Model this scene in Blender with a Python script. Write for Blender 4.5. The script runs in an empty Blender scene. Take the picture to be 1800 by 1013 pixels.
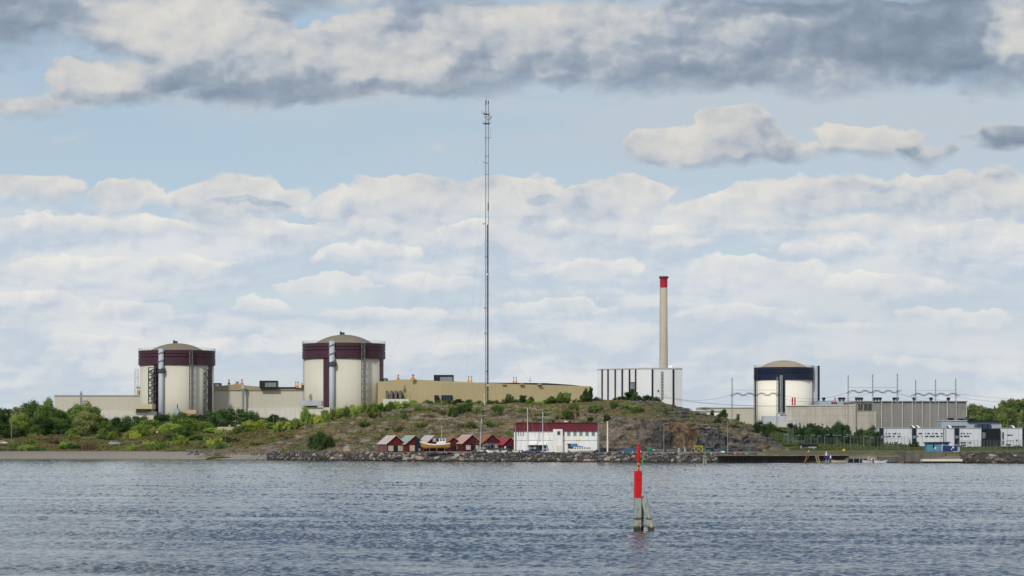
import bpy, math, random
import numpy as np
from mathutils import Vector, Matrix, Euler
R = math.radians
random.seed(7)
SC = bpy.context.scene
COL = SC.collection
HC = 5.0                       # camera height over the water
F = 5000.0                     # focal length in pixels of the 1800 px photograph
# ------------------------------------------------------------------ camera
cam_d = bpy.data.cameras.new('camera')
cam = bpy.data.objects.new('camera', cam_d); COL.objects.link(cam)
cam.location = (0, 0, HC); cam.rotation_euler = (R(90), 0, 0)
cam_d.lens = 100; cam_d.sensor_width = 36; cam_d.shift_y = 273.5/1800
cam_d.clip_start = 0.5; cam_d.clip_end = 40000
SC.camera = cam
SC.view_settings.view_transform = 'Standard'; SC.view_settings.look = 'None'
SC.view_settings.exposure = 0.0; SC.view_settings.gamma = 1
# ------------------------------------------------------------------ sun
SUN = Vector((-0.38, -0.78, 0.70)).normalized()
sd = bpy.data.lights.new('sun', 'SUN'); sd.energy = 2.4; sd.angle = R(3); sd.color = (1.0, 0.95, 0.87)
so = bpy.data.objects.new('sun', sd); COL.objects.link(so)
so.rotation_euler = SUN.to_track_quat('Z', 'Y').to_euler()

# ------------------------------------------------------------------ node helper
class NT:
    def __init__(s, tree):
        s.t = tree; s.n = tree.nodes; s.l = tree.links
    def put(s, sock, v):
        if v is None: return
        if isinstance(v, bpy.types.NodeSocket): s.l.new(v, sock)
        else:
            if isinstance(v, (tuple, list)) and len(v) == 3 and sock.type == 'RGBA': v = (*v, 1)
            sock.default_value = v
    def math(s, op, a, b=None, c=None, clamp=False):
        n = s.n.new('ShaderNodeMath'); n.operation = op; n.use_clamp = clamp
        s.put(n.inputs[0], a); s.put(n.inputs[1], b); s.put(n.inputs[2], c)
        return n.outputs[0]
    def vm(s, op, a, b=None, c=None, out=0):
        n = s.n.new('ShaderNodeVectorMath'); n.operation = op
        s.put(n.inputs[0], a)
        if b is not None: s.put(n.inputs[3 if op == 'SCALE' else 1], b)
        if c is not None: s.put(n.inputs[2], c)
        return n.outputs['Value'] if op in ('DOT_PRODUCT', 'LENGTH', 'DISTANCE') else n.outputs[0]
    def mix(s, f, a, b, blend='MIX'):
        n = s.n.new('ShaderNodeMix'); n.data_type = 'RGBA'; n.blend_type = blend
        s.put(n.inputs[0], f); s.put(n.inputs[6], a); s.put(n.inputs[7], b)
        return n.outputs[2]
    def ramp(s, v, a, b, c=0.0, d=1.0, kind='SMOOTHSTEP'):
        n = s.n.new('ShaderNodeMapRange'); n.interpolation_type = kind
        for i, q in enumerate((v, a, b, c, d)): s.put(n.inputs[i], q)
        return n.outputs[0]
    def noise(s, vec, scale, detail=4, rough=0.5, dist=0.0, out='Fac', ntype=None, flat=False):
        n = s.n.new('ShaderNodeTexNoise')
        if ntype: n.noise_type = ntype
        if flat: n.noise_dimensions = '2D'
        s.put(n.inputs['Vector'], vec); s.put(n.inputs['Scale'], scale); s.put(n.inputs['Detail'], detail)
        s.put(n.inputs['Roughness'], rough); s.put(n.inputs['Distortion'], dist)
        return n.outputs[out]
    def comb(s, x, y, z):
        n = s.n.new('ShaderNodeCombineXYZ'); s.put(n.inputs[0], x); s.put(n.inputs[1], y); s.put(n.inputs[2], z)
        return n.outputs[0]
    def sep(s, v):
        n = s.n.new('ShaderNodeSeparateXYZ'); s.put(n.inputs[0], v); return n.outputs

def lin(r, g, b):
    return tuple(((c/255)/12.92 if c/255 <= 0.04045 else ((c/255+0.055)/1.055)**2.4) for c in (r, g, b))

# ------------------------------------------------------------------ world: clear Nishita sky with cumulus
W = bpy.data.worlds.new('World'); SC.world = W; W.use_nodes = True
CLOUDS = [ # big bank across the top (photograph columns and rows, half sizes, weight)
    (330, 62, 210, 92, 1), (520, 118, 300, 72, 1), (820, 90, 330, 92, 1), (1130, 85, 310, 92, 1), (1450, 88, 340, 96, 1),
    (1740, 80, 260, 105, 1), (195, 150, 160, 48, .95), (70, 190, 140, 30, .5), (640, 160, 130, 34, .7), (420, 178, 150, 26, .4),
    (20, 40, 200, 95, .55), (600, -40, 600, 74, 1), (1400, -60, 700, 80, 1),
    # lone cumulus to the right
    (1255, 262, 175, 40, 1), (1315, 232, 92, 50, 1.1), (1128, 258, 70, 34, .9), (1400, 272, 80, 26, .7), (1545, 250, 108, 34, .95), (1640, 275, 60, 28, .5), (1770, 238, 90, 26, .85),
    (770, 268, 80, 22, .10), (100, 255, 80, 24, .10),
    # row of cumulus in the middle distance
    (60, 340, 80, 34, .8), (205, 350, 74, 38, 1.0), (405, 354, 140, 52, 1.15), (620, 362, 90, 40, .9), (710, 352, 130, 48, 1.05), (905, 356, 110, 50, 1.05),
    (1085, 352, 110, 52, 1.15), (1270, 372, 110, 32, .8), (1430, 350, 150, 50, 1.1), (1620, 352, 130, 50, 1.1), (1760, 345, 110, 56, 1.1), (560, 410, 330, 28, .8),
    (1000, 405, 330, 26, .7), (1500, 405, 300, 26, .6), (150, 400, 200, 26, .6),
    (1700, 430, 130, 44, .95), (1330, 480, 130, 30, .8), (1560, 500, 150, 32, .8), (880, 430, 120, 28, .8), (120, 470, 110, 30, .6),
    (570, 505, 90, 28, .75), (760, 500, 120, 24, .65), (470, 545, 60, 24, .7), (60, 535, 90, 28, .7), (220, 545, 90, 20, .6), (1050, 480, 90, 24, .6),
    (330, 470, 120, 24, .55), (1190, 430, 110, 24, .6), (1440, 440, 110, 24, .6), (980, 545, 110, 22, .55), (680, 560, 110, 20, .5), (1290, 555, 110, 22, .5), (1720, 560, 120, 22, .6), (1480, 580, 100, 18, .45), (150, 600, 120, 18, .45), (400, 610, 120, 16, .4), (860, 620, 130, 16, .4), (1600, 635, 130, 16, .4), (640, 450, 110, 22, .55)]
CLIGHT = [ # where the sun reaches the bank and where it is in its own shade
    (330, 42, 200, 60, .42), (655, 112, 170, 52, .30), (945, 55, 130, 40, .16), (150, 135, 120, 34, .22), (410, 132, 200, 44, -.14),
    (530, 168, 190, 32, -.10), (1280, 85, 180, 60, -.14), (1600, 45, 240, 115, -.55), (1330, 8, 180, 34, -.35), (1745, 150, 130, 45, -.35), (1790, 60, 42, 60, .38),
    (940, 155, 400, 20, -.15), (1160, 140, 260, 40, -.12), (1780, 235, 110, 34, -.40), (1650, 275, 80, 34, -.3), (-20, 50, 200, 120, -.40), (1200, 250, 150, 46, .30), (1310, 215, 60, 24, .15), (1540, 245, 100, 36, .32), (480, 25, 60, 14, -.18),
    (455, 354, 70, 10, -.35), (950, 345, 40, 14, -.3), (1480, 330, 130, 14, -.18)]
def build_world():
    t = NT(W.node_tree); t.n.clear()
    out = t.n.new('ShaderNodeOutputWorld'); bg = t.n.new('ShaderNodeBackground')
    t.l.new(bg.outputs[0], out.inputs[0]); SKY = 0.1; bg.inputs[1].default_value = SKY
    sky = t.n.new('ShaderNodeTexSky'); sky.sky_type = 'NISHITA'; sky.sun_disc = False
    sky.sun_elevation = math.asin(SUN.z); sky.sun_rotation = math.atan2(SUN.x, SUN.y)
    sky.air_density = 1.0; sky.dust_density = 0.6; sky.ozone_density = 1.6
    tc = t.n.new('ShaderNodeTexCoord'); d = tc.outputs['Generated']
    x, y, z = t.sep(d)
    # perspective cloud coordinates: u to the side, v down, both as slopes of the view direction
    ya = t.math('MAXIMUM', t.math('ABSOLUTE', y), 0.12)
    u = t.math('MULTIPLY_ADD', t.math('DIVIDE', x, ya), 50.0, 9.0)
    v = t.math('MULTIPLY_ADD', t.math('DIVIDE', z, ya), -50.0, 7.8)
    p0 = t.comb(u, v, 1.0)
    st = t.comb(u, t.math('MULTIPLY', v, 1.45), 0.0)
    w1 = t.noise(st, 0.6, 3, 0.5, out='Color', flat=True); w2 = t.noise(st, 2.2, 5, 0.55, out='Color', flat=True)
    wa = t.vm('MULTIPLY', t.vm('SUBTRACT', w1, (0.5, 0.5, 0.5)), (1.6, 0.5, 0.0))
    wb = t.vm('MULTIPLY', t.vm('SUBTRACT', w2, (0.5, 0.5, 0.5)), (0.35, 0.22, 0.0))
    p = t.vm('ADD', t.vm('ADD', p0, wa), wb)
    def blob(cx, cy, rx, ry):                   # z stays 1, so one multiply-add gathers weight and height together
        q = t.vm('MULTIPLY', t.vm('SUBTRACT', p, (cx/100, cy/100, 0)), (100/rx, 100/ry, 1))
        return q, t.math('MAXIMUM', t.math('SUBTRACT', 2.0, t.vm('DOT_PRODUCT', q, q)), 0.0)
    def puffs(vec, scale, detail=2.0):          # rounded cauliflower billows
        n_ = t.n.new('ShaderNodeTexVoronoi'); n_.voronoi_dimensions = '2D'; n_.feature = 'SMOOTH_F1'; n_.normalize = True
        t.put(n_.inputs['Vector'], vec); t.put(n_.inputs['Scale'], scale); t.put(n_.inputs['Detail'], detail); t.put(n_.inputs['Roughness'], 0.5)
        t.put(n_.inputs['Smoothness'], 0.55); t.put(n_.inputs['Lacunarity'], 2.1)
        return t.math('SUBTRACT', 1.0, n_.outputs['Distance'])
    CL = CLOUDS
    A = (0.0, 0.0, 0.0)
    for cx, cy, rx, ry, k in CL:
        q, m = blob(cx, cy, rx, ry)
        if k != 1: m = t.math('MULTIPLY', m, k)
        A = t.vm('ADD', A, t.vm('SCALE', q, m))
    _, S, M = t.sep(A)
    stw = t.vm('ADD', st, t.vm('SCALE', t.vm('SUBTRACT', w2, (0.5, 0.5, 0.5)), 0.45))
    n = t.noise(st, 1.5, 8, 0.55, 0.2, flat=True)
    P1 = puffs(stw, 1.35); P2 = puffs(t.vm('ADD', stw, (-0.13, -0.20, 0.0)), 1.35)
    relief = t.math('SUBTRACT', P1, P2)
    nb = t.noise(st, 0.8, 3, 0.5, flat=True); nb2 = t.noise(t.vm('ADD', st, (-0.25, -0.4, 0.0)), 0.8, 3, 0.5, flat=True)
    relief2 = t.math('SUBTRACT', nb, nb2)
    field = t.math('ADD', M, t.math('ADD', t.math('MULTIPLY', t.math('SUBTRACT', n, 0.5), 0.35), t.math('MULTIPLY', t.math('MULTIPLY', t.math('SUBTRACT', P1, 0.62), 0.85), t.ramp(M, 0.0, 0.22))))
    updown = t.math('DIVIDE', S, t.math('MAXIMUM', M, 0.05))
    # crisp sunlit tops, dissolving bases
    soft = t.ramp(updown, -0.3, 0.5, 0.28, 1.0)
    dens = t.ramp(t.math('DIVIDE', t.math('SUBTRACT', field, 0.04), soft), 0.0, 1.0)
    lay = t.noise(t.comb(t.math('MULTIPLY', u, 0.30), t.math('MULTIPLY', v, 1.25), 3.0), 1.0, 5, 0.52, 0.15, flat=True)
    lowmask = t.ramp(v, 3.2, 4.0)
    lay2 = t.math('MULTIPLY', t.ramp(lay, 0.26, 0.50), lowmask)
    lt = t.math('MULTIPLY_ADD', updown, t.ramp(v, 1.9, 2.5, -0.20, -0.36), t.ramp(v, 1.2, 2.4, 0.545, 0.58))
    lt = t.math('ADD', lt, t.math('MULTIPLY', relief, 0.66))
    lt = t.math('ADD', lt, t.math('MULTIPLY', relief2, 0.8))
    edge = t.ramp(M, 0.1, 0.7, 0.16, 0.0)
    lt = t.math('ADD', lt, edge)
    for cx, cy, rx, ry, k in CLIGHT:
        q, m = blob(cx, cy, rx, ry)
        lt = t.math('MULTIPLY_ADD', t.ramp(m, 0.0, 0.8), k, lt)
    lt = t.math('ADD', lt, t.ramp(v, 2.9, 3.5, 0.0, 0.14))
    x_ = t.math('MULTIPLY', t.math('SUBTRACT', lt, 0.56), 2.0)          # soft shoulder: no flat whites or greys
    lt = t.math('MULTIPLY_ADD', t.math('DIVIDE', x_, t.math('ADD', 1.0, t.math('ABSOLUTE', x_))), 0.62, 0.55)
    lt = t.math('ADD', lt, t.math('MULTIPLY', relief, 0.10))
    g = 1.0/SKY
    s_ = lambda c, k=1.0: tuple(a*g*k for a in lin(*c))
    def ramp_of(cols):
        cr = t.n.new('ShaderNodeValToRGB'); t.put(cr.inputs[0], lt); e = cr.color_ramp.elements
        e[0].position = 0; e[1].position = 1
        for pos, c in cols[1:-1]: e.new(pos)
        for i, (pos, c) in enumerate(cols): e[i].position = pos; e[i].color = (*lin(*c), 1)
        return t.vm('SCALE', cr.outputs[0], g)
    cloud_hi = ramp_of([(0.0, (100, 117, 138)), (0.3, (142, 156, 173)), (0.55, (176, 184, 194)), (0.78, (203, 204, 204)), (1.0, (229, 224, 213))])
    cloud_lo = ramp_of([(0.0, (164, 178, 196)), (0.3, (184, 196, 211)), (0.55, (203, 211, 220)), (0.78, (220, 222, 223)), (1.0, (241, 238, 231))])
    cloud = t.mix(t.ramp(v, 2.4, 4.4), cloud_hi, cloud_lo)
    tone = t.ramp(v, 1.6, 6.4)
    clear = t.mix(tone, s_((171, 193, 210)), s_((204, 215, 225)))
    clear = t.mix(0.25, clear, t.vm('MULTIPLY', sky.outputs[0], (0.95, 0.98, 1.05)))
    lowc = t.mix(t.ramp(t.math('ADD', lay, t.math('MULTIPLY', relief, 0.35)), 0.36, 0.66), s_((189, 202, 218)), s_((224, 226, 227)))
    skyc = t.mix(t.math('MULTIPLY', lay2, 0.85), clear, lowc)
    fade = t.ramp(v, 3.9, 6.6, 0.97, 0.5)
    vn = t.noise(t.comb(t.math('MULTIPLY', u, 0.16), t.math('MULTIPLY', v, 0.55), 8.0), 1.0, 4, 0.5, flat=True)
    veil = t.math('MULTIPLY', t.ramp(vn, 0.36, 0.62), t.ramp(t.math('MULTIPLY_ADD', u, 0.05, t.math('MULTIPLY', v, -0.1)), -0.1, 0.6, 0.35, 0.85))
    skyc = t.mix(t.math('MULTIPLY', veil, 0.75), skyc, s_((192, 203, 214)))
    va = t.math('MULTIPLY', t.ramp(u, 5.0, 10.5, 0.42, 1.0), t.math('MULTIPLY', t.ramp(v, 1.2, 1.8), t.ramp(v, 3.1, 2.2)))
    skyc = t.mix(t.math('MULTIPLY', va, t.ramp(vn, 0.3, 0.5, 0.35, 0.9)), skyc, s_((190, 201, 210)))
    skyc = t.mix(t.math('MULTIPLY', dens, fade), skyc, cloud)
    # the rest of the sky dome, seen only by the light and by the waves
    dn = t.noise(d, 2.6, 5, 0.55)
    dome = t.mix(t.ramp(dn, 0.40, 0.60), t.vm('MULTIPLY', sky.outputs[0], (0.72, 0.73, 0.76)), s_((222, 225, 230), 1.2))
    inside = t.math('MULTIPLY', t.ramp(v, -2.2, -0.4), t.ramp(t.math('ABSOLUTE', t.math('SUBTRACT', u, 9.0)), 14, 20, 1, 0))
    inside = t.math('MULTIPLY', inside, t.math('GREATER_THAN', y, 0.0))
    fin = t.mix(inside, dome, skyc)
    t.l.new(fin, bg.inputs[0])
    W.cycles.sampling_method = 'MANUAL'; W.cycles.sample_map_resolution = 512
build_world()

# ------------------------------------------------------------------ pixel -> place
def X(px, Y): return (px-900)*Y/F
def Z(py, Y): return HC + (780-py)*Y/F
def interp(x, xs, ys): return float(np.interp(x, xs, ys))

# ------------------------------------------------------------------ materials
MATS = {}
def mat(name, col, rough=0.7, var=0.12, scale=0.6, bump=0.0, bscale=4.0, metal=0.0, streak=0.0, groove=None, spec=0.3, dirt=0.0, wet=None, objrand=0.0, gdark=0.72):
    if name in MATS: return MATS[name]
    m = bpy.data.materials.new(name); m.use_nodes = True; MATS[name] = m
    t = NT(m.node_tree); b = t.n['Principled BSDF']
    geo = t.n.new('ShaderNodeNewGeometry'); P = geo.outputs['Position']
    n = t.noise(P, scale, 5, 0.6)
    f = t.ramp(n, 0.3, 0.7, 1-var, 1+var, 'LINEAR')
    c = t.vm('SCALE', t.comb(*col), f)
    if streak:
        sv = t.noise(t.vm('MULTIPLY', P, (1, 1, 0.06)), 1.3, 4, 0.6)
        c = t.vm('SCALE', c, t.ramp(sv, 0.35, 0.65, 1-streak, 1+streak*0.4, 'LINEAR'))
    if groove:
        ax, step, w = groove
        sx = t.sep(P)
        for k in (ax if isinstance(ax, str) else 'xz'):
            q = {'x': sx[0], 'y': sx[1], 'z': sx[2]}[k]
            fr = t.math('FRACT', t.math('DIVIDE', q, step))
            g = t.math('LESS_THAN', fr, w)
            c = t.mix(g, c, t.vm('SCALE', c, gdark))
    if dirt:
        dn = t.noise(P, scale*0.35, 6, 0.65)
        c = t.mix(t.ramp(dn, 0.5, 0.7, 0, dirt), c, (0.10, 0.085, 0.065))
    if wet is not None:
        c = t.mix(t.ramp(t.math('ADD', t.sep(P)[2], t.math('MULTIPLY', n, 0.5)), wet, wet+0.35, 0.9, 0.0), c, (0.012, 0.014, 0.010))
    if objrand:
        oi = t.n.new('ShaderNodeObjectInfo')
        c = t.vm('SCALE', c, t.ramp(oi.outputs['Random'], 0, 1, 1-objrand, 1+objrand, 'LINEAR'))
    t.put(b.inputs['Base Color'], c)
    b.inputs['Roughness'].default_value = rough; b.inputs['Metallic'].default_value = metal
    b.inputs['Specular IOR Level'].default_value = spec
    if bump:
        bn = t.n.new('ShaderNodeBump'); bn.inputs['Strength'].default_value = bump; bn.inputs['Distance'].default_value = 0.2
        t.put(bn.inputs['Height'], t.noise(P, bscale, 6, 0.6)); t.l.new(bn.outputs[0], b.inputs['Normal'])
    return m
cream = mat('cream_cladding', (0.55, 0.535, 0.445), 0.65, 0.04, 0.06, streak=0.025, groove=('x', 1.1, 0.16), gdark=0.95)
cream2 = mat('pale_cream_render', (0.52, 0.50, 0.42), 0.75, 0.04, 0.05, streak=0.03, groove=('x', 6.0, 0.03), gdark=0.85)
paler = mat('pale_base_panels', (0.58, 0.57, 0.50), 0.7, 0.05, 0.1, streak=0.08)
creamw = mat('sunlit_cream_cladding', (0.80, 0.765, 0.66), 0.6, 0.03, 0.06, streak=0.03, groove=('x', 1.3, 0.12), gdark=0.92)  # cream whitened so the base colour carries the sunlight on the navy banded reactor
khaki = mat('khaki_cladding', (0.40, 0.335, 0.19), 0.65, 0.05, 0.05, streak=0.05, groove=('x', 2.2, 0.08), gdark=0.93)
khaki2 = mat('khaki_fascia', (0.33, 0.28, 0.17), 0.65, 0.05, 0.05, streak=0.05)
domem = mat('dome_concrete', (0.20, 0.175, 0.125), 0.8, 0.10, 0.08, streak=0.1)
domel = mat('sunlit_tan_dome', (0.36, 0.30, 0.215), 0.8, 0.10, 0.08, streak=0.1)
burg = mat('burgundy_cladding', (0.058, 0.021, 0.035), 0.5, 0.12, 0.1, groove=('x', 1.4, 0.10))
navy = mat('navy_cladding', (0.008, 0.016, 0.042), 0.45, 0.2, 0.1)
navyb = mat('dark_navy_panel', (0.010, 0.016, 0.035), 0.35, 0.15, 0.3)
greym = mat('pale_grey_metal', (0.42, 0.46, 0.50), 0.45, 0.06, 0.2, streak=0.12)
greyd = mat('galvanised_steel', (0.22, 0.25, 0.27), 0.5, 0.1, 0.5)
dsteel = mat('dark_steel', (0.05, 0.06, 0.07), 0.5, 0.15, 0.5)
black = mat('black_steel', (0.012, 0.014, 0.018), 0.5, 0.2, 0.5)
whitep = mat('white_paint', (0.78, 0.78, 0.76), 0.6, 0.04, 0.3, streak=0.07)
whites = mat('white_panel_cladding', (0.72, 0.73, 0.74), 0.55, 0.04, 0.08, streak=0.06, groove=('x', 2.6, 0.05), gdark=0.9)
whiteo = mat('white_office_panels', (0.62, 0.64, 0.68), 0.55, 0.04, 0.2, streak=0.06, groove=('z', 1.3, 0.06), gdark=0.88)
bluegrey = mat('blue_grey_cladding', (0.34, 0.40, 0.47), 0.55, 0.05, 0.2, streak=0.05, groove=('z', 0.9, 0.10), gdark=0.92)
conc = mat('grey_concrete_panels', (0.25, 0.247, 0.235), 0.85, 0.08, 0.12, streak=0.16, groove=('z', 1.7, 0.10), gdark=0.8)
conc2 = mat('pale_concrete_panels', (0.43, 0.405, 0.35), 0.85, 0.08, 0.12, streak=0.16, groove=('xz', 4.2, 0.06), gdark=0.8)
concs = mat('smooth_concrete', (0.30, 0.28, 0.235), 0.8, 0.08, 0.2, streak=0.12)
quaym = mat('quay_concrete', (0.13, 0.125, 0.105), 0.85, 0.15, 0.8, streak=0.25, dirt=0.5, wet=0.35)
stackm = mat('stack_concrete', (0.42, 0.375, 0.30), 0.8, 0.05, 0.2, streak=0.05, groove=('z', 3.0, 0.05), gdark=0.88)
redc = mat('red_cap_paint', (0.40, 0.015, 0.035), 0.5, 0.08, 0.3)
orange = mat('orange_pipe', (0.55, 0.24, 0.06), 0.55, 0.1, 0.5)
glassd = mat('dark_window_glass', (0.03, 0.04, 0.05), 0.15, 0.2, 0.5, spec=0.6)
glassg = mat('grey_window_glass', (0.17, 0.21, 0.22), 0.2, 0.2, 0.5, spec=0.6)
redw = mat('falu_red_boards', (0.125, 0.014, 0.017), 0.8, 0.18, 1.2, streak=0.2, groove=('x', 0.45, 0.12))
redwd = mat('dark_red_boards', (0.085, 0.014, 0.018), 0.8, 0.18, 1.2, streak=0.2, groove=('x', 0.45, 0.12))
creamd = mat('cream_door_boards', (0.46, 0.42, 0.30), 0.7, 0.08, 1.5, groove=('x', 0.4, 0.1))
navyd = mat('navy_door_paint', (0.012, 0.020, 0.035), 0.5, 0.2, 1)
greyw = mat('grey_weathered_boards', (0.17, 0.19, 0.20), 0.8, 0.15, 1.2, streak=0.2, groove=('x', 0.5, 0.12))
purpw = mat('faded_red_boards', (0.17, 0.085, 0.095), 0.85, 0.2, 1.2, streak=0.25)
roofp = mat('pink_fibre_roof', (0.42, 0.28, 0.245), 0.8, 0.12, 1, dirt=0.15)
roofw = mat('pale_fibre_roof', (0.45, 0.40, 0.38), 0.8, 0.12, 1, dirt=0.2)
roofg = mat('grey_green_roof', (0.27, 0.33, 0.27), 0.8, 0.12, 1, dirt=0.15)
roofo = mat('rusty_tile_roof', (0.26, 0.105, 0.05), 0.8, 0.3, 1.4, dirt=0.2)
roofr = mat('red_sheet_roof', (0.26, 0.04, 0.04), 0.7, 0.15, 1)
roofm = mat('burgundy_sheet_roof', (0.10, 0.013, 0.021), 0.55, 0.12, 0.6, groove=('x', 0.6, 0.12))
tilem = mat('terracotta_roof', (0.42, 0.19, 0.12), 0.8, 0.15, 0.8)
tilem2 = mat('pale_tile_roof', (0.42, 0.29, 0.22), 0.8, 0.15, 0.8)
yellowh = mat('ochre_varnished_hull', (0.40, 0.22, 0.045), 0.4, 0.12, 1.2)
redh = mat('antifouling_red', (0.10, 0.016, 0.014), 0.6, 0.15, 1.2)
boatw = mat('boat_white', (0.74, 0.74, 0.72), 0.4, 0.05, 1.5)
boatb = mat('boat_blue', (0.03, 0.20, 0.48), 0.4, 0.08, 1.5)
alum = mat('aluminium_spar', (0.62, 0.64, 0.66), 0.35, 0.05, 1.0)
cyan = mat('cyan_shed_paint', (0.08, 0.25, 0.36), 0.6, 0.08, 0.8, streak=0.1, groove=('x', 0.6, 0.1), gdark=0.88)
contb = mat('blue_container_paint', (0.012, 0.035, 0.14), 0.5, 0.12, 0.8, groove=('x', 0.35, 0.3))
carb = mat('blue_car_paint', (0.025, 0.10, 0.25), 0.25, 0.05, 1, spec=0.6)
tyre = mat('tyre_rubber', (0.015, 0.015, 0.015), 0.9)
yel = mat('yellow_paint', (0.55, 0.42, 0.03), 0.55, 0.08, 1)
green = mat('green_plastic', (0.02, 0.22, 0.12), 0.6, 0.15, 1)
greenp = mat('green_mark_paint', (0.03, 0.35, 0.06), 0.5, 0.1, 1)
orangem = mat('faded_orange_paint', (0.28, 0.08, 0.045), 0.7, 0.2, 1)
woodm = mat('weathered_timber', (0.19, 0.165, 0.13), 0.85, 0.2, 1.4, streak=0.25)
dwood = mat('tarred_timber', (0.018, 0.017, 0.016), 0.85, 0.35, 1.4)
purple = mat('violet_blue_paint', (0.035, 0.02, 0.22), 0.55, 0.1, 1)
barkm = mat('bark', (0.12, 0.10, 0.075), 0.9, 0.25, 2)
vermil = mat('signal_red_sleeve', (0.60, 0.010, 0.016), 0.5, 0.16, 5.0, streak=0.22)
vermil2 = mat('dark_signal_red', (0.42, 0.008, 0.012), 0.5, 0.2, 6)

# ------------------------------------------------------------------ mesh builder
class MB:
    def __init__(s): s.v = []; s.f = []
    def add(s, vs, fs):
        o = len(s.v); s.v += [tuple(p) for p in vs]; s.f += [tuple(i+o for i in f) for f in fs]; return s
    def box(s, x0, x1, y0, y1, z0, z1):
        return s.add([(x0,y0,z0),(x1,y0,z0),(x1,y1,z0),(x0,y1,z0),(x0,y0,z1),(x1,y0,z1),(x1,y1,z1),(x0,y1,z1)],
                     [(0,3,2,1),(4,5,6,7),(0,1,5,4),(1,2,6,5),(2,3,7,6),(3,0,4,7)])
    def pbox(s, px0, px1, py0, py1, Y, depth):      # front face at distance Y between photo columns and rows
        return s.box(X(px0, Y), X(px1, Y), Y, Y+depth, Z(py1, Y), Z(py0, Y))
    def prism(s, poly, z0, z1):                      # poly ccw; z1 number or per-vertex list
        n = len(poly); tz = z1 if isinstance(z1, (list, tuple)) else [z1]*n
        vs = [(x, y, z0) for x, y in poly]+[(x, y, tz[i]) for i, (x, y) in enumerate(poly)]
        return s.add(vs, [tuple(range(n-1, -1, -1)), tuple(range(n, 2*n))]+[(i, (i+1) % n, (i+1) % n+n, i+n) for i in range(n)])
    def xprofile(s, prof, y0, y1):                   # prof in (x,z) ccw as seen from -y
        n = len(prof)
        vs = [(x, y0, z) for x, z in prof]+[(x, y1, z) for x, z in prof]
        return s.add(vs, [tuple(range(n)), tuple(range(2*n-1, n-1, -1))]+[(i, i+n, (i+1) % n+n, (i+1) % n) for i in range(n)])
    def lathe(s, prof, cx, cy, n=48, cap=True, a0=0.0, a1=2*math.pi):
        full = abs(a1-a0-2*math.pi) < 1e-6; m = n if full else n+1
        vs = []
        for r, z in prof:
            for i in range(m):
                a = a0+(a1-a0)*i/n; vs.append((cx+r*math.cos(a), cy+r*math.sin(a), z))
        fs = []
        for k in range(len(prof)-1):
            for i in range(n):
                j = (i+1) % m if full else i+1
                fs.append((k*m+i, k*m+j, (k+1)*m+j, (k+1)*m+i))
        if cap and full:
            fs.append(tuple(range(m-1, -1, -1))); fs.append(tuple((len(prof)-1)*m+i for i in range(m)))
        return s.add(vs, fs)
    def cyl(s, cx, cy, z0, z1, r, r2=None, n=16): return s.lathe([(r, z0), (r if r2 is None else r2, z1)], cx, cy, n)
    def beam(s, a, b, w, w2=None, n=4, rot=math.pi/4):
        a = Vector(a); b = Vector(b); d = (b-a)
        if d.length < 1e-6: return s
        q = d.to_track_quat('Z', 'Y'); w2 = w if w2 is None else w2; vs = []
        for c, r in ((a, w), (b, w2)):
            for i in range(n):
                t = 2*math.pi*i/n+rot; vs.append(c+q @ Vector((r*math.cos(t), r*math.sin(t), 0)))
        return s.add(vs, [tuple(range(n-1, -1, -1)), tuple(range(n, 2*n))]+[(i, (i+1) % n, (i+1) % n+n, i+n) for i in range(n)])
    def sphere(s, c, r, n=10, m=6, sq=1.0):
        prof = [(max(r*math.sin(math.pi*k/m), 1e-3), c[2]-r*sq*math.cos(math.pi*k/m)) for k in range(m+1)]
        return s.lathe(prof, c[0], c[1], n)
    def rot(s, ang, cx, cy):
        c, q = math.cos(ang), math.sin(ang)
        s.v = [(cx+(x-cx)*c-(y-cy)*q, cy+(x-cx)*q+(y-cy)*c, z) for x, y, z in s.v]; return s
    def move(s, x, y, z): s.v = [(a+x, b+y, c+z) for a, b, c in s.v]; return s
    def mesh(s, name, off=(0, 0, 0), smooth=False):
        me = bpy.data.meshes.new(name)
        me.from_pydata([(x-off[0], y-off[1], z-off[2]) for x, y, z in s.v], [], s.f)
        if smooth:
            for p in me.polygons: p.use_smooth = True
        me.update(); return me

def tagit(o, label, cat=None, group=None, kind=None):
    if label: o['label'] = label
    if cat: o['category'] = cat
    if group: o['group'] = group
    if kind: o['kind'] = kind
    return o
class Thing:
    def __init__(s, name, label, cat, base, group=None):
        s.o = bpy.data.objects.new(name, None); COL.objects.link(s.o); s.o.location = base; s.b = base
        s.o.empty_display_size = 0.3
        tagit(s.o, label, cat, group)
    def part(s, name, mb, m, parent=None, smooth=False, label=None):
        me = mb.mesh(name, s.b, smooth); me.materials.append(m)
        o = bpy.data.objects.new(name, me); COL.objects.link(o); o.parent = parent or s.o
        if label: o['label'] = label
        if smooth:
            for p in me.polygons:
                if abs(p.normal.z) > 0.98: p.use_smooth = False
        return o
def single(name, mb, m, label, cat, base, group=None, smooth=False, kind=None):
    me = mb.mesh(name, base, smooth); me.materials.append(m)
    o = bpy.data.objects.new(name, me); COL.objects.link(o); o.location = base
    return tagit(o, label, cat, group, kind)
def copy_thing(root, loc, rz=0, sc=1.0, label=None, group=None):
    c = root.copy(); COL.objects.link(c); c.location = loc; c.rotation_euler = (0, 0, rz)
    c.scale = sc if isinstance(sc, (tuple, list)) else (sc, sc, sc)
    if label: c['label'] = label
    if group: c['group'] = group
    for ch in list(root.children):
        k = ch.copy(); COL.objects.link(k); k.parent = c
        for g in list(ch.children):
            h = g.copy(); COL.objects.link(h); h.parent = k
    return c
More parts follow.
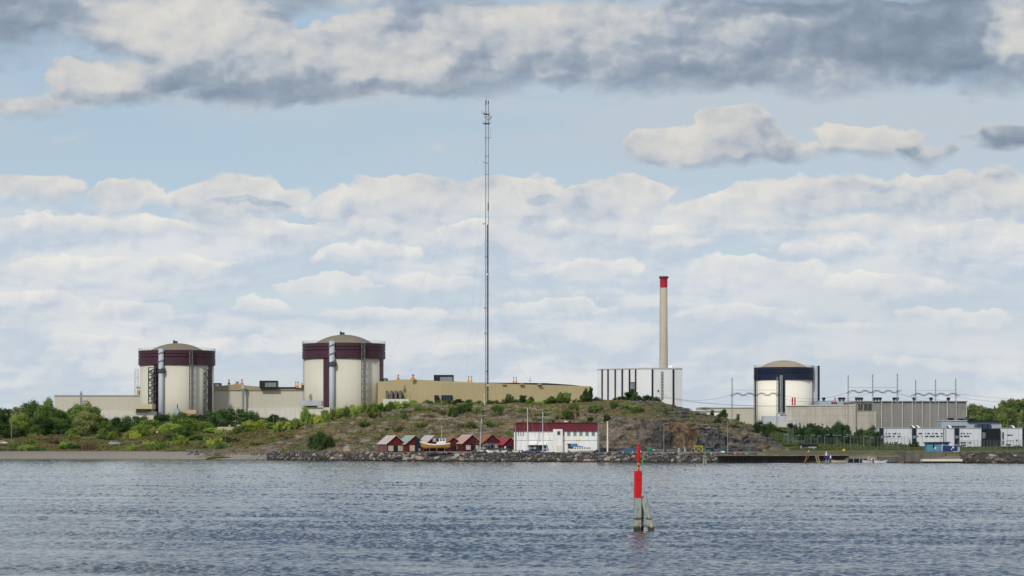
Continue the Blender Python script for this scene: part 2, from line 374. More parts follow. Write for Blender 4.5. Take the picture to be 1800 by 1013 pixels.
def np_mesh(name, V, Fq, smooth=False):
    me = bpy.data.meshes.new(name); nv = len(V); nf = len(Fq); k = Fq.shape[1]
    me.vertices.add(nv); me.vertices.foreach_set('co', np.ascontiguousarray(V, dtype=np.float32).ravel())
    me.loops.add(nf*k); me.loops.foreach_set('vertex_index', np.ascontiguousarray(Fq, dtype=np.int32).ravel())
    me.polygons.add(nf); me.polygons.foreach_set('loop_start', np.arange(0, nf*k, k, dtype=np.int32))
    me.polygons.foreach_set('loop_total', np.full(nf, k, dtype=np.int32))
    me.polygons.foreach_set('use_smooth', np.full(nf, smooth, dtype=bool))
    me.update(calc_edges=True); return me
def grid_faces(nr, nc):
    i = np.arange(nr-1)[:, None]*nc+np.arange(nc-1)[None, :]
    return np.stack([i, i+1, i+nc+1, i+nc], -1).reshape(-1, 4)

# ------------------------------------------------------------------ numpy noise
_rng = np.random.default_rng(11); _perm = _rng.permutation(256); _grad = _rng.random(256)*2*math.pi
def perlin(x, y):
    xi = np.floor(x).astype(int); yi = np.floor(y).astype(int); xf = x-xi; yf = y-yi
    def g(ix, iy, dx, dy):
        a = _grad[_perm[(_perm[ix & 255]+iy) & 255]]; return np.cos(a)*dx+np.sin(a)*dy
    u = xf*xf*xf*(xf*(xf*6-15)+10); v = yf*yf*yf*(yf*(yf*6-15)+10)
    a = g(xi, yi, xf, yf); b = g(xi+1, yi, xf-1, yf); c = g(xi, yi+1, xf, yf-1); d = g(xi+1, yi+1, xf-1, yf-1)
    return (a*(1-u)+b*u)*(1-v)+(c*(1-u)+d*u)*v
def fbm(x, y, o=5, g=0.5):
    s = 0; a = 1
    for k in range(o): s = s+a*perlin(x*2**k+17.3*k, y*2**k-9.1*k); a *= g
    return s
def ridged(x, y, o=5, g=0.55):
    s = 0; a = 1
    for k in range(o): s = s+a*(1-2*np.abs(perlin(x*2**k+7.7*k, y*2**k+3.1*k))*1.4); a *= g
    return s/2

# ------------------------------------------------------------------ shore line and ground
SU = [-600, 0, 200, 400, 520, 700, 950, 1200, 1500, 1700, 1800, 2500]
SW = [960, 912, 905, 878, 862, 806, 776, 757, 750, 728, 722, 690]
def Yw(u): return np.interp(u, SU, SW)
GP_D = [-14, -4, 0, 5, 9, 20, 40, 80]
GP_Z = [-3, -1.2, -0.05, 1.5, 2.25, 2.55, 2.85, 3.0]
def ground_z(u, d):
    return np.interp(d, GP_D, GP_Z)
def gz(px, Y): return float(ground_z(px, Y-Yw(px)))
def build_ground():
    us = np.concatenate([np.linspace(-9000, -620, 18), np.arange(-600, 2500, 8), np.linspace(2520, 11000, 18)])
    ds = np.array([-14, -8, -4, -2, 0, 1, 2, 3.5, 5, 7, 9, 13, 20, 30, 40, 60, 80, 140, 300, 700, 1500, 4000, 12000])
    U, D = np.meshgrid(us, ds); Y = Yw(U)+D
    Xw = (U-900)*Y/F
    Zz = ground_z(U, D)+fbm(Xw/6, Y/6, 3)*0.25*np.clip(1-np.abs(D-4)/12, 0, 1)
    V = np.stack([Xw, Y, Zz], -1).reshape(-1, 3)
    me = np_mesh('ground', V, grid_faces(len(ds), len(us)), True)
    m = bpy.data.materials.new('ground_soil'); m.use_nodes = True; t = NT(m.node_tree); b = t.n['Principled BSDF']
    P = t.n.new('ShaderNodeNewGeometry').outputs['Position']; sx = t.sep(P)
    n1 = t.noise(P, 0.15, 5, 0.6); n2 = t.noise(P, 1.8, 4, 0.6)
    road = t.vm('SCALE', t.comb(0.15, 0.15, 0.145), t.ramp(n2, 0.3, 0.7, 0.8, 1.15))
    gravel = t.mix(t.ramp(n1, 0.42, 0.6), road, (0.20, 0.175, 0.135))
    sand = t.mix(n2, (0.19, 0.172, 0.15), (0.27, 0.248, 0.22))
    grass = t.mix(t.ramp(n1, 0.4, 0.6), (0.055, 0.075, 0.025), (0.15, 0.12, 0.055))
    c = t.mix(t.ramp(sx[0], -82, -70), sand, gravel)
    c = t.mix(t.math('MAXIMUM', t.ramp(sx[1], 905, 960), t.math('MULTIPLY', t.ramp(sx[0], 62, 72), t.ramp(sx[2], 1.5, 2.2))), c, grass)
    c = t.mix(t.ramp(t.math('ADD', sx[2], t.math('MULTIPLY', n2, 0.15)), 0.12, 0.3, 0.85, 0), c, (0.05, 0.045, 0.035))
    t.put(b.inputs['Base Color'], c); b.inputs['Roughness'].default_value = 0.95; b.inputs['Specular IOR Level'].default_value = 0.15
    me.materials.append(m)
    o = bpy.data.objects.new('ground', me); COL.objects.link(o); o['kind'] = 'structure'
build_ground()

# ------------------------------------------------------------------ rocky terrain
def rock_mat(name, cliff):
    m = bpy.data.materials.new(name); m.use_nodes = True; t = NT(m.node_tree); b = t.n['Principled BSDF']
    g = t.n.new('ShaderNodeNewGeometry'); P = g.outputs['Position']; px, py, pz = t.sep(P); nz = t.sep(g.outputs['Normal'])[2]
    Ps = t.vm('MULTIPLY', P, (0.45, 0.45, 1.6))
    big = t.noise(P, 0.07, 4, 0.55); mid = t.noise(Ps, 0.55, 7, 0.65, 0.6); fine = t.noise(P, 2.2, 5, 0.65)
    rock = t.mix(t.ramp(mid, 0.38, 0.62), (0.065, 0.055, 0.045), (0.26, 0.215, 0.17))
    rock = t.mix(t.ramp(fine, 0.575, 0.70, 0, 0.85), rock, (0.38, 0.32, 0.275))
    crack = t.noise(Ps, 0.9, 5, 0.7, 1.2, ntype=None)
    rock = t.mix(t.ramp(t.math('ABSOLUTE', t.math('SUBTRACT', crack, 0.5)), 0.0, 0.03, 0.75, 0), rock, (0.022, 0.020, 0.018))
    dry = t.mix(t.ramp(fine, 0.35, 0.65), (0.115, 0.082, 0.035), (0.20, 0.155, 0.075))
    grn = t.mix(t.ramp(fine, 0.35, 0.65), (0.045, 0.065, 0.018), (0.10, 0.12, 0.035))
    veg = t.mix(t.ramp(big, 0.47, 0.56), dry, grn)
    mv = t.noise(P, 0.22, 6, 0.62)
    mb_ = t.noise(t.vm('MULTIPLY', P, (0.5, 0.5, 1.4)), 0.085, 3, 0.5)
    vf = t.math('MULTIPLY', t.ramp(t.math('ADD', mv, t.math('MULTIPLY', t.math('SUBTRACT', mb_, 0.47), 0.9)), 0.42, 0.54), t.ramp(nz, 0.45, 0.75))
    vf = t.math('MULTIPLY', vf, t.ramp(px, 38, 66, 1.0, 0.28))
    c = t.mix(vf, rock, veg)
    if cliff:
        Pv = t.vm('MULTIPLY', P, (1.0, 1.0, 0.48))
        cv = t.noise(Pv, 0.7, 7, 0.68, 0.5); cb = t.noise(P, 0.11, 3, 0.5)
        fc = t.mix(t.ramp(cv, 0.36, 0.66), (0.016, 0.019, 0.026), (0.11, 0.11, 0.115))
        tan = t.mix(t.ramp(cv, 0.35, 0.65), (0.06, 0.045, 0.03), (0.20, 0.135, 0.075))
        fc = t.mix(t.ramp(cb, 0.56, 0.62, 0, 0.9), fc, tan)
        fc = t.mix(t.ramp(t.noise(P, 0.2, 4, 0.6), 0.5, 0.6, 0, 0.8), fc, t.vm('SCALE', fc, 0.45))
        steep = t.math('MULTIPLY', t.ramp(nz, 0.86, 0.6), t.ramp(px, 30, 50))
        c = t.mix(steep, c, fc)
    t.put(b.inputs['Base Color'], c); b.inputs['Roughness'].default_value = 0.92; b.inputs['Specular IOR Level'].default_value = 0.15
    bn = t.n.new('ShaderNodeBump'); bn.inputs['Strength'].default_value = 0.9; bn.inputs['Distance'].default_value = 0.5
    t.put(bn.inputs['Height'], t.math('ADD', mid, t.math('MULTIPLY', fine, 0.4))); t.l.new(bn.outputs[0], b.inputs['Normal'])
    return m
# central rock hill
HU = [322, 345, 380, 430, 500, 560, 620, 660, 700, 740, 800, 850, 900, 950, 1000, 1050, 1100, 1160, 1200, 1240, 1290, 1330, 1360, 1385, 1415, 1440]
HY = [803, 796, 789, 778, 758, 744, 731, 725, 719, 711, 712, 713, 709, 710, 709, 706, 704, 709, 718, 731, 741, 752, 766, 781, 794, 798]
YC = 935.0
def hill_front(u): return np.where(u < 640, np.interp(u, [300, 520, 640], [Yw(400)+14, Yw(520)+10, 838]), np.interp(u, [640, 900, 1060, 1150, 1440], [838, 840, 826, 812, 800]))
def hill_z(u, Y, xw):
    yf = hill_front(u); t = (Y-yf)/(YC-yf)
    zc = HC+(780-np.interp(u, HU, HY))*YC/F
    zb = 2.3
    s = np.clip(t, 0, 1)
    soft = np.sin(s*math.pi/2)**0.85*0.72+0.28*s
    k = np.clip((u-1035)/50, 0, 1)*np.clip((1400-u)/60, 0, 1)
    cl = np.clip((t+0.01*perlin(xw*0.3, Y*0.0))/0.05, 0, 1); cl = cl*cl*(3-2*cl)
    cliff = 0.60*cl+0.40*s**0.9
    prof = soft*(1-k)+cliff*k
    z = zb+(zc-zb)*prof
    z = np.where(t > 1, zc-(Y-YC)*0.05-np.clip(Y-YC-60, 0, 500)*0.18, z)
    env = np.clip((t+0.02)*7, 0, 1)*np.clip((zc-zb)/7, 0, 1)
    cr = np.clip(1-np.abs(t-1)/0.18, 0, 1)
    rr = ridged(xw/13+3, Y/9, 5)
    st = fbm(xw/19, Y/5.5, 5)
    step = z+st*2.4
    h = 1.35; q = step/h; fr = q-np.floor(q); terr = (np.floor(q)+np.clip((fr-0.62)/0.38, 0, 1))*h
    rough = (terr-z)*0.75+rr*0.7-0.35
    z = z+rough*env*(1-0.55*cr)
    z = z+fbm(xw/2.1, Y/1.6, 3)*0.35*env
    z = np.where(t < 0, zb-1.0+t*10, z)
    z = z-np.clip((372-u)/45, 0, 1)*2.6
    return z
def cliff_push(u, Y, xw, z):                # ragged fractured face: push the rock in and out
    k = np.clip((u-1035)/50, 0, 1)*np.clip((1400-u)/60, 0, 1)
    return (ridged(xw/5.5, z/7, 4)*1.8+perlin(xw/1.7, z/3.0)*0.8)*k*np.clip((z-2.0)/2, 0, 1)*np.clip(1-(Y-hill_front(u)-8)/12, 0, 1)
def build_hill():
    us = np.arange(322, 1446, 1.35)
    ys = np.concatenate([np.arange(-3, 0, 1.0), np.arange(0, 9, 0.22), np.arange(9, 125, 0.5), np.arange(125, 230, 4)])
    U, D = np.meshgrid(us, ys)
    Y = hill_front(U)+D; Xw = (U-900)*Y/F
    Zz = hill_z(U, Y, Xw); Y2 = Y-cliff_push(U, Y, Xw, Zz)
    V = np.stack([Xw, Y2, Zz], -1).reshape(-1, 3)
    me = np_mesh('rocky_hill', V, grid_faces(len(ys), len(us)), False)
    me.materials.append(rock_mat('hill_rock', True))
    o = bpy.data.objects.new('hill', me); COL.objects.link(o); o['kind'] = 'structure'
    o['label'] = 'bare grey brown rock hill with a dark quarried cliff at its right end'
build_hill()
def hz(px, Y):
    a = np.array([float(px)]); b = np.array([float(Y)])
    return float(hill_z(a, b, (a-900)*b/F)[0])
# heath on the left and grassy bank on the right
LU = [-700, 0, 150, 300, 420, 520, 600]; LYY = [764, 765, 763, 762, 758, 752, 760]
def heath_z(u, Y, xw):
    yf = Yw(u)+17; t = np.clip((Y-yf)/75, 0, 1); zc = HC+(780-np.interp(u, LU, LYY))*1000/F
    z = 2.1+(zc-2.1)*t+np.clip(Y-yf-75, 0, 200)*0.02
    return z+fbm(xw/12, Y/12, 4)*0.5*np.clip(t*5, 0, 1)
def heathz(px, Y):
    a = np.array([float(px)]); b = np.array([float(Y)]); return float(heath_z(a, b, (a-900)*b/F)[0])
RU = [1330, 1350, 1370, 1400, 1440, 1480, 1520, 1560, 1620, 1800, 2100]; RYY = [752, 751, 752, 758, 764, 770, 776, 781, 786, 786, 784]
def bank_z(u, Y, xw):
    t = np.clip((Y-815)/90, 0, 1); zc = HC+(780-np.interp(u, RU, RYY))*905/F
    z = 2.6+(zc-2.6)*(t**1.3)
    return z+fbm(xw/14, Y/14, 3)*0.3*np.clip(t*6, 0, 1)-np.clip(Y-920, 0, 1000)*0.06
def bankz(px, Y):
    a = np.array([float(px)]); b = np.array([float(Y)]); return float(bank_z(a, b, (a-900)*b/F)[0])
def far_z(u, Y, xw):
    t = np.clip((Y-1250)/400, 0, 1)
    return 2.0+22*t*t*(3-2*t)*np.clip((u-1640)/160, 0, 1)+fbm(xw/60, Y/60, 3)*2*t
def veg_mat(name, a, b2, c3, sc=0.25):
    m = bpy.data.materials.new(name); m.use_nodes = True; t = NT(m.node_tree); b = t.n['Principled BSDF']
    P = t.n.new('ShaderNodeNewGeometry').outputs['Position']; Ps = t.vm('MULTIPLY', P, (0.5, 1, 1))
    n1 = t.noise(Ps, sc, 6, 0.65); n2 = t.noise(P, sc*6, 5, 0.65)
    c = t.mix(t.ramp(n1, 0.42, 0.52), a, b2); c = t.mix(t.ramp(n1, 0.56, 0.64), c, c3)
    c = t.vm('SCALE', c, t.ramp(n2, 0.3, 0.7, 0.55, 1.4))
    t.put(b.inputs['Base Color'], c); b.inputs['Roughness'].default_value = 0.95; b.inputs['Specular IOR Level'].default_value = 0.1
    bn = t.n.new('ShaderNodeBump'); bn.inputs['Strength'].default_value = 1; bn.inputs['Distance'].default_value = 0.4
    t.put(bn.inputs['Height'], n2); t.l.new(bn.outputs[0], b.inputs['Normal'])
    return m
def terrain(name, us, ys, fn, material, label):
    U, Y = np.meshgrid(us, ys); Xw = (U-900)*Y/F
    V = np.stack([Xw, Y, fn(U, Y, Xw)], -1).reshape(-1, 3)
    me = np_mesh(name, V, grid_faces(len(ys), len(us)), True); me.materials.append(material)
    o = bpy.data.objects.new(name, me); COL.objects.link(o); o['kind'] = 'structure'; o['label'] = label
def build_soft():
    us = np.arange(-700, 600, 5.0); ds = np.concatenate([[-3], np.arange(0, 80, 1.5), np.arange(80, 240, 8)])
    U, D = np.meshgrid(us, ds); Y = Yw(U)+17+D; Xw = (U-900)*Y/F; Zz = heath_z(U, Y, Xw)
    Zz[0] -= 1.5
    V = np.stack([Xw, Y, Zz], -1).reshape(-1, 3)
    me = np_mesh('heath', V, grid_faces(len(ds), len(us)), True)
    me.materials.append(veg_mat('heath_ground', (0.085, 0.12, 0.035), (0.15, 0.13, 0.065), (0.14, 0.17, 0.05), 0.12))
    o = bpy.data.objects.new('heath', me); COL.objects.link(o); o['kind'] = 'structure'; o['label'] = 'brown and green heath rising behind the sandy beach'
    terrain('grass_bank', np.arange(1330, 2100, 5.0), np.concatenate([[812], np.arange(815, 930, 2.0), np.arange(930, 1010, 10)]), bank_z,
            veg_mat('bank_grass', (0.035, 0.06, 0.022), (0.05, 0.08, 0.027), (0.085, 0.09, 0.04), 0.10), 'green grassy bank between the quarry cliff and the white offices')
    terrain('wooded_ridge', np.arange(1560, 2600, 12.0), np.arange(1250, 2400, 20.0), far_z,
            veg_mat('ridge_ground', (0.03, 0.045, 0.02), (0.04, 0.06, 0.02), (0.07, 0.07, 0.03), 0.02), 'low wooded ridge far right behind the grey turbine hall')
build_soft()

# ------------------------------------------------------------------ water
def ocean(N, L, lam0, lam1, rms, wdir, spread, seed, p=3.4):
    rg = np.random.default_rng(seed); k = np.fft.fftfreq(N, L/N)*2*math.pi
    KX, KY = np.meshgrid(k, k); K = np.hypot(KX, KY); K[0, 0] = 1
    th = np.arctan2(KY, KX)-wdir
    Pk = K**(-p)*(np.abs(np.cos(th))**spread+0.06)*np.exp(-(2*math.pi/lam0/K)**2)*np.exp(-(K*lam1/2/math.pi)**2)
    Pk[0, 0] = 0
    a = np.sqrt(Pk)*(rg.normal(size=(N, N))+1j*rg.normal(size=(N, N)))
    h = np.fft.ifft2(a).real; h *= rms/h.std()
    return h
def samp(h, L, x, y):
    N = h.shape[0]; fx = (x/L*N) % N; fy = (y/L*N) % N; ix = np.floor(fx).astype(int); iy = np.floor(fy).astype(int); ax = fx-ix; ay = fy-iy
    i1 = (ix+1) % N; j1 = (iy+1) % N; ix %= N; iy %= N
    return (h[iy, ix]*(1-ax)+h[iy, i1]*ax)*(1-ay)+(h[j1, ix]*(1-ax)+h[j1, i1]*ax)*ay
def build_water():
    hA = ocean(512, 61.0, 1.05, 0.25, 0.023, R(80), 0.7, 3); hB = ocean(512, 23.0, 0.6, 0.12, 0.0085, R(70), 0.5, 5); hD = ocean(256, 83.0, 14.0, 4.0, 1.0, R(70), 1.0, 12)
    hC = ocean(256, 700.0, 90.0, 20.0, 1.0, R(80), 1.5, 9)
    rows = [60.0]
    while rows[-1] < 990: rows.append(rows[-1]*1.0017+0.0)
    rows = np.array(rows); cols = np.linspace(-1, 1, 1080); hw = lambda yy: 0.215*yy+24
    Yg = rows[:, None]*np.ones_like(cols)[None, :]; Xg = hw(rows)[:, None]*cols[None, :]
    gust = np.clip(1+0.13*samp(hC, 700.0, Xg, Yg), 0.6, 1.5)*np.clip(0.95+0.25*samp(hD, 83.0, Xg*0.6, Yg), 0.35, 2.6)
    Zg = samp(hA, 61.0, Xg, Yg)*gust+samp(hB, 23.0, Xg+5, Yg*1.0)*gust
    sharp = np.clip(Zg, 0, 1); Zg = Zg+sharp*sharp*2.0
    fadeo = np.clip((Yg-300)/600, 0, 1); Zg = Zg*(1+0.25*fadeo)
    V = np.stack([Xg, Yg, Zg], -1).reshape(-1, 3); Fq = grid_faces(len(rows), len(cols))
    # calm surround so the sea reaches past the frame on every side
    nr, nc = len(rows), len(cols)
    nV = len(V)
    ext = [(-3000, -400, -0.02), (3000, -400, -0.02), (3000, 60, -0.02), (-3000, 60, -0.02)]
    for yy in (60, 990): ext += [(-hw(yy), yy, -0.02), (hw(yy), yy, -0.02), (-3000, yy, -0.02), (3000, yy, -0.02)]
    V = np.concatenate([V, np.array(ext)]); b = nV
    extra = np.array([[b, b+1, b+2, b+3], [b+6, b+4, b+8, b+10], [b+5, b+7, b+11, b+9]])
    Fq = np.concatenate([Fq, extra])
    me = np_mesh('water', V, Fq, True)
    m = bpy.data.materials.new('sea_water'); m.use_nodes = True; t = NT(m.node_tree); bs = t.n['Principled BSDF']
    P = t.n.new('ShaderNodeNewGeometry').outputs['Position']
    t.put(bs.inputs['Base Color'], (0.013, 0.030, 0.046)); bs.inputs['Roughness'].default_value = 0.07; bs.inputs['IOR'].default_value = 1.333
    bn = t.n.new('ShaderNodeBump'); bn.inputs['Strength'].default_value = 0.4; bn.inputs['Distance'].default_value = 0.05
    t.put(bn.inputs['Height'], t.noise(t.vm('MULTIPLY', P, (0.8, 1.6, 1)), 5.0, 4, 0.6)); t.l.new(bn.outputs[0], bs.inputs['Normal'])
    me.materials.append(m)
    o = bpy.data.objects.new('water', me); COL.objects.link(o); o['kind'] = 'structure'; o['label'] = 'rippled grey blue sea in front of the shore'
build_water()

# ================================================================== BUILDINGS OF THE POWER STATION
def containment(cx_px, r_px, rb_px, Y, y_band0, y_band1, y_dome, rd_px, label, wallm, bandm, domem_, finial=True):
    k = Y/F; cx = X(cx_px, Y); r = r_px*k; rb = rb_px*k; rd = rd_px*k
    zt = Z(y_band0, Y); zb = Z(y_band1, Y); zd = Z(y_dome, Y)
    T = Thing('reactor_containment', label, 'reactor building', (cx, Y, 2.5))
    T.part('wall', MB().lathe([(r, 2.5), (r, zb+0.3)], cx, Y, 96), wallm, smooth=True)
    n = 96; b = MB()
    zs = [zb, zb+(zt-zb)*0.50]; z2 = zb+(zt-zb)*0.56; z3 = zb+(zt-zb)*0.72; z4 = zb+(zt-zb)*0.77
    prof = [(r, zb), (rb, zb), (rb, zs[1]), (rb-0.5, zs[1]), (rb-0.5, z2), (rb, z2), (rb, z3), (rb-0.4, z3), (rb-0.4, z4), (rb, z4), (rb, zt), (rb-1.0, zt), (rb-1.0, zt-0.8)]
    band = T.part('upper_band', b.lathe(prof, cx, Y, n), bandm)
    # shallow dome
    h = zd-zt+0.4; rad = (rd*rd+h*h)/(2*h); pr = []
    a1 = math.asin(min(rd/rad, 1))
    for i in range(13):
        a = a1*(1-i/12); pr.append((max(rad*math.sin(a), 0.02), zt-0.4+rad*math.cos(a)-(rad-h)))
    dome = T.part('dome', MB().lathe([(rd+0.3, zt-1.2), (rd+0.3, zt-0.2)]+pr, cx, Y, 72), domem_, smooth=True)
    if finial: T.part('dome_vent', MB().cyl(cx-0.4, Y, zd-0.1, zd+1.2, 0.8, n=10).box(cx-2.2, cx-1.2, Y-0.4, Y+0.4, zd-0.2, zd+1.7), dsteel, dome)
    rl = MB()
    for i in range(72):
        a = 2*math.pi*i/72; x = cx+rb*math.cos(a); y = Y+rb*math.sin(a)
        rl.beam((x, y, zt), (x, y, zt+1.3), 0.07)
        a2 = a+2*math.pi/72
        for hh in (0.7, 1.3): rl.beam((x, y, zt+hh), (cx+rb*math.cos(a2), Y+rb*math.sin(a2), zt+hh), 0.05)
    T.part('roof_railing', rl, greyd, band)
    def on(px, extra=0.0, rad_=r):                    # point on the drum at a photo column
        dx = X(px, Y)-cx; dx = max(-rad_*0.999, min(rad_*0.999, dx)); return cx+dx, Y-math.sqrt(rad_*rad_-dx*dx)-extra
    return T, on, (cx, r, rb, zt, zb)
def strip(T, on, px0, px1, z0, z1, m, name, extra=0.4, Y=0, rad=None):
    xa, ya = on(px0); xb, yb = on(px1)
    nrm = Vector((xb-xa, yb-ya)); ln = nrm.length; nrm = Vector((nrm.y, -nrm.x))/ln
    o = extra; poly = [(xa+nrm.x*o, ya+nrm.y*o), (xb+nrm.x*o, yb+nrm.y*o), (xb-nrm.x*1.5, yb-nrm.y*1.5), (xa-nrm.x*1.5, ya-nrm.y*1.5)]
    return T.part(name, MB().prism(poly, z0, z1), m)
def ladder_tower(T, x, y, w, z0, z1, m, name, floors, d=2.0, stairs=False, cage=0.10):
    b = MB(); hw = w/2
    for sx in (-hw, hw):
        for sy in (0, -d): b.beam((x+sx, y+sy, z0), (x+sx, y+sy, z1), cage)
    n = floors; dz = (z1-z0)/n
    for i in range(n+1):
        z = z0+i*dz
        for a, c in (((-hw, 0), (hw, 0)), ((-hw, -d), (hw, -d)), ((-hw, 0), (-hw, -d)), ((hw, 0), (hw, -d))):
            b.beam((x+a[0], y+a[1], z), (x+c[0], y+c[1], z), cage*0.9)
        if i < n:
            s = 1 if i % 2 else -1
            if stairs:
                b.add([(x-hw*s, y-d, z), (x-hw*s, y-0.2, z), (x+hw*s, y-0.2, z+dz), (x+hw*s, y-d, z+dz), (x-hw*s, y-d, z-0.55), (x-hw*s, y-0.2, z-0.55), (x+hw*s, y-0.2, z+dz-0.55), (x+hw*s, y-d, z+dz-0.55)],
                      [(0, 1, 2, 3), (7, 6, 5, 4), (0, 3, 7, 4), (1, 5, 6, 2), (0, 4, 5, 1), (3, 2, 6, 7)])
            else: b.beam((x-hw*s, y-d, z), (x+hw*s, y-d, z+dz), cage*0.8)
    return T.part(name, b, m)
def shaft(T, x, y, rad, z0, z1, zring, name='lift_shaft', spiral=True):
    s = T.part(name, MB().cyl(x, y, z0, z1, rad, n=24), greym, smooth=True)
    T.part('platform', MB().cyl(x, y, zring-0.7, zring+0.2, rad+0.9, n=24).cyl(x, y, zring+1.0, zring+1.1, rad+0.95, n=24), dsteel, s)
    if spiral:
        b = MB(); n = 46; zs = zring+1.2; turns = 2.5
        for i in range(n):
            a = -math.pi/2+turns*2*math.pi*i/n; a2 = -math.pi/2+turns*2*math.pi*(i+1)/n; z = zs+(z1-zs)*i/n; z2 = zs+(z1-zs)*(i+1)/n
            p = (x+(rad+0.25)*math.cos(a), y+(rad+0.25)*math.sin(a), z); q = (x+(rad+0.25)*math.cos(a2), y+(rad+0.25)*math.sin(a2), z2)
            b.beam(p, q, 0.28)
        T.part('spiral_stair', b, greyd, s)
    return s

# --- left containment
YA = 1630; kA = YA/F
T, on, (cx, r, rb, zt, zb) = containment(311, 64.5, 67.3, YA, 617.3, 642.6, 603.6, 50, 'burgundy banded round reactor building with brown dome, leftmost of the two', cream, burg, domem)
strip(T, on, 278, 287, 2.6, zb+0.2, burg, 'cladding_strip'); strip(T, on, 369.5, 373.5, 2.6, zb+0.2, burg, 'cladding_strip')
x, y = on(291.3); shaft(T, x, y-1.6, 4.6*kA, 2.6, Z(615.5, YA), Z(654, YA))
x, y = on(278.5, 0.6); ladder_tower(T, x-1.0, y, 12.5*kA, 3, Z(648, YA), dsteel, 'stair_tower', 20, 3.0, True, 0.22)
x, y = on(343, 1.3); ladder_tower(T, x, y-0.6, 5.5*kA, 3, Z(617.5, YA), mat('cable_ladder_steel', (.10, .115, .12), .6), 'cable_ladder', 26, 1.2, False, 0.24)
x, y = on(366.5, 0.8); ladder_tower(T, x, y, 7*kA, 3, Z(650, YA), dsteel, 'stair_tower', 18, 2.4, True, 0.2)
ladder_tower(T, X(241, YA), YA-2, 5.5*kA, Z(694, YA), Z(650, YA), greyd, 'service_ladder', 6, 1.5, False, 0.09)
T.part('service_platform', MB().pbox(239.5, 245.5, 680, 683.5, YA-5, 3).pbox(241, 245, 686, 694, YA-5, 3), mat('ochre_unit', (0.35, 0.28, 0.08), 0.7))
# --- right containment
YB = 1520; kB = YB/F
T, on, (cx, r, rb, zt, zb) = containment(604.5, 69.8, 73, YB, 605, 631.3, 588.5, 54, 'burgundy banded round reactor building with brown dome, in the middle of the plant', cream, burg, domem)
strip(T, on, 573, 584, 2.6, zb+0.2, burg, 'cladding_strip'); strip(T, on, 668.5, 673, 2.6, zb+0.2, burg, 'cladding_strip')
x, y = on(588); shaft(T, x, y-1.6, 4.8*kB, 2.6, Z(602, YB), Z(642.5, YB))
x, y = on(642, 1.3); ladder_tower(T, x, y-0.6, 5.5*kB, 3, Z(606, YB), mat('cable_ladder_steel', (.10, .115, .12), .6), 'cable_ladder', 28, 1.2, False, 0.24)
ladder_tower(T, X(534, YB), YB-2, 1.5*kB, Z(716, YB), Z(632, YB), greyd, 'service_ladder', 12, 1.5, False, 0.06)
# --- right hand containment, dark blue band
YR = 1740; kR = YR/F
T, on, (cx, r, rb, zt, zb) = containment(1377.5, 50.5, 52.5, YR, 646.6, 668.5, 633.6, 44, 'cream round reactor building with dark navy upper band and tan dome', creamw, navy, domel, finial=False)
strip(T, on, 1363.5, 1375, Z(727, YR), zb+0.2, navy, 'cladding_strip', 0.9)
T.part('stair_shaft', MB().pbox(1429, 1438.6, 643.5, 735, YR-3, 9), greym)
T.part('shaft_edge', MB().pbox(1437.4, 1441, 643, 735, YR-3.6, 0.55), navyb)
x, y = on(1367.5, 1.5); ladder_tower(T, x, y-1, 3.2*kR, 4, Z(662, YR), greym, 'access_mast', 16, 1.6, False, 0.15)
T.part('downpipe', MB().beam((X(1325.7, YR), YR-8, 3), (X(1325.7, YR), YR-8, Z(649, YR)), 0.55, n=8), navyb)

# --- long halls on the left
def block(name, label, cat, parts, base, group=None):
    T = Thing(name, label, cat, base, group)
    return T
Y1 = 1650
T = Thing('turbine_hall', 'long plain pale hall running left from the leftmost reactor', 'industrial hall', (X(170, Y1), Y1, 2.5))
w = T.part('wall', MB().pbox(95.5, 246, 695.3, 790, Y1, 60), cream2)
T.part('base_panel', MB().pbox(95.2, 246, 723, 790, Y1-0.4, 0.35), paler)
T.part('parapet', MB().pbox(95, 246, 694.4, 696, Y1-0.5, 60), greym)
T.part('door_canopy', MB().pbox(233, 267.5, 710, 719, Y1-62, 14), mat('beige_canopy', (0.52, 0.46, 0.30), 0.7, 0.04))
T.part('entrance', MB().pbox(239, 261, 719, 724, Y1-60, 11), glassd)
T.part('base_block', MB().pbox(205, 270, 723.5, 790, Y1-58, 14), paler)
single('vent_stack', MB().pbox(140.5, 144, 691, 760, Y1-8, 1.4).pbox(141.4, 143.2, 688, 691, Y1-7.8, 1.0), greyd, 'thin dark steel flue standing against the long plain pale hall', 'chimney', (X(142, Y1-8), Y1-8, 3))
Y2 = 1640
T = Thing('turbine_hall', 'pale hall with brown roof fascia filling the gap between the two burgundy banded reactors', 'industrial hall', (X(455, Y2), Y2, 2.5))
T.part('wall', MB().pbox(368, 540, 686.5, 790, Y2, 40), cream2)
T.part('base_panel', MB().pbox(430, 540, 718, 790, Y2-0.5, 0.4), paler)
T.part('roof_fascia', MB().xprofile([(X(370, Y2), Z(686.5, Y2)), (X(540, Y2), Z(686.5, Y2)), (X(540, Y2), Z(683.5, Y2)), (X(462, Y2), Z(680.5, Y2)), (X(412, Y2), Z(676, Y2)), (X(370, Y2), Z(680.5, Y2))], Y2-0.6, Y2+50), khaki2)
T.part('roof_edge', MB().pbox(487, 519, 680.6, 682.6, Y2-1.2, 4).pbox(519, 536, 682.2, 683.6, Y2-1.2, 4), black)
def cabin(Yc, x0, x1, y0, y1, name, label):
    C = Thing(name, label, 'roof cabin', (X((x0+x1)/2, Yc), Yc, Z(y1, Yc)))
    C.part('body', MB().pbox(x0, x1, y0, y1, Yc, 10), black)
    C.part('window', MB().pbox(x0+(x1-x0)*0.32, x1-1.5, y0+(y1-y0)*0.28, y1-1.5, Yc-0.3, 0.25), glassg)
    return C
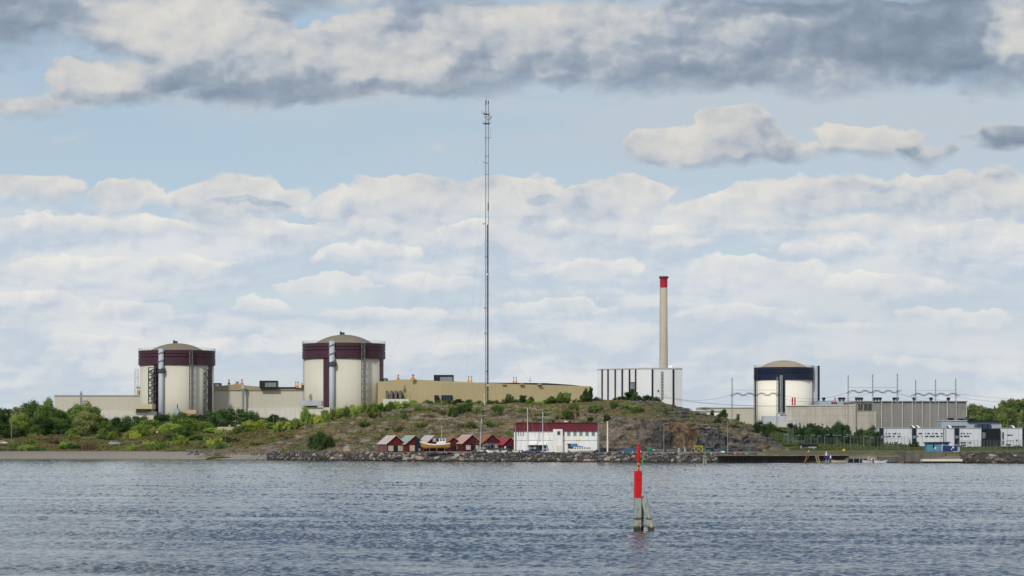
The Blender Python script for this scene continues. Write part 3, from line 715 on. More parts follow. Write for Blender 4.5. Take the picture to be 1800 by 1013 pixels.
cabin(Y2-4, 456, 487, 669.3, 682, 'plant_room', 'black rooftop plant room with grey louvre on the pale hall between the two burgundy reactors')
cabin(Y2+60, 374, 387, 673.5, 681, 'plant_room', 'small black rooftop box just right of the leftmost reactor')
T = Thing('drain_pipe', 'grey vertical flue on the pale wall between the two burgundy reactors', 'chimney', (X(427.5, Y2-4), Y2-4, 3))
T.part('pipe', MB().beam((X(427.5, Y2-4), Y2-4, 3), (X(427.5, Y2-4), Y2-4, Z(684, Y2)), 0.65, n=10), greyd)
T.part('head', MB().beam((X(427.5, Y2-4), Y2-4, Z(684, Y2)), (X(427.5, Y2-4), Y2-4, Z(677, Y2)), 1.05, n=10), greym)
def roof_pipe(px, y0, y1, Yc, w, label, kind='vent'):
    T = Thing('roof_vent', label, 'roof vent', (X(px, Yc), Yc, Z(y1, Yc)), 'ochre vents on the long roofs')
    x = X(px, Yc); hw = w*Yc/F/2
    T.part('base', MB().box(x-hw*1.7, x+hw*1.7, Yc-1, Yc+1, Z(y1, Yc), Z(y1-(y1-y0)*0.4, Yc)), orange)
    T.part('pipe', MB().cyl(x, Yc, Z(y1-(y1-y0)*0.3, Yc), Z(y0, Yc), hw*0.75, n=10), orange)
    T.part('cowl', MB().cyl(x, Yc, Z(y0+1.2, Yc), Z(y0-0.4, Yc), hw*1.1, n=10), greyd)
lm = ['over the pale hall just left of its brown gable peak', 'over the pale hall at its brown gable peak', 'over the pale hall just right of its brown gable peak']
for (px, y0, y1, w), tx in zip([(402.5, 668, 676.5, 2.6), (417, 671.5, 676.5, 6), (425.3, 667.5, 677, 3)],
        ['slim ochre roof vent, leftmost on the pale hall between the reactors', 'squat wide ochre roof vent on the brown gable peak', 'ochre roof vent above the tall grey flue between the reactors']):
    roof_pipe(px, y0, y1, Y2+6, w, tx)
roof_pipe(520, 671.5, 682.5, Y2+6, 2.2, 'thin ochre roof vent right of the black plant room, left one of a pair'); roof_pipe(524, 671.5, 682.5, Y2+6, 2.2, 'thin ochre roof vent right of the black plant room, right one of a pair')
T = Thing('service_platform', 'yellow platform box high on the left edge of the middle reactor', 'platform', (X(531, YB-22), YB-22, Z(684, YB-22)))
T.part('deck', MB().pbox(528.5, 534.5, 673, 677, YB-22, 3), yel); T.part('cabinet', MB().pbox(529.5, 534, 677, 686, YB-22, 2.5), dsteel)
T = Thing('entrance_block', 'white flat roofed entrance block at the foot of the middle reactor', 'building', (X(550, 1500), 1480, 3))
T.part('canopy', MB().pbox(527, 565, 704.3, 713.3, 1478, 12), greym); T.part('entrance', MB().pbox(534, 557, 713.3, 717, 1481, 10), glassd)
T.part('wall', MB().pbox(497, 580, 716.5, 790, 1480, 9), paler); T.part('side_wall', MB().pbox(478, 497, 722, 790, 1480, 9), paler)
T = Thing('shore_store', 'small blue grey plant box with a mast at the foot of the leftmost reactor', 'plant box', (X(309, 1590), 1590, 3))
T.part('body', MB().pbox(304.5, 314, 718.5, 790, 1590, 5), bluegrey); T.part('mast', MB().pbox(311, 312.6, 711, 719, 1590.5, 0.5), dsteel)
single('low_block', MB().pbox(318, 345, 720.8, 790, 1592, 5), mat('peach_block', (0.50, 0.36, 0.24), 0.75, 0.05), 'low peach coloured block at the foot of the leftmost reactor, below its dome', 'building', (X(330, 1592), 1592, 3))

# --- khaki turbine hall behind the hill
YK = 1450
T = Thing('turbine_hall', 'long khaki turbine hall behind the hill, right of the middle reactor', 'industrial hall', (X(850, YK), YK, 2.5))
pts = [(664, 1490, 671.8), (676, 1488, 670.6), (706, 1480, 667.2), (732, 1473, 667.4), (768, 1462, 671), (775, 1460, 672.6), (900, 1462, 675.3), (1000, 1464, 678), (1039, 1465, 679.3), (1039.5, 1530, 680), (664, 1560, 670)]
T.part('wall', MB().prism([(X(p, y), y) for p, y, _ in pts], 2.5, [Z(t, y) for p, y, t in pts]), khaki)
rp = [(778, 1466, 671.8), (800, 1466, 672.2), (960, 1468, 673.6), (1004, 1468, 676.6), (1020, 1468, 678.4), (1020, 1500, 678.6), (778, 1500, 672.2)]
T.part('roof', MB().prism([(X(p, y), y) for p, y, _ in rp], Z(684, 1466), [Z(t, y) for p, y, t in rp]), black)
for px in (681, 689, 697, 705):
    f = T.part('louvre_window', MB().xprofile([(X(px-2.2, 1484), Z(701, 1484)), (X(px+2.2, 1484), Z(701, 1484)), (X(px+2.2, 1484), Z(689, 1484)), (X(px+1.2, 1484), Z(687.2, 1484)), (X(px-1.2, 1484), Z(687.2, 1484)), (X(px-2.2, 1484), Z(689, 1484))], 1477-(px-681)*0.25, 1484), mat('louvre_grey', (.13, .13, .125), .6))
T.part('window', MB().pbox(763.5, 770, 694.8, 705, 1459.8-2.5, 5.5), navyb); w = T.part('window', MB().pbox(776, 795, 694.8, 704, 1459.2, 2), navyb)
b = MB()
for q in (780.8, 785.5, 790.2): b.pbox(q-0.15, q+0.15, 695, 704, 1459.0, 0.15)
T.part('window_frame', b, greyd, w)
for px in (886, 917, 948): T.part('roof_hatch', MB().pbox(px-3.5, px+3.5, 674.6, 676.4, 1460.5, 4), mat('pale_orange_hatch', (0.5, 0.33, 0.2), 0.7))
cabin(1467, 762.5, 797, 659.2, 672.4, 'plant_room', 'big black rooftop plant room with louvre, on the long khaki hall')
cabin(1496, 672, 680.5, 665.2, 671.4, 'plant_room', 'tiny black rooftop box beside the right edge of the middle reactor')
for q, (px, y0, y1, w, tx) in enumerate([(700, 659, 667.6, 3.0, 'single ochre roof vent, leftmost on the long khaki hall'), (726, 659, 667.6, 4.4, 'wide ochre roof vent with dark cowl left of the big black plant room'),
      (823.5, 661.5, 673, 2.0, 'slim ochre vent left of the tall mast, left one of a pair'), (828.5, 661.5, 673, 2.0, 'slim ochre vent left of the tall mast, right one of a pair'),
      (903, 663, 674.5, 1.8, 'slim dark roof vent right of the tall mast, left one of a pair'), (907.5, 663, 674.5, 1.8, 'slim dark roof vent right of the tall mast, right one of a pair')]):
    roof_pipe(px, y0, y1, 1472, w, tx)
single('low_wall', MB().pbox(673, 718.5, 701.5, 790, 1455, 8), paler, 'low pale annex in front of the khaki hall beside the middle reactor', 'building', (X(695, 1455), 1455, 3))
single('roof_aerial', MB().pbox(931.6, 932.4, 662, 675, 1470, 0.25).pbox(929, 935, 668.5, 669.2, 1470, 0.2), greyd, 'thin cross shaped roof aerial on the right part of the khaki hall', 'aerial', (X(932, 1470), 1470, Z(675, 1470)))

# --- white reactor block with navy slots, and the stack
YW = 1700
T = Thing('reactor_block', 'white square reactor building with dark vertical slots below the tall stack', 'reactor building', (X(1125, YW), YW, 2.5))
foot = [(1050, 1722, 648.6), (1118, 1700, 648.2), (1148, 1694, 647.2), (1186, 1696, 648.4), (1199.5, 1698, 650), (1199.5, 1760, 650), (1050, 1760, 649)]
T.part('wall', MB().prism([(X(p, y), y) for p, y, _ in foot], 2.5, [Z(t, y) for p, y, t in foot]), whites)
def yface(px):
    return float(np.interp(px, [1050, 1118, 1148, 1186, 1199.5], [1722, 1700, 1694, 1696, 1698]))
def slot(x0, x1, y0, y1, m, name, parent=None, pr=0.5):
    a, b2 = yface(x0)-pr, yface(x1)-pr
    return T.part(name, MB().prism([(X(x0, a), a), (X(x1, b2), b2), (X(x1, b2), b2+pr+1.5), (X(x0, a), a+pr+1.5)], Z(y1, a), Z(y0, a)), m, parent)
for x0, x1 in ((1057.0, 1059.4), (1067.4, 1069.9), (1080, 1082.5), (1092.2, 1095), (1105, 1107.7), (1115.9, 1118.3), (1145.3, 1148.2), (1182.2, 1185.3)):
    slot(x0, x1, 649.4, 745, navyb, 'cladding_slot')
g = slot(1107.9, 1115.7, 673, 745, glassg, 'stair_window'); slot(1107.9, 1115.7, 672, 673, navyb, 'window_head', g, 0.7); slot(1107.9, 1115.7, 684, 685, navyb, 'window_bar', g, 0.7)
g = slot(1162.0, 1165.8, 653, 702, glassg, 'stair_window')
for yy in (658, 663.5, 669, 674.5, 680, 685.5, 691, 696.5): slot(1161.9, 1165.9, yy-0.5, yy+0.5, greym, 'window_bar', g, 0.7)
slot(1156, 1158, 685.6, 688.8, black, 'vent_opening')
T.part('coping', MB().prism([(X(p, y-0.3), y-0.3) for p, y, _ in foot[:5]]+[(X(1199, 1735), 1735), (X(1050, 1735), 1735)], Z(649.2, YW), Z(647.0, YW)), greym)
T.part('roof_dome', MB().sphere((X(1179.5, 1715), 1715, Z(647.5, 1715)), 1.9, 14, 8), whitep, smooth=True)
YS = 1730
T = Thing('tall_stack', 'tall pale concrete stack with crimson top rising over the white slotted building', 'chimney', (X(1166.7, YS), YS, 2.5))
kS = YS/F; cx = X(1166.8, YS)
T.part('shaft', MB().lathe([(7.1*kS, 2.5), (7.0*kS, Z(640, YS)), (6.35*kS, Z(506, YS))], cx, YS, 40), stackm, smooth=True)
T.part('cap', MB().lathe([(6.4*kS, Z(505.5, YS)), (6.4*kS, Z(489.5, YS)), (7.4*kS, Z(488.5, YS)), (7.4*kS, Z(486.2, YS)), (6.0*kS, Z(486.0, YS))], cx, YS, 40), redc, smooth=False)
pl = MB().lathe([(6.4*kS, Z(489.6, YS)), (8.2*kS, Z(489.6, YS)), (8.2*kS, Z(489.0, YS)), (6.4*kS, Z(489.0, YS))], cx, YS, 40, cap=False)
for i in range(30):
    a = 2*math.pi*i/30; x, y = cx+8.1*kS*math.cos(a), YS+8.1*kS*math.sin(a); pl.beam((x, y, Z(489, YS)), (x, y, Z(486.4, YS)), 0.09)
for zz in (487.6, 486.4): pl.lathe([(8.05*kS, Z(zz, YS)), (8.15*kS, Z(zz, YS)), (8.15*kS, Z(zz-0.3, YS)), (8.05*kS, Z(zz-0.3, YS))], cx, YS, 40, cap=False)
T.part('gallery', pl, dsteel)
T.part('ladder', MB().beam((cx-7.15*kS, YS, Z(645, YS)), (cx-6.4*kS, YS, Z(489, YS)), 0.22), greyd)
for zz in (537, 592): T.part('aircraft_lamp', MB().box(cx-8.6*kS, cx-6.4*kS, YS-0.4, YS+0.4, Z(zz+0.7, YS), Z(zz-0.7, YS)), whitep)

# --- right hand side: low halls, concrete turbine halls
single('low_hall', MB().pbox(1229, 1332, 717, 790, 1790, 30).pbox(1229, 1332, 716.2, 717.4, 1789.5, 30), cream2, 'low cream hall between the rocky hill and the navy banded reactor', 'industrial hall', (X(1280, 1790), 1790, 3))
single('low_shed', MB().pbox(1225, 1268, 722.5, 790, 1600, 14).pbox(1224, 1269, 721.7, 722.8, 1599, 15.5), whitep, 'long low white shed behind the right slope of the rocky hill', 'shed', (X(1246, 1600), 1600, 3))
T = Thing('service_building', 'stepped white service building at the foot of the navy banded reactor', 'building', (X(1365, 1660), 1660, 3))
T.part('rear_block', MB().pbox(1342, 1384, 731.5, 790, 1670, 14), greym); T.part('front_block', MB().pbox(1353, 1398, 740.3, 790, 1655, 14), mat('light_grey_render', (0.50, 0.50, 0.50), 0.75, 0.05))
T.part('door', MB().pbox(1353.2, 1356, 741.5, 756, 1654.6, 0.3), navyb)
b = MB()
for i in range(7): b.pbox(1366+i*4.0, 1366.5+i*4.0, 725.5, 732, 1672, 0.2)
b.pbox(1366, 1390.5, 725.3, 725.9, 1672, 0.2).pbox(1366, 1390.5, 728.5, 729, 1672, 0.2)
T.part('roof_railing', b, greym)
for px in (1373, 1380.5): T.part('roof_unit', MB().pbox(px, px+3.6, 729.5, 731.6, 1671, 3), dsteel)
T = Thing('turbine_hall', 'pale concrete turbine hall in front of the navy banded reactor', 'industrial hall', (X(1440, 1650), 1650, 2.5))
T.part('wall', MB().prism([(X(1382, 1665), 1665), (X(1484, 1650), 1650), (X(1506, 1646), 1646), (X(1506, 1700), 1700), (X(1382, 1700), 1700)], 2.5, [Z(713.5, 1665), Z(713, 1650), Z(712.5, 1646), Z(712.5, 1700), Z(713.5, 1700)]), conc2)
T.part('coping', MB().prism([(X(1381.5, 1664.4), 1664.4), (X(1484, 1649.4), 1649.4), (X(1506, 1645.4), 1645.4), (X(1506, 1660), 1660), (X(1381.5, 1680), 1680)], Z(713.2, 1650), Z(711.9, 1650)), creamw)
T.part('upper_storey', MB().pbox(1440, 1508, 704.5, 720, 1705, 30), bluegrey)
T = Thing('turbine_hall', 'big grey concrete turbine hall with white pilasters above the white offices', 'industrial hall', (X(1600, 1640), 1640, 2.5))
T.part('wall', MB().pbox(1506.3, 1700, 706, 790, 1640, 70), conc)
T.part('coping', MB().pbox(1505.5, 1701, 704.9, 706.4, 1639, 71), concs)
for px in (1550, 1568, 1586.4, 1603.7, 1621.7, 1635, 1650.4, 1665.8, 1681.5, 1699.2): T.part('pilaster', MB().pbox(px-0.65, px+0.65, 706.5, 790, 1639.2, 0.7), mat('pilaster_paint', (.50, .49, .45), .7, .05))
for x0, x1 in ((1509, 1515.5), (1519, 1532)):
    w = T.part('window', MB().pbox(x0, x1, 709, 722.3, 1639.4, 0.5), glassd)
    T.part('window_frame', MB().pbox(x0-0.6, x1+0.6, 708.3, 709.2, 1639.2, 0.5).pbox(x0-0.6, x1+0.6, 722, 722.9, 1639.2, 0.5).pbox((x0+x1)/2-0.3, (x0+x1)/2+0.3, 709, 722, 1639.1, 0.2), concs, w)
T.part('wall_inset', MB().pbox(1506.8, 1541, 723.5, 790, 1639.3, 0.6), conc2)
desc = {1448: 'leftmost, above the pale concrete hall', 1479.5: 'wide one above the right part of the pale concrete hall', 1510: 'wide one above the windows of the grey hall', 1542: 'wide one just right of the upper windows',
        1574.5: 'above the third pilaster from the left', 1607: 'above the fourth pilaster from the left', 1636.5: 'above the middle of the grey hall', 1667: 'rightmost of the row'}
for px, w in ((1448, 5.5), (1479.5, 12.5), (1510, 14), (1542, 15.5), (1574.5, 11), (1607, 7), (1636.5, 7), (1667, 6.5)):
    T = Thing('roof_ventilator', 'dark mushroom ventilator, '+desc[px], 'roof vent', (X(px, 1655), 1655, Z(705, 1655)), 'ventilators along the concrete roofs')
    nn = max(1, round(w/5.5)); b = MB(); c = MB()
    for i in range(nn):
        x = X(px+(i-(nn-1)/2)*(w/nn), 1655); rr = min(w/nn, 6)*0.56*1655/F
        b.cyl(x, 1655, Z(706, 1655), Z(702.3, 1655), rr*0.6, n=12)
        c.lathe([(rr*0.6, Z(703.2, 1655)), (rr*1.05, Z(701.8, 1655)), (rr*1.05, Z(700.0, 1655)), (rr*0.8, Z(698.8, 1655))], x, 1655, 12)
    T.part('neck', b, dsteel); T.part('hood', c, black)
for px, y0 in ((1393.0, 699), (1397.3, 699)):
    T = Thing('roof_flue', 'plain red roof flue, %s one of the pair before the navy banded reactor' % ('left' if px < 1395 else 'right'), 'flue', (X(px, 1672), 1672, Z(713, 1672)))
    T.part('pipe', MB().cyl(X(px, 1672), 1672, Z(715, 1672), Z(y0, 1672), 0.42, n=12), redc)
    T.part('base_collar', MB().cyl(X(px, 1672), 1672, Z(713.5, 1672), Z(711.5, 1672), 0.55, n=12), dsteel)
T = Thing('striped_flue', 'short red and white flue on the blue grey storey between the ventilators', 'flue', (X(1468, 1706), 1706, Z(705, 1706)))
T.part('pipe', MB().cyl(X(1468, 1708), 1708, Z(706, 1708), Z(699, 1708), 0.35, n=10), redc); T.part('frame', MB().pbox(1461, 1471, 706.5, 708.2, 1704, 0.4), redc)

# --- gantries of the switchyard
def gantry(masts, y_beam, ytop, Yg, label, over=5, heights=None):
    T = Thing('line_gantry', label, 'power line gantry', (X(masts[0], Yg), Yg, 3), 'lattice gantries of the switchyard')
    for i, px in enumerate(masts):
        x = X(px, Yg); b = MB(); zt = Z(ytop if heights is None else heights[i], Yg)
        for sx in (-0.55, 0.55): b.beam((x+sx, Yg, 3), (x+sx*0.3, Yg, zt), 0.16)
        n = 16
        for k in range(n):
            z0 = 3+(zt-3)*k/n; z1 = 3+(zt-3)*(k+1)/n; s = 1 if k % 2 else -1; w0 = 0.55*(1-0.7*k/n); w1 = 0.55*(1-0.7*(k+1)/n)
            b.beam((x-s*w0, Yg, z0), (x+s*w1, Yg, z1), 0.09)
        T.part('mast', b, greyd)
    b = MB(); x0 = X(masts[0]-over, Yg); x1 = X(masts[-1]+over, Yg); zu = Z(y_beam, Yg); n = int((x1-x0)/3.0)
    b.beam((X(masts[0], Yg), Yg, zu), (X(masts[-1], Yg), Yg, zu), 0.07)
    seg = 3.3; n = int((x1-x0)/seg)
    for off, yy, w_ in ((0.0, -0.7, 0.22), (0.5, 0.9, 0.16)):
        for k in range(n):
            a = x0+(k+off)*seg; c = a+seg*1.12
            up, dn = zu-1.4, zu-3.2
            if k % 2: up, dn = dn, up
            b.beam((a, Yg+yy, dn), (c, Yg+yy, up), w_)
    T.part('crossbeam', b, black)
    return T
gantry([1287, 1326, 1366], 686, 664, 1560, 'lattice line gantry in front of the left edge of the navy banded reactor', 4, [664, 668, 663])
gantry([1491, 1534, 1577.5], 681.5, 657, 1600, 'taller lattice line gantry above the windows of the grey concrete hall', 4, [659.5, 658, 657])
gantry([1609.5, 1644.5, 1680], 686.5, 667, 1610, 'lattice line gantry above the right half of the grey concrete hall', 9, [668, 667, 666])
wires = [((1165, 693, 1600), (1210, 715, 1500), (1420, 716, 1560)), ((1165, 697, 1600), (1230, 719, 1500), (1490, 712, 1560)), ((1287, 692, 1560), (1250, 712, 1520), (1165, 699, 1600)),
         ((1366, 692, 1560), (1430, 712, 1580), (1491, 690, 1600)), ((1368, 700, 1560), (1440, 717, 1580), (1534, 690, 1600)), ((1577, 689, 1600), (1640, 720, 1500), (1800, 726, 1400)),
         ((1577, 692, 1600), (1600, 700, 1605), (1700, 707, 1700)), ((1680, 692, 1610), (1760, 704, 1650), (1900, 706, 1800)), ((1644, 692, 1610), (1720, 709, 1650), (1900, 714, 1800))]
for i, (a, m_, c) in enumerate(wires):
    p0, p1, p2 = [Vector((X(q[0], q[2]), q[2], Z(q[1], q[2]))) for q in (a, m_, c)]
    b = MB(); n = 14; prev = None
    for k in range(n+1):
        t_ = k/n; L0 = p0*(1-t_)**2+p1*2*t_*(1-t_)+p2*t_**2
        if prev is not None: b.beam(prev, L0, 0.06, n=3)
        prev = L0
    single('power_line', b, dsteel, ['thin dark overhead wire drooping from the lattice gantries across the switchyard'][0], 'wire', tuple(p0), 'overhead wires of the switchyard')

# --- white office rows at the right
YO = 905
T = Thing('office_block', 'long low white office block with navy stair bays behind the cyan shed', 'office building', (X(1630, YO), YO, 2.8))
T.part('wall', MB().pbox(1536, 1725, 753, 796, YO, 14), whiteo)
T.part('coping', MB().pbox(1535.5, 1725.6, 752.2, 753.2, YO-0.2, 14.4), greym)
for x0, x1 in ((1545.8, 1552.8), (1603.4, 1610.6), (1678, 1686)):
    t2 = T.part('stair_bay', MB().pbox(x0, x1, 752.6, 796, YO-0.5, 1.0), navyb)
    T.part('glazing', MB().pbox(x0+1, x1-1, 766, 771, YO-0.65, 0.12).pbox(x0+1, x1-1, 781, 784, YO-0.65, 0.12), glassg, t2)
T.part('expansion_joint', MB().pbox(1658.3, 1659.6, 753.4, 796, YO-0.15, 0.12).pbox(1662.2, 1662.8, 753.4, 796, YO-0.15, 0.12), dsteel)
def wins(Tn, rows, Yf, m=glassd):
    for y, xs in rows:
        for x0, x1 in xs: Tn.part('window', MB().pbox(x0, x1, y-1.15, y+1.15, Yf-0.12, 0.2), m)
r1 = [(1556.5, 1558.6), (1562, 1564.5), (1569, 1570.4), (1571.4, 1575.2), (1577.5, 1578.6), (1580.6, 1582.6)]
r2 = [(1554.6, 1556), (1557.4, 1560.2), (1561.5, 1565.6), (1569.4, 1572.3), (1578.3, 1582.8)]
r3 = [(1615.0, 1620.3), (1626, 1627.2), (1630.2, 1634.6), (1638.6, 1641.2), (1644, 1648.3), (1654.6, 1657.2)]
r4 = [(1612.3, 1614.6), (1619.6, 1620.8), (1626.2, 1631.6), (1634, 1643.2), (1645.4, 1650.6), (1653.5, 1656.4)]
r5 = [(1688.8, 1691), (1693.3, 1696), (1699.2, 1701.6), (1703.2, 1704.3), (1706.2, 1707.4)]
wins(T, [(762.4, r1), (767.2, r2), (762.2, r3), (767.2, r4), (762.2, r5), (767.2, [(1688.2, 1692.2), (1694.4, 1699.6), (1700.5, 1703.8)]),
         (778.5, [(1557.4, 1561), (1564.3, 1565.5), (1568, 1569.4), (1571.8, 1578.4), (1612.5, 1615.6), (1625.5, 1626.8), (1688.4, 1698.4), (1703, 1706.8)]),
         (782.8, [(1555.8, 1558.2), (1562, 1566.2), (1569.4, 1573), (1576, 1577.6), (1688.6, 1698)])], YO)
for px, tx in ((1604, 'white slanted skylight above the second navy stair bay, left of a pair'), (1612.4, 'white slanted skylight above the second navy stair bay, right of a pair'), (1667.8, 'white slanted skylight left of the third navy stair bay'), (1780, 'white slanted skylight on the rightmost white block')):
    K = Thing('skylight', tx, 'skylight', (X(px+4, YO+3), YO+3, Z(753, YO)), 'slanted skylights on the offices')
    K.part('pane', MB().xprofile([(X(px+4, YO), Z(753, YO)), (X(px+8, YO), Z(753, YO)), (X(px+3, YO), Z(748, YO)), (X(px, YO), Z(748.6, YO))], YO+2, YO+6), whitep)
    K.part('side_panel', MB().xprofile([(X(px, YO), Z(753, YO)), (X(px+3.9, YO), Z(753, YO)), (X(px, YO), Z(749, YO))], YO+2.5, YO+5.5), navyb)
T = Thing('entrance_hall', 'dark glass entrance hall between the two white office blocks', 'office building', (X(1740, YO), YO, 2.8))
T.part('glass_wall', MB().pbox(1725.7, 1750, 753.5, 796, YO+1, 12), navyb); T.part('dark_wall', MB().pbox(1734.5, 1758.5, 754, 796, YO-1.5, 2.4), black)
b = MB()
for q in range(1, 8): b.pbox(1734.5+q*3-0.15, 1734.5+q*3+0.15, 754.2, 796, YO-1.65, 0.1)
T.part('mullion', b, navy)
T.part('grey_glazing', MB().pbox(1726.2, 1733.6, 760.5, 771, YO+0.8, 0.15), glassg)  # pane of grey glass, paler than the wall around it
T = Thing('office_block', 'white office block with few windows at the right edge of the frame', 'office building', (X(1778, YO), YO, 2.8))
T.part('wall', MB().pbox(1758.5, 1797, 753, 796, YO-0.5, 14), whiteo); T.part('end_bay', MB().pbox(1797, 1830, 753.5, 796, YO, 13), navyb)
T.part('coping', MB().pbox(1758.2, 1797.3, 752.2, 753.2, YO-0.7, 14.4), greym); T.part('slot_window', MB().pbox(1762, 1764.6, 760, 772, YO-0.7, 0.25).pbox(1762, 1764.6, 775, 781.5, YO-0.7, 0.25), dsteel)
wins(T, [(765, [(1770, 1776.2), (1777.5, 1780)]), (774, [(1786, 1788.8)]), (782, [(1768, 1777)])], YO-0.5)
T.part('lettering_band', MB().pbox(1770, 1781.5, 773.6, 775, YO-0.6, 0.12), greym)
YP = 975
T = Thing('rear_office', 'blue grey two storey building with dark flat roof behind the white offices', 'office building', (X(1710, YP), YP, 2.8))
T.part('wall', MB().pbox(1655.2, 1702, 740, 796, YP, 16), bluegrey); T.part('wing', MB().prism([(X(1702, YP-1), YP-1), (X(1760.5, YP-1), YP-1), (X(1760.5, YP), YP+14), (X(1702, YP), YP+14)], 2.8, [Z(739.5, YP), Z(741.5, YP), Z(741.5, YP), Z(739.5, YP)]), bluegrey)
T.part('roof', MB().prism([(X(1701.5, YP-2), YP-2), (X(1761.5, YP-2), YP-2), (X(1761.5, YP), YP+15), (X(1701.5, YP), YP+15)], Z(741.8, YP), [Z(738, YP), Z(739.8, YP), Z(739.8, YP), Z(738, YP)]), navyb)
T.part('coping', MB().pbox(1655, 1702, 738.9, 740.3, YP-0.3, 16), greym)
T.part('window', MB().pbox(1673.5, 1697.5, 748.6, 751.8, YP-0.3, 0.4), dsteel)
for px, w, y0, tx in ((1672, 9, 735, 'low dark roof box left on the blue grey building'), (1690, 8, 735.8, 'low dark roof box in the middle of the blue grey building'), (1709, 12, 735.6, 'wide dark roof box right on the blue grey building')):
    K = Thing('roof_box', tx, 'roof box', (X(px, YP+3), YP+3, Z(739, YP))); K.part('body', MB().pbox(px-w/2, px+w/2, y0+1, 739.4, YP+2, 4), navyb); K.part('lid', MB().pbox(px-w/2-0.5, px+w/2+0.5, y0, y0+1, YP+1.6, 4.8), black)
K = Thing('cooling_unit', 'rounded dark blue tank unit on the roof of the glass entrance hall', 'tank', (X(1732, YO+4), YO+4, Z(753.5, YO)))
prof = [(X(1719, YO), Z(753.6, YO)), (X(1746, YO), Z(753.6, YO)), (X(1746, YO), Z(748.5, YO)), (X(1744.5, YO), Z(746.4, YO)), (X(1741, YO), Z(745.4, YO)), (X(1723, YO), Z(745.6, YO)), (X(1720, YO), Z(747, YO))]
K.part('body', MB().xprofile(prof, YO+3, YO+8), mat('slate_blue_tank', (0.03, 0.05, 0.09), 0.5)); K.part('rib', MB().pbox(1727, 1727.6, 745.2, 753.6, YO+2.7, 0.2).pbox(1736, 1736.6, 745.2, 753.6, YO+2.7, 0.2), navyb)

# cyan shed, container, sign, quay, pontoon
YQ = 790
T = Thing('site_shed', 'cyan site shed with thin dark roof on the concrete quay', 'shed', (X(1648, YQ), YQ, gz(1648, YQ)))
T.part('wall', MB().pbox(1629.5, 1668, 779, 798, YQ, 5), cyan); T.part('roof', MB().prism([(X(1628, YQ-0.5), YQ-0.5), (X(1671, YQ-0.5), YQ-0.5), (X(1671, YQ), YQ+5.5), (X(1628, YQ), YQ+5.5)], Z(779, YQ), [Z(777.8, YQ), Z(777.2, YQ), Z(776.6, YQ), Z(777.2, YQ)]), navyb)
T.part('door', MB().pbox(1640.2, 1642.2, 780.5, 788, YQ-0.1, 0.12), navyb); T.part('gable_panel', MB().pbox(1655, 1657.8, 779.5, 796, YQ-0.1, 0.12), greym); T.part('notice', MB().pbox(1643, 1645.5, 786.5, 789.5, YQ-0.1, 0.12), whitep)
T = Thing('shipping_container', 'dark blue container to the right of the cyan shed', 'container', (X(1673, 778), 778, gz(1673, 778)))
c_ = T.part('body', MB().pbox(1663, 1683, 784, 799.5, 778, 6), contb)
T.part('emblem', MB().pbox(1674, 1677, 785.2, 788.2, 777.9, 0.08).pbox(1671.8, 1673.6, 789, 791, 777.9, 0.08), whitep); T.part('corner_post', MB().pbox(1682.8, 1687, 786, 799.5, 778.2, 2), bluegrey)
T = Thing('notice_board', 'white notice board with yellow panel before the blue container', 'sign', (X(1679.5, 770), 770, gz(1680, 770)))
T.part('board', MB().pbox(1674.8, 1684.6, 793.5, 800, 770, 0.2), whitep); T.part('yellow_panel', MB().pbox(1677, 1682, 796, 798.6, 769.9, 0.08), yel)
for q in (1675.6, 1683.8): T.part('post', MB().pbox(q-0.3, q+0.3, 800, 803.5, 770.05, 0.12), woodm)
def quay(u0, u1, ytop, Yq, dep, m, name, label, cat='quay'):
    return single(name, MB().box(X(u0, Yq), X(u1, Yq), Yq, Yq+dep, -1.5, Z(ytop, Yq)), m, label, cat, (X((u0+u1)/2, Yq), Yq, -1.5))
quay(1592, 1662, 793.5, 738, 22, quaym, 'concrete_quay', 'tall grey concrete quay wall below the cyan shed')
quay(1548, 1592.5, 803.0, 742, 16, quaym, 'concrete_quay', 'lower grey concrete quay wall left of the cyan shed')
T = Thing('pontoon', 'long cream white pontoon moored below the concrete quay', 'pontoon', (X(1656, 727), 727, 0))
T.part('deck', MB().pbox(1621, 1692, 807.2, 811.2, 725, 3), mat('cream_pontoon_paint', (0.68, 0.60, 0.42), 0.6, 0.1, 0.8)); T.part('float', MB().pbox(1622, 1693, 811.2, 816.5, 725.3, 2.6), black)
T = Thing('timber_jetty', 'long dark timber jetty on piles running from the rock wall to the moored boats', 'jetty', (X(1390, 748), 748, 0))
T.part('deck', MB().pbox(1262, 1492, 799.5, 801.6, 752, 6), woodm)
b = MB()
for i in range(58):
    px = 1263+i*4.0+random.uniform(-.6, .6); b.pbox(px, px+1.3, 801, 816, 752+random.choice((0, 0.4)), 0.35)
T.part('pile', b, dwood); tagit(T.o.children[-1], None, kind='stuff')
b = MB()
for y in (804, 808, 811.3): b.pbox(1262, 1491, y, y+1.6, 752.5, 0.3)
b.box(X(1262, 756), X(1491, 756), 756.5, 757, -1, Z(802, 756))
T.part('waling', b, dwood)
T = Thing('timber_jetty', 'short low floating jetty between the two small moored boats', 'jetty', (X(1510, 745), 745, 0))
T.part('deck', MB().pbox(1488, 1526, 805.8, 807, 745, 3), woodm); b = MB()
for px in (1490, 1500.5, 1511, 1518, 1524): b.pbox(px-0.6, px+0.6, 805.5, 816, 744.8, 0.3)
T.part('post', b, greyd); T.part('skirt', MB().pbox(1489, 1525, 807, 813, 745.6, 0.3), navyb)

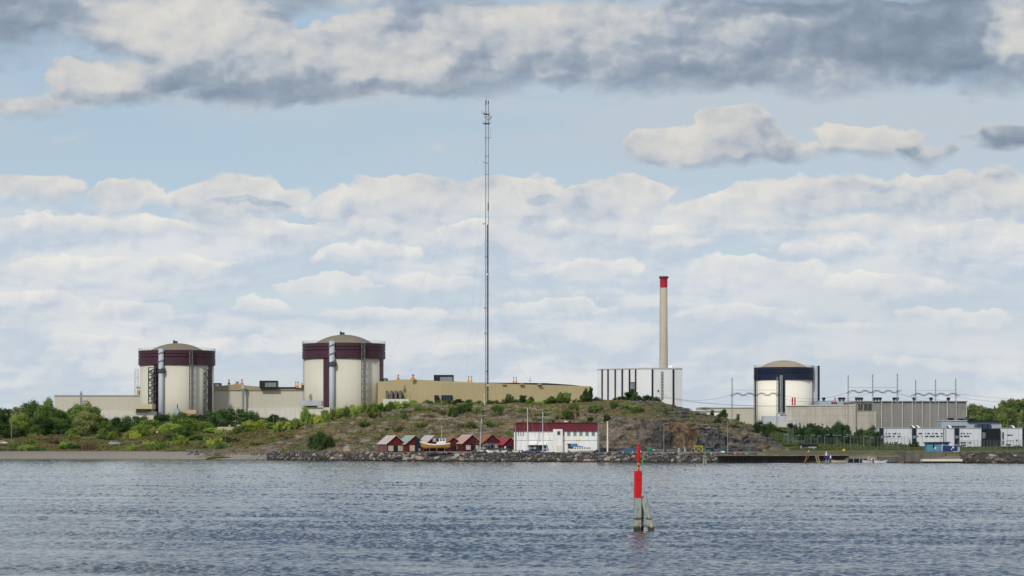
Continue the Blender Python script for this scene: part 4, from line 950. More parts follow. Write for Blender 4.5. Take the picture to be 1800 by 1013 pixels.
# ================================================================== HARBOUR
# white harbour building
YH = 797.0
T = Thing('harbour_building', 'white two storey harbour building with burgundy roof in front of the hill', 'building', (X(978, YH), YH, 2.3))
zb_ = 2.2; ze = Z(757.4, YH); zr = Z(744.6, YH+4.5)
w_ = T.part('wall', MB().box(X(903.5, YH), X(1050, YH), YH, YH+12, zb_, ze), whitep)
x0, x1 = X(902.8, YH), X(1052, YH)
T.part('roof', MB().add([(x0, YH-0.4, ze-0.1), (x1, YH-0.4, ze-0.1), (x1-0.3, YH+2.2, zr), (x0+0.6, YH+2.2, zr), (x0, YH+12.4, ze-0.1), (x1, YH+12.4, ze-0.1), (x1-0.3, YH+10, zr), (x0+0.6, YH+10, zr)],
       [(0, 1, 2, 3), (1, 5, 6, 2), (5, 4, 7, 6), (4, 0, 3, 7), (3, 2, 6, 7), (0, 4, 5, 1)]), roofm)
T.part('ridge_trim', MB().box(x0+0.5, x1-0.2, YH+2.0, YH+2.4, zr-0.05, zr+0.28), redwd)
tw = T.part('stair_tower', MB().pbox(972.2, 989, 754.6, 800, YH-1.2, 3), whitep)
T.part('window', MB().pbox(979.6, 984.6, 758.2, 764.6, YH-1.3, 0.2), mat('green_tinted_glass', (0.03, 0.09, 0.08), 0.2), tw)
T.part('door', MB().pbox(978, 986.4, 783, 797, YH-1.32, 0.2), mat('cream_white_door', (0.66, 0.63, 0.52), 0.6), tw)
for a, b2 in ((990, 992), (997, 1002.4), (1007.8, 1013.3), (1018.3, 1023.8), (1029, 1034.6), (1040, 1045.5), (910.6, 912), (915, 916.4), (919.2, 920.8), (905.6, 907.2)):
    w = T.part('window', MB().pbox(a, b2, 758.0, 765.8, YH-0.08, 0.2), glassg)
    T.part('frame', MB().pbox(a-0.35, b2+0.35, 765.7, 766.3, YH-0.14, 0.15).pbox(a-0.35, b2+0.35, 757.6, 758.1, YH-0.14, 0.15), greym, w)
T.part('cladding_joint', MB().pbox(907, 972, 774.0, 774.6, YH-0.06, 0.1).pbox(989.3, 1049.8, 774.0, 774.6, YH-0.06, 0.1), greyd)
g = T.part('glazed_front', MB().pbox(932.3, 959.6, 782, 799, YH-0.3, 0.6), navyb)
b = MB()
for q in (934.5, 938.5, 945.5, 951.5, 956): b.pbox(q-0.25, q+0.25, 782.5, 799, YH-0.4, 0.12)
T.part('mullion', b, greyd, g)
T.part('white_sign', MB().pbox(938.6, 941.4, 785, 790, YH-0.42, 0.05).pbox(954.8, 956.2, 784.5, 790.5, YH-0.42, 0.05), whitep, g)
T.part('awning', MB().add([(X(925, YH), YH-1.8, Z(781.8, YH)), (X(960, YH), YH-1.8, Z(781.8, YH)), (X(960, YH), YH, Z(777.5, YH)), (X(927, YH), YH, Z(777.5, YH)), (X(925, YH), YH-1.8, Z(782.6, YH)), (X(960, YH), YH-1.8, Z(782.6, YH)), (X(960, YH), YH, Z(782.6, YH)), (X(927, YH), YH, Z(782.6, YH))],
       [(0, 1, 2, 3), (4, 7, 6, 5), (0, 4, 5, 1), (1, 5, 6, 2), (0, 3, 7, 4)]), whitep)
T.part('warehouse_door', MB().pbox(998.4, 1014.6, 780, 795, YH-0.15, 0.3), mat('dark_door_recess', (0.035, 0.03, 0.03), 0.6))
T.part('drain_pipe', MB().beam((X(906.3, YH), YH-0.3, 2.3), (X(906.3, YH), YH-0.3, Z(750, YH)), 0.12, n=6).beam((X(1051.5, YH), YH-0.3, 2.3), (X(1051.5, YH), YH-0.3, Z(750, YH)), 0.13, n=6), greyd)
for px, tx in ((995, 'white roof vent left of centre on the burgundy roof'), (1002, 'dark roof vent right of the white one on the burgundy roof')):
    K = Thing('roof_vent', tx, 'roof vent', (X(px, YH+6), YH+6, zr)); K.part('neck', MB().cyl(X(px, YH+6), YH+6, zr-0.1, zr+0.45, 0.18, n=10), greyd); K.part('hood', MB().cyl(X(px, YH+6), YH+6, zr+0.4, zr+0.72, 0.5 if px < 1000 else 0.34, n=12), whitep if px < 1000 else black)

# boat huts
def hut(xl, xr, pk, ype, yev, roof, wall, label, extra=None, Yh=826.0, side=None, ang=25, depth=7.0, low=None):
    k = Yh/F; ca = math.cos(R(ang)); w = (xr-xl)*k/ca; cx = X(pk, Yh); zg = Z(793.2, Yh)
    zp = Z(ype, Yh); ze = Z(yev, Yh); hw = w/2
    T = Thing('boat_hut', label, 'boat hut', (cx, Yh, zg-0.3), 'row of boat huts')
    T.o.rotation_euler = (0, 0, R(ang))
    def P(mb): return mb.move(cx, Yh, 0)
    zg0 = zg-0.5; rt = 0.14
    T.part('wall', P(MB().xprofile([(-hw, zg0), (hw, zg0), (hw, ze), (0, zp), (-hw, ze)], 0, depth)), wall)
    if side: T.part('side_wall', P(MB().box(-hw-0.06, -hw-0.01, 0.02, depth, zg0, ze-0.02)), side)
    if low: T.part('lower_wall', P(MB().box(-hw, hw, -0.08, -0.02, zg0, zg+(ze-zg)*0.98)), low)
    sl = (zp-ze)/hw; ov = 0.35
    T.part('roof', P(MB().xprofile([(-hw-ov, ze-sl*ov+0.06), (0, zp+0.06), (hw+ov, ze-sl*ov+0.06), (hw+ov, ze-sl*ov+0.06+rt), (0, zp+0.06+rt), (-hw-ov, ze-sl*ov+0.06+rt)], -0.25, depth+0.2)), roof)
    T.part('bargeboard', P(MB().xprofile([(-hw-ov, ze-sl*ov-0.12), (0, zp-0.14), (hw+ov, ze-sl*ov-0.12), (hw+ov, ze-sl*ov+0.05), (0, zp+0.05), (-hw-ov, ze-sl*ov+0.05)], -0.3, -0.2)), redwd)
    dx = lambda px: (px-(xl+xr)/2)*k/ca
    for kind, a, b2, y0, y1, m in (extra or []):
        o = T.part(kind, P(MB().box(dx(a), dx(b2), -0.16, -0.04, max(zg0, Z(y1, Yh)), Z(y0, Yh))), m)
        if kind == 'window':
            f = MB(); A, B, z0, z1 = dx(a), dx(b2), Z(y1, Yh), Z(y0, Yh); fw = 0.09
            f.box(A-fw, A, -0.2, -0.1, z0-fw, z1+fw).box(B, B+fw, -0.2, -0.1, z0-fw, z1+fw).box(A, B, -0.2, -0.1, z1, z1+fw).box(A, B, -0.2, -0.1, z0-fw, z0)
            f.box((A+B)/2-0.05, (A+B)/2+0.05, -0.2, -0.165, z0, z1).box(A, B, -0.2, -0.165, (z0+z1)/2-0.05, (z0+z1)/2+0.05)
            T.part('frame', P(f), whitep, o)
    return T
hut(681, 711, 696, 766.4, 780, roofw, redw, 'leftmost red boat hut with pale roof and two cream doors', [('door', 682.8, 691.2, 783.8, 793.3, creamd), ('door', 699.3, 708.2, 783.8, 793.3, creamd), ('dark_door', 691.6, 698.9, 783.6, 793.3, navyd)], side=purpw)
hut(712.5, 744, 730, 766.4, 780.5, roofg, redw, 'second boat hut from the left, green grey roof and tall navy door', [('door', 718.5, 727, 783, 793.3, creamd), ('tall_door', 728, 737.5, 769, 793.3, navyd), ('white_crate', 733.5, 737, 788.5, 793.3, whitep)], side=redw)
hut(750, 778, 763.5, 766.6, 780, roofw, redwd, 'boat hut behind the ochre fishing boat with a white gable window', [('window', 761.8, 766, 770.5, 776, glassg), ('life_ring', 768.5, 771, 776.3, 778.4, mat('pink_ring', (0.6, 0.1, 0.1), 0.6)), ('door', 756, 761, 784, 793.3, creamd)], Yh=830)
hut(781, 811, 797, 770, 781, roofo, redw, 'small rust roofed boat hut right of the ochre fishing boat', [('dark_door', 791.5, 799.5, 784, 793.3, navyd), ('window', 802.3, 806.3, 784, 790, whitep)], Yh=828)
hut(812.5, 845, 830, 765.2, 779.5, roofp, redwd, 'dark red boat hut with pink roof and two white windows', [('window', 818.4, 824.8, 783.6, 790, creamd), ('window', 835.4, 841.6, 783.6, 790, creamd), ('dark_door', 828.2, 833, 784, 793.3, navyd)], side=redwd)
hut(848.5, 883, 865, 764.6, 779.6, roofo, redw, 'rust roofed boat hut with grey lower wall and dark round vent', [('gable_vent', 862.3, 867.5, 769.4, 774.6, glassd), ('glazed_doors', 852.8, 862, 784, 790.5, glassd), ('dark_door', 863.5, 868, 782, 793.3, navyd), ('window', 872, 876.5, 783.5, 790, greyd)], low=greyw, side=redwd)
hut(886, 909, 897, 770, 781.5, roofr, redw, 'rightmost boat hut, small with red roof beside the white building', [('dark_door', 890.5, 898.5, 784, 793.3, navyd), ('white_door', 887, 889.6, 784.5, 792.5, whitep)], Yh=824, side=redwd)

# boats
def hull_mesh(L, B, D, draft=0.0, n=14, stern=0.55, sheer=0.35, flare=1.0, keel=0.12):
    """bow at +x, z=0 keel line, deck at D(+sheer)"""
    mb = MB(); secs = []
    for i in range(n+1):
        t = i/n; x = -L/2+L*t
        bw = B/2*(stern+(1-stern)*math.sin(min(t/0.45, 1)*math.pi/2)) if t < 0.45 else B/2*max(1-((t-0.45)/0.55)**2.3, 0.015)
        zd = D+sheer*((2*t-1)**2)*(1.6 if t > 0.5 else 0.8)
        zk = 0.0+(0.55*D*((t-0.75)/0.25)**2 if t > 0.75 else (0.25*D*((0.15-t)/0.15)**1.5 if t < 0.15 else 0))
        row = []
        for j in range(7):
            s = j/6; a = s*math.pi/2
            yy = bw*math.sin(a)**0.75*(1 if j else 0); zz = zk+(zd-zk)*(1-math.cos(a))**0.85 if j else zk
            row.append((x+0.06*L*(s-0.5)*(1 if t > 0.9 else 0), yy, zz))
        secs.append(row)
    vs = []; fs = []
    for row in secs:
        vs += [(x, -y, z) for x, y, z in reversed(row[1:])]+row
    m = 13
    for i in range(n):
        for j in range(m-1): a = i*m+j; fs.append((a, a+m, a+m+1, a+1))
    fs.append(tuple(range(m))); fs.append(tuple(n*m+j for j in range(m-1, -1, -1)))
    mb.add(vs, fs)
    deck = MB(); dv = []; df = []
    for i, row in enumerate(secs):
        x, y, z = row[-1]; dv += [(x, -y*0.96, z-0.12), (x, y*0.96, z-0.12)]
        if i: a = 2*i; df.append((a-2, a, a+1, a-1))
    deck.add(dv, df)
    gun = MB()
    for sgn in (-1, 1):
        for i in range(n):
            a = secs[i][-1]; b = secs[i+1][-1]; gun.beam((a[0], sgn*a[1], a[2]), (b[0], sgn*b[1], b[2]), 0.09, n=5)
    return mb, deck, gun, secs
def place_parts(T, items, loc, rz):
    for name, mb, m, sm in items: pass
class Boat:
    def __init__(s, name, label, cat, loc, rz, group=None):
        s.T = Thing(name, label, cat, (0, 0, 0), group); s.T.o.location = loc; s.T.o.rotation_euler = (0, 0, rz)
    def part(s, *a, **k): return s.T.part(*a, **k)
# ochre fishing boat on land, bow to the left
Yb = 800.0; kb = Yb/F
zk = Z(793.5, Yb)+0.35
Bt = Boat('fishing_boat', 'ochre and white wooden fishing boat propped up on land before the huts', 'boat', (X(765.5, Yb), Yb, zk), R(180))
L = 52*kb; h, dk, gn, secs = hull_mesh(L, 3.0, 1.65, sheer=0.55, stern=0.5)
ho = Bt.part('hull', h, yellowh, smooth=False)
me = ho.data; me.materials.append(redh)
for p in me.polygons:
    if p.center.z < 0.55: p.material_index = 1
Bt.part('deck', dk, woodm); 
up = MB()
for sgn in (-1, 1):
    for i in range(14):
        a = secs[i][-1]; b = secs[i+1][-1]
        up.add([(a[0], sgn*(a[1]+0.03), a[2]-0.30), (b[0], sgn*(b[1]+0.03), b[2]-0.30), (b[0], sgn*(b[1]+0.05), b[2]+0.05), (a[0], sgn*(a[1]+0.05), a[2]+0.05),
                (a[0], sgn*(a[1]-0.08), a[2]-0.30), (b[0], sgn*(b[1]-0.08), b[2]-0.30), (b[0], sgn*(b[1]-0.06), b[2]+0.05), (a[0], sgn*(a[1]-0.06), a[2]+0.05)],
               [(0, 1, 2, 3), (7, 6, 5, 4), (3, 2, 6, 7), (0, 4, 5, 1)])
Bt.part('bulwark', up, boatw)
wh = Bt.part('wheelhouse', MB().box(-2.9, -1.0, -0.85, 0.85, 1.6, 3.3).box(-1.0, -0.3, -0.8, 0.8, 1.6, 2.3), boatw)
Bt.part('window', MB().box(-1.02, -0.98, -0.6, 0.6, 2.6, 3.05).box(-2.6, -2.1, 0.84, 0.9, 2.55, 3.05).box(-1.8, -1.3, 0.84, 0.9, 2.55, 3.05), glassd, wh)
Bt.part('cabin_roof', MB().box(-3.05, -0.8, -1.0, 1.0, 3.3, 3.42), boatb, wh)
Bt.part('mast', MB().beam((-1.7, 0, 3.4), (-1.7, 0, 6.6), 0.07, 0.04, n=6).beam((-1.7, -0.5, 5.2), (-1.7, 0.5, 5.2), 0.03), alum)
Bt.part('propeller_skeg', MB().box(-L/2-0.1, -L/2+0.9, -0.06, 0.06, -0.05, 0.8), redh)
for q in (-2.6, -0.4, 1.6):
    for sg in (-1, 1): Bt.part('prop_stand', MB().beam((q, sg*1.6, -0.35), (q, sg*0.95, 0.75), 0.09, n=4).beam((q-0.3, sg*1.6, -0.35), (q+0.3, sg*1.6, -0.35), 0.06), woodm)
Bt.part('keel_block', MB().box(-2.8, 2.6, -0.15, 0.15, -0.36, 0.04), dwood)
def sailboat(px, Ys, zdeck, L, B, ymast, label, col=boatw, rz=R(170), boom=True, lean=0.0, cover=None):
    Bt = Boat('sailing_boat', label, 'boat', (X(px, Ys), Ys, zdeck-1.0), rz)
    h, dk, gn, secs = hull_mesh(L, B, 1.0, sheer=0.2, stern=0.7)
    Bt.part('hull', h, col); Bt.part('deck', dk, boatw); Bt.part('gunwale', gn, woodm)
    cb = Bt.part('cabin', MB().xprofile([(-0.4, 0.95), (L*0.24, 0.95), (L*0.19, 1.35), (-0.4, 1.45)], -B*0.28, B*0.28), cover or boatw)
    Bt.part('window', MB().box(0.0, L*0.14, -B*0.285, -B*0.28, 1.12, 1.28).box(0.0, L*0.14, B*0.28, B*0.285, 1.12, 1.28), glassd, cb)
    zm = Z(ymast, Ys)-(zdeck-1.0)
    Bt.part('mast', MB().beam((L*0.10, 0, 1.2), (L*0.10+lean, 0, zm), 0.13, 0.09, n=6), alum)
    Bt.part('boom', MB().beam((L*0.10, 0, 2.0), (-L*0.32, 0, 2.0), 0.07, n=6), alum)
    st = MB()
    for p in ((L*0.47, 0, 1.2), (-L*0.48, 0, 1.1), (0.2, B*0.42, 1.0), (0.2, -B*0.42, 1.0)): st.beam(p, (L*0.10+lean, 0, zm-0.3), 0.035, n=3)
    sp = MB().beam((L*0.10, -0.8, zm*0.6), (L*0.10, 0.8, zm*0.6), 0.03)
    Bt.part('rigging', st, greyd); Bt.part('spreader', sp, alum)
    return Bt
sailboat(846, 800, 2.75, 4.8, 1.7, 735, 'small sailing boat ashore with tall thin mast before the rust roofed hut', col=navyd, rz=R(150), lean=-0.6)
sailboat(931, 790, 2.75, 6.0, 2.0, 717, 'dark blue sailing boat with cross stays before the white building left end', col=contb, rz=R(172), cover=contb)
sailboat(957.5, 790, 2.5, 5.5, 1.9, 724, 'sailing boat with tall white mast before the navy glazed front', col=navyd, rz=R(168), cover=greym)
# white boat with blue roof before the warehouse door
Bt = Boat('motor_boat', 'white motor boat with bright blue cabin roof before the warehouse door', 'boat', (X(1021, 788), 788, 2.4), R(180))
L = 44*786/F; h, dk, gn, secs = hull_mesh(L, 2.4, 1.0, sheer=0.15, stern=0.8)
Bt.part('hull', h, boatw); Bt.part('deck', dk, boatw)
cb = Bt.part('cabin', MB().box(-L*0.40, L*0.30, -0.85, 0.85, 0.95, 1.75), boatw)
b = MB()
for i in range(7): b.box(-L*0.37+i*0.66, -L*0.37+i*0.66+0.38, 0.84, 0.88, 1.15, 1.55)
Bt.part('window', b, glassd, cb)
Bt.part('cabin_roof', MB().xprofile([(-L*0.10, 1.75), (L*0.44, 1.75), (L*0.42, 2.1), (L*0.18, 2.15), (L*0.0, 1.95), (-L*0.10, 1.85)], -0.95, 0.95), boatb, cb)
Bt.part('hatch', MB().box(L*0.20, L*0.34, -0.5, 0.5, 2.15, 2.5), boatb, cb); Bt.part('rail', MB().beam((-L*0.45, 0.9, 1.9), (-L*0.1, 0.9, 2.0), 0.04).beam((-L*0.45, 0.9, 1.1), (-L*0.45, 0.9, 1.9), 0.04), alum)
for px, py, tx in ((997, 781, 'beside the left edge of the dark warehouse door'), (1005.5, 782, 'in the middle of the dark warehouse door'), (1013, 774.3, 'upper left one of the two above the warehouse door'), (1017.8, 774.2, 'upper right one of the two above the warehouse door'), (1031, 788.3, 'above the stern of the white motor boat')):
    # net floats hung on thin poles along the quay
    Yf = 790.0; K = Thing('float_pole', 'yellow float on pole, '+tx, 'marker pole', (X(px, Yf), Yf, 2.3), 'fishing marker poles by the white building')
    K.part('pole', MB().beam((X(px, Yf), Yf, 2.3), (X(px, Yf), Yf, Z(py-1, Yf)), 0.03, n=5), greyd); K.part('float', MB().sphere((X(px, Yf), Yf, Z(py, Yf)), 0.23, 10, 6), mat('yellow_float', (0.62, 0.36, 0.04), 0.5), smooth=True)
# small open boats by the jetty
def dinghy(px, Ys, L, label, col, rz=0.0, cab=False, z=-0.25):
    Bt = Boat('small_boat', label, 'boat', (X(px, Ys), Ys, z), rz)
    h, dk, gn, secs = hull_mesh(L, L*0.34, 0.85, sheer=0.2, stern=0.75)
    Bt.part('hull', h, col); Bt.part('deck', dk, boatw); Bt.part('gunwale', gn, woodm)
    if cab:
        c = Bt.part('windscreen', MB().box(0.1, 0.8, -0.6, 0.6, 0.8, 1.5), boatw); Bt.part('window', MB().box(0.2, 0.7, -0.62, -0.6, 1.1, 1.4), glassd, c)
        Bt.part('rail', MB().beam((-0.6, -0.6, 0.8), (-0.6, -0.6, 1.9), 0.04).beam((-0.6, 0.6, 0.8), (-0.6, 0.6, 1.9), 0.04).beam((-0.6, -0.6, 1.9), (-0.6, 0.6, 1.9), 0.04), alum)
    Bt.part('outboard_motor', MB().box(-L/2-0.35, -L/2, -0.18, 0.18, 0.35, 1.15), dsteel)
dinghy(1476, 742, 4.6, 'low cream open boat moored at the end of the dark timber jetty', mat('cream_boat', (0.62, 0.55, 0.42), 0.6), R(8))
dinghy(1531, 738, 4.6, 'small white cabin boat moored by the low concrete quay', boatw, R(5), True)
dinghy(1548, 737, 3.4, 'smaller white dinghy right of the white cabin boat', boatw, R(-4))
dinghy(882, 797, 3.0, 'small white upturned looking dinghy ashore before the rust roofed hut', boatw, R(175), z=2.25)
dinghy(866, 796, 3.6, 'white dinghy ashore before the grey walled hut', boatw, R(178), z=2.25)
dinghy(909, 790, 2.6, 'tiny white dinghy ashore at the left corner of the white building', boatw, R(170), z=2.1)

# cars
def car(px, Yc, L, label, paint, rz, zg):
    T = Thing('parked_car', label, 'car', (0, 0, 0)); T.o.location = (X(px, Yc), Yc, zg); T.o.rotation_euler = (0, 0, rz)
    s = L/4.4
    prof = [(-2.2, .35), (-1.75, .28), (1.8, .28), (2.2, .38), (2.2, .72), (2.0, .88), (1.1, .96), (-1.9, 1.0), (-2.2, .9)]
    T.part('body', MB().xprofile([(x*s, z*s) for x, z in prof], -0.85*s, 0.85*s), paint)
    T.part('cabin', MB().add([(p[0]*s, p[1]*s, p[2]*s) for p in [(-1.75, -.8, .97), (1.15, -.8, .95), (.35, -.65, 1.42), (-1.2, -.65, 1.44), (-1.75, .8, .97), (1.15, .8, .95), (.35, .65, 1.42), (-1.2, .65, 1.44)]], [(0, 1, 2, 3), (7, 6, 5, 4), (3, 2, 6, 7), (1, 5, 6, 2), (0, 3, 7, 4)]), paint)
    b = MB()
    for sg in (-1, 1):
        for (a0, a1, t0, t1) in ((-1.45, -.5, -1.12, -.48), (-.4, .85, -.38, .28)):
            b.add([(a0*s, sg*.80*s, 1.0*s), (a1*s, sg*.80*s, 1.0*s), (t1*s, sg*.69*s, 1.36*s), (t0*s, sg*.69*s, 1.36*s)], [(0, 1, 2, 3) if sg < 0 else (3, 2, 1, 0)])
    b.add([(1.12*s, -.7*s, 1.0*s), (1.12*s, .7*s, 1.0*s), (.42*s, .6*s, 1.38*s), (.42*s, -.6*s, 1.38*s)], [(0, 1, 2, 3)])
    T.part('window', b, glassd)
    for x in (-1.35, 1.38):
        for sg in (-1, 1):
            w = T.part('wheel', MB().beam((x*s, sg*.62*s, .32*s), (x*s, sg*.87*s, .32*s), .32*s, n=16), tyre)
            T.part('rim', MB().beam((x*s, sg*.86*s, .32*s), (x*s, sg*.89*s, .32*s), .19*s, n=12), alum, w)
    for sg in (-1, 1): T.part('headlight', MB().box(2.12*s, 2.23*s, sg*.6*s-.15, sg*.6*s+.15, .6*s, .76*s), whitep)
    for sg in (-1, 1): T.part('tail_light', MB().box(-2.24*s, -2.15*s, sg*.65*s-.12, sg*.65*s+.12, .7*s, .85*s), vermil2)
Yc = 790
car(1104, Yc, 4.2, 'blue saloon car parked on the quay road below the dark cliff', carb, R(180), Z(796.6, Yc))
car(1051, 792, 3.6, 'dark car half hidden at the right corner of the white building', mat('dark_car_paint', (0.015, 0.015, 0.035), 0.25, spec=0.6), R(178), Z(797.4, 792))

# posts, poles, lamps
def lamp(px, ytop, Yp, label, zg=None, arm=0.0, w=0.10, m=greyd, head=True, group='lamp posts of the shore and yard'):
    zg = 2.3 if zg is None else zg
    T = Thing('lamp_post', label, 'lamp post', (X(px, Yp), Yp, zg), group); x = X(px, Yp); zt = Z(ytop, Yp)
    T.part('pole', MB().beam((x, Yp, zg-0.3), (x, Yp, zt), w*1.3, w*0.8, n=8), m)
    if head:
        b = MB(); 
        for s in ((-1, 1) if arm < 0 else (1,)):
            a = abs(arm) if arm else 0.5
            b.beam((x, Yp, zt), (x+s*a, Yp-0.1, zt+0.12), 0.05, n=5).box(min(x+s*a, x+s*(a+0.7)), max(x+s*a, x+s*(a+0.7)), Yp-0.25, Yp+0.1, zt+0.05, zt+0.25)
        T.part('lamp_head', b, greyd)
    return T
T = Thing('flagpole', 'thick white pole right of the white harbour building', 'pole', (X(1068, 789), 789, 2.3))
T.part('pole', MB().beam((X(1068, 789), 789, 2.2), (X(1068, 789), 789, Z(743, 789)), 0.22, 0.15, n=10), whitep); T.part('base', MB().cyl(X(1068, 789), 789, 2.2, 2.75, 0.36, n=10), concs); T.part('ball', MB().sphere((X(1068, 789), 789, Z(742.4, 789)), 0.22, 8, 6), whitep)
for px, yt, Yp, tx, arm in ((1053, 744, 790, 'thin lamp post at the right corner of the white building', 0.4), (1167, 745, 788, 'thin lamp post before the cliff, right of the blue car', 0.5), (1279, 741, 790, 'thin lamp post before the right end of the cliff', 0.5), (1216, 789, 780, 'low lamp stub left of the yellow frame', 0.2),
        (1086.5, 718, 905, 'lone thin pole high on the hill right of the white building', 0.0)):
    lamp(px, yt, Yp, tx, zg=(2.3 if Yp < 850 else hz(px, Yp)), arm=arm, w=0.09, head=(arm != 0))
for px, yt, yb, Yp, tx in ((20.3, 727, 765, 960, 'weathered grey pole among the trees at the left edge'), (396, 757, 789, 890, 'thin pole before the pale tiled house'), (536.5, 741, 788, 868, 'thin pole on the hill slope left of the dark round bush'), (480.6, 732, 757, 980, 'thin pale pole behind the light green bushes left of the middle reactor'), (641.3, 712, 727, 990, 'short pale pole on the crest below the middle reactor')):
    zg = Z(yb, Yp); x = X(px, Yp)
    T = Thing('utility_pole', tx, 'pole', (x, Yp, zg), 'utility poles on the left shore')
    T.part('pole', MB().beam((x, Yp, zg-1), (x, Yp, Z(yt, Yp)), 0.22 if px < 100 else 0.12, 0.15 if px < 100 else 0.09, n=8), woodm); T.part('insulator', MB().box(x-0.3, x+0.3, Yp-0.06, Yp+0.06, Z(yt, Yp)-0.5, Z(yt, Yp)-0.35), greyd)
T = Thing('utility_pole', 'thin pale pole at the foot of the big mast', 'pole', (X(851.8, 928), 928, hz(852, 928)))
T.part('pole', MB().beam((X(851.8, 928), 928, hz(852, 928)-0.5), (X(851.8, 928), 928, Z(692, 928)), 0.12, 0.08, n=8), alum); T.part('collar', MB().cyl(X(851.8, 928), 928, Z(700, 928), Z(699, 928), 0.18, n=8), greyd)

# tall lattice mast
YM = 960.0
def mast():
    cx = X(855.3, YM); zg = hz(856, YM)-0.5; zt = Z(177, YM); w = 0.66
    T = Thing('radio_mast', 'very tall slender lattice radio mast rising from the hill crest', 'radio mast', (cx, YM, zg))
    legs = [(cx+w*math.cos(a), YM+w*math.sin(a)) for a in (R(-120), R(3), R(120))]
    for i, (x, y) in enumerate(legs): T.part('leg', MB().beam((x, y, zg), (x, y, zt), 0.085, n=6), dsteel)
    b = MB(); n = int((zt-zg)/2.6)
    for k in range(n):
        z0 = zg+(zt-zg)*k/n; z1 = zg+(zt-zg)*(k+1)/n
        for i in range(3):
            a = legs[i]; c = legs[(i+1) % 3]
            b.beam((*a, z0), (*c, z0), 0.022, n=3)
            b.beam((*(a if k % 2 else c), z0), (*(c if k % 2 else a), z1), 0.018, n=3)
    T.part('bracing', b, greyd)
    T.part('cable_run', MB().box(cx+0.1, cx+0.45, YM-0.15, YM+0.15, zg, Z(395, YM)), black)
    for py, r_ in ((217.5, 1.25), (201, 1.0)):
        z = Z(py, YM); p = MB().cyl(cx, YM, z-0.15, z+0.05, r_, n=12)
        for i in range(8):
            a = 2*math.pi*i/8; p.beam((cx+r_*math.cos(a), YM+r_*math.sin(a), z), (cx+r_*math.cos(a), YM+r_*math.sin(a), z+0.9), 0.04, n=3)
        T.part('platform', p, dsteel)
    for px, py, s in ((861.5, 205, .5), (861.8, 208, .42), (853.2, 205.5, .45), (858, 209.5, .5), (854, 451, .45), (852.4, 541, .4), (853, 586, .42), (850, 393.5, .3), (854.2, 652, .4)):
        x = X(px, YM); z = Z(py, YM)
        d = T.part('dish_antenna', MB().beam((x, YM-0.9, z), (x, YM-0.55, z), s*0.6, s, n=14), greym); T.part('bracket', MB().beam((x, YM-0.6, z), (cx, YM, z), 0.06), dsteel, d)
    for (x0, y0, x1, y1) in ((846.5, 199.5, 861, 201.5), (849, 285.5, 858, 288), (852, 243, 863, 243), (853, 275.5, 860, 275.5), (853, 307, 860, 307)):
        T.part('antenna_arm', MB().beam((X(x0, YM), YM-0.7, Z(y0, YM)), (X(x1, YM), YM-0.7, Z(y1, YM)), 0.09), dsteel)
    T.part('whip_antenna', MB().beam((X(847, YM), YM-0.7, Z(200, YM)), (X(847, YM), YM-0.7, Z(195, YM)), 0.05).beam((X(862, YM), YM-0.6, Z(243, YM)), (X(862, YM), YM-0.6, Z(226, YM)), 0.05).beam((cx, YM, zt), (cx, YM, Z(170, YM)), 0.05), dsteel)
    T.part('panel_antenna', MB().box(X(857.3, YM), X(859.3, YM), YM-0.9, YM-0.5, Z(371, YM), Z(357, YM)), dsteel)
    T.part('panel_antenna', MB().box(X(853.6, YM), X(855.3, YM), YM-0.9, YM-0.5, Z(185, YM), Z(177, YM)).box(X(857.6, YM), X(859.4, YM), YM-0.9, YM-0.5, Z(183, YM), Z(178, YM)), dsteel)
    T.part('warning_lamp', MB().box(X(855.5, YM), X(858, YM), YM-0.9, YM-0.5, Z(483.5, YM), Z(481.5, YM)).box(X(856, YM), X(859.2, YM), YM-0.9, YM-0.5, Z(678.5, YM), Z(676.5, YM)), whitep)
    for a in (R(100), R(220), R(340)):
        for py, dist in ((240, 55), (420, 40), (560, 28)):
            z = Z(py, YM); T.part('guy_wire', MB().beam((cx, YM, z), (cx+dist*math.cos(a), YM+dist*math.sin(a), 8), 0.012, n=3), greyd)
mast()

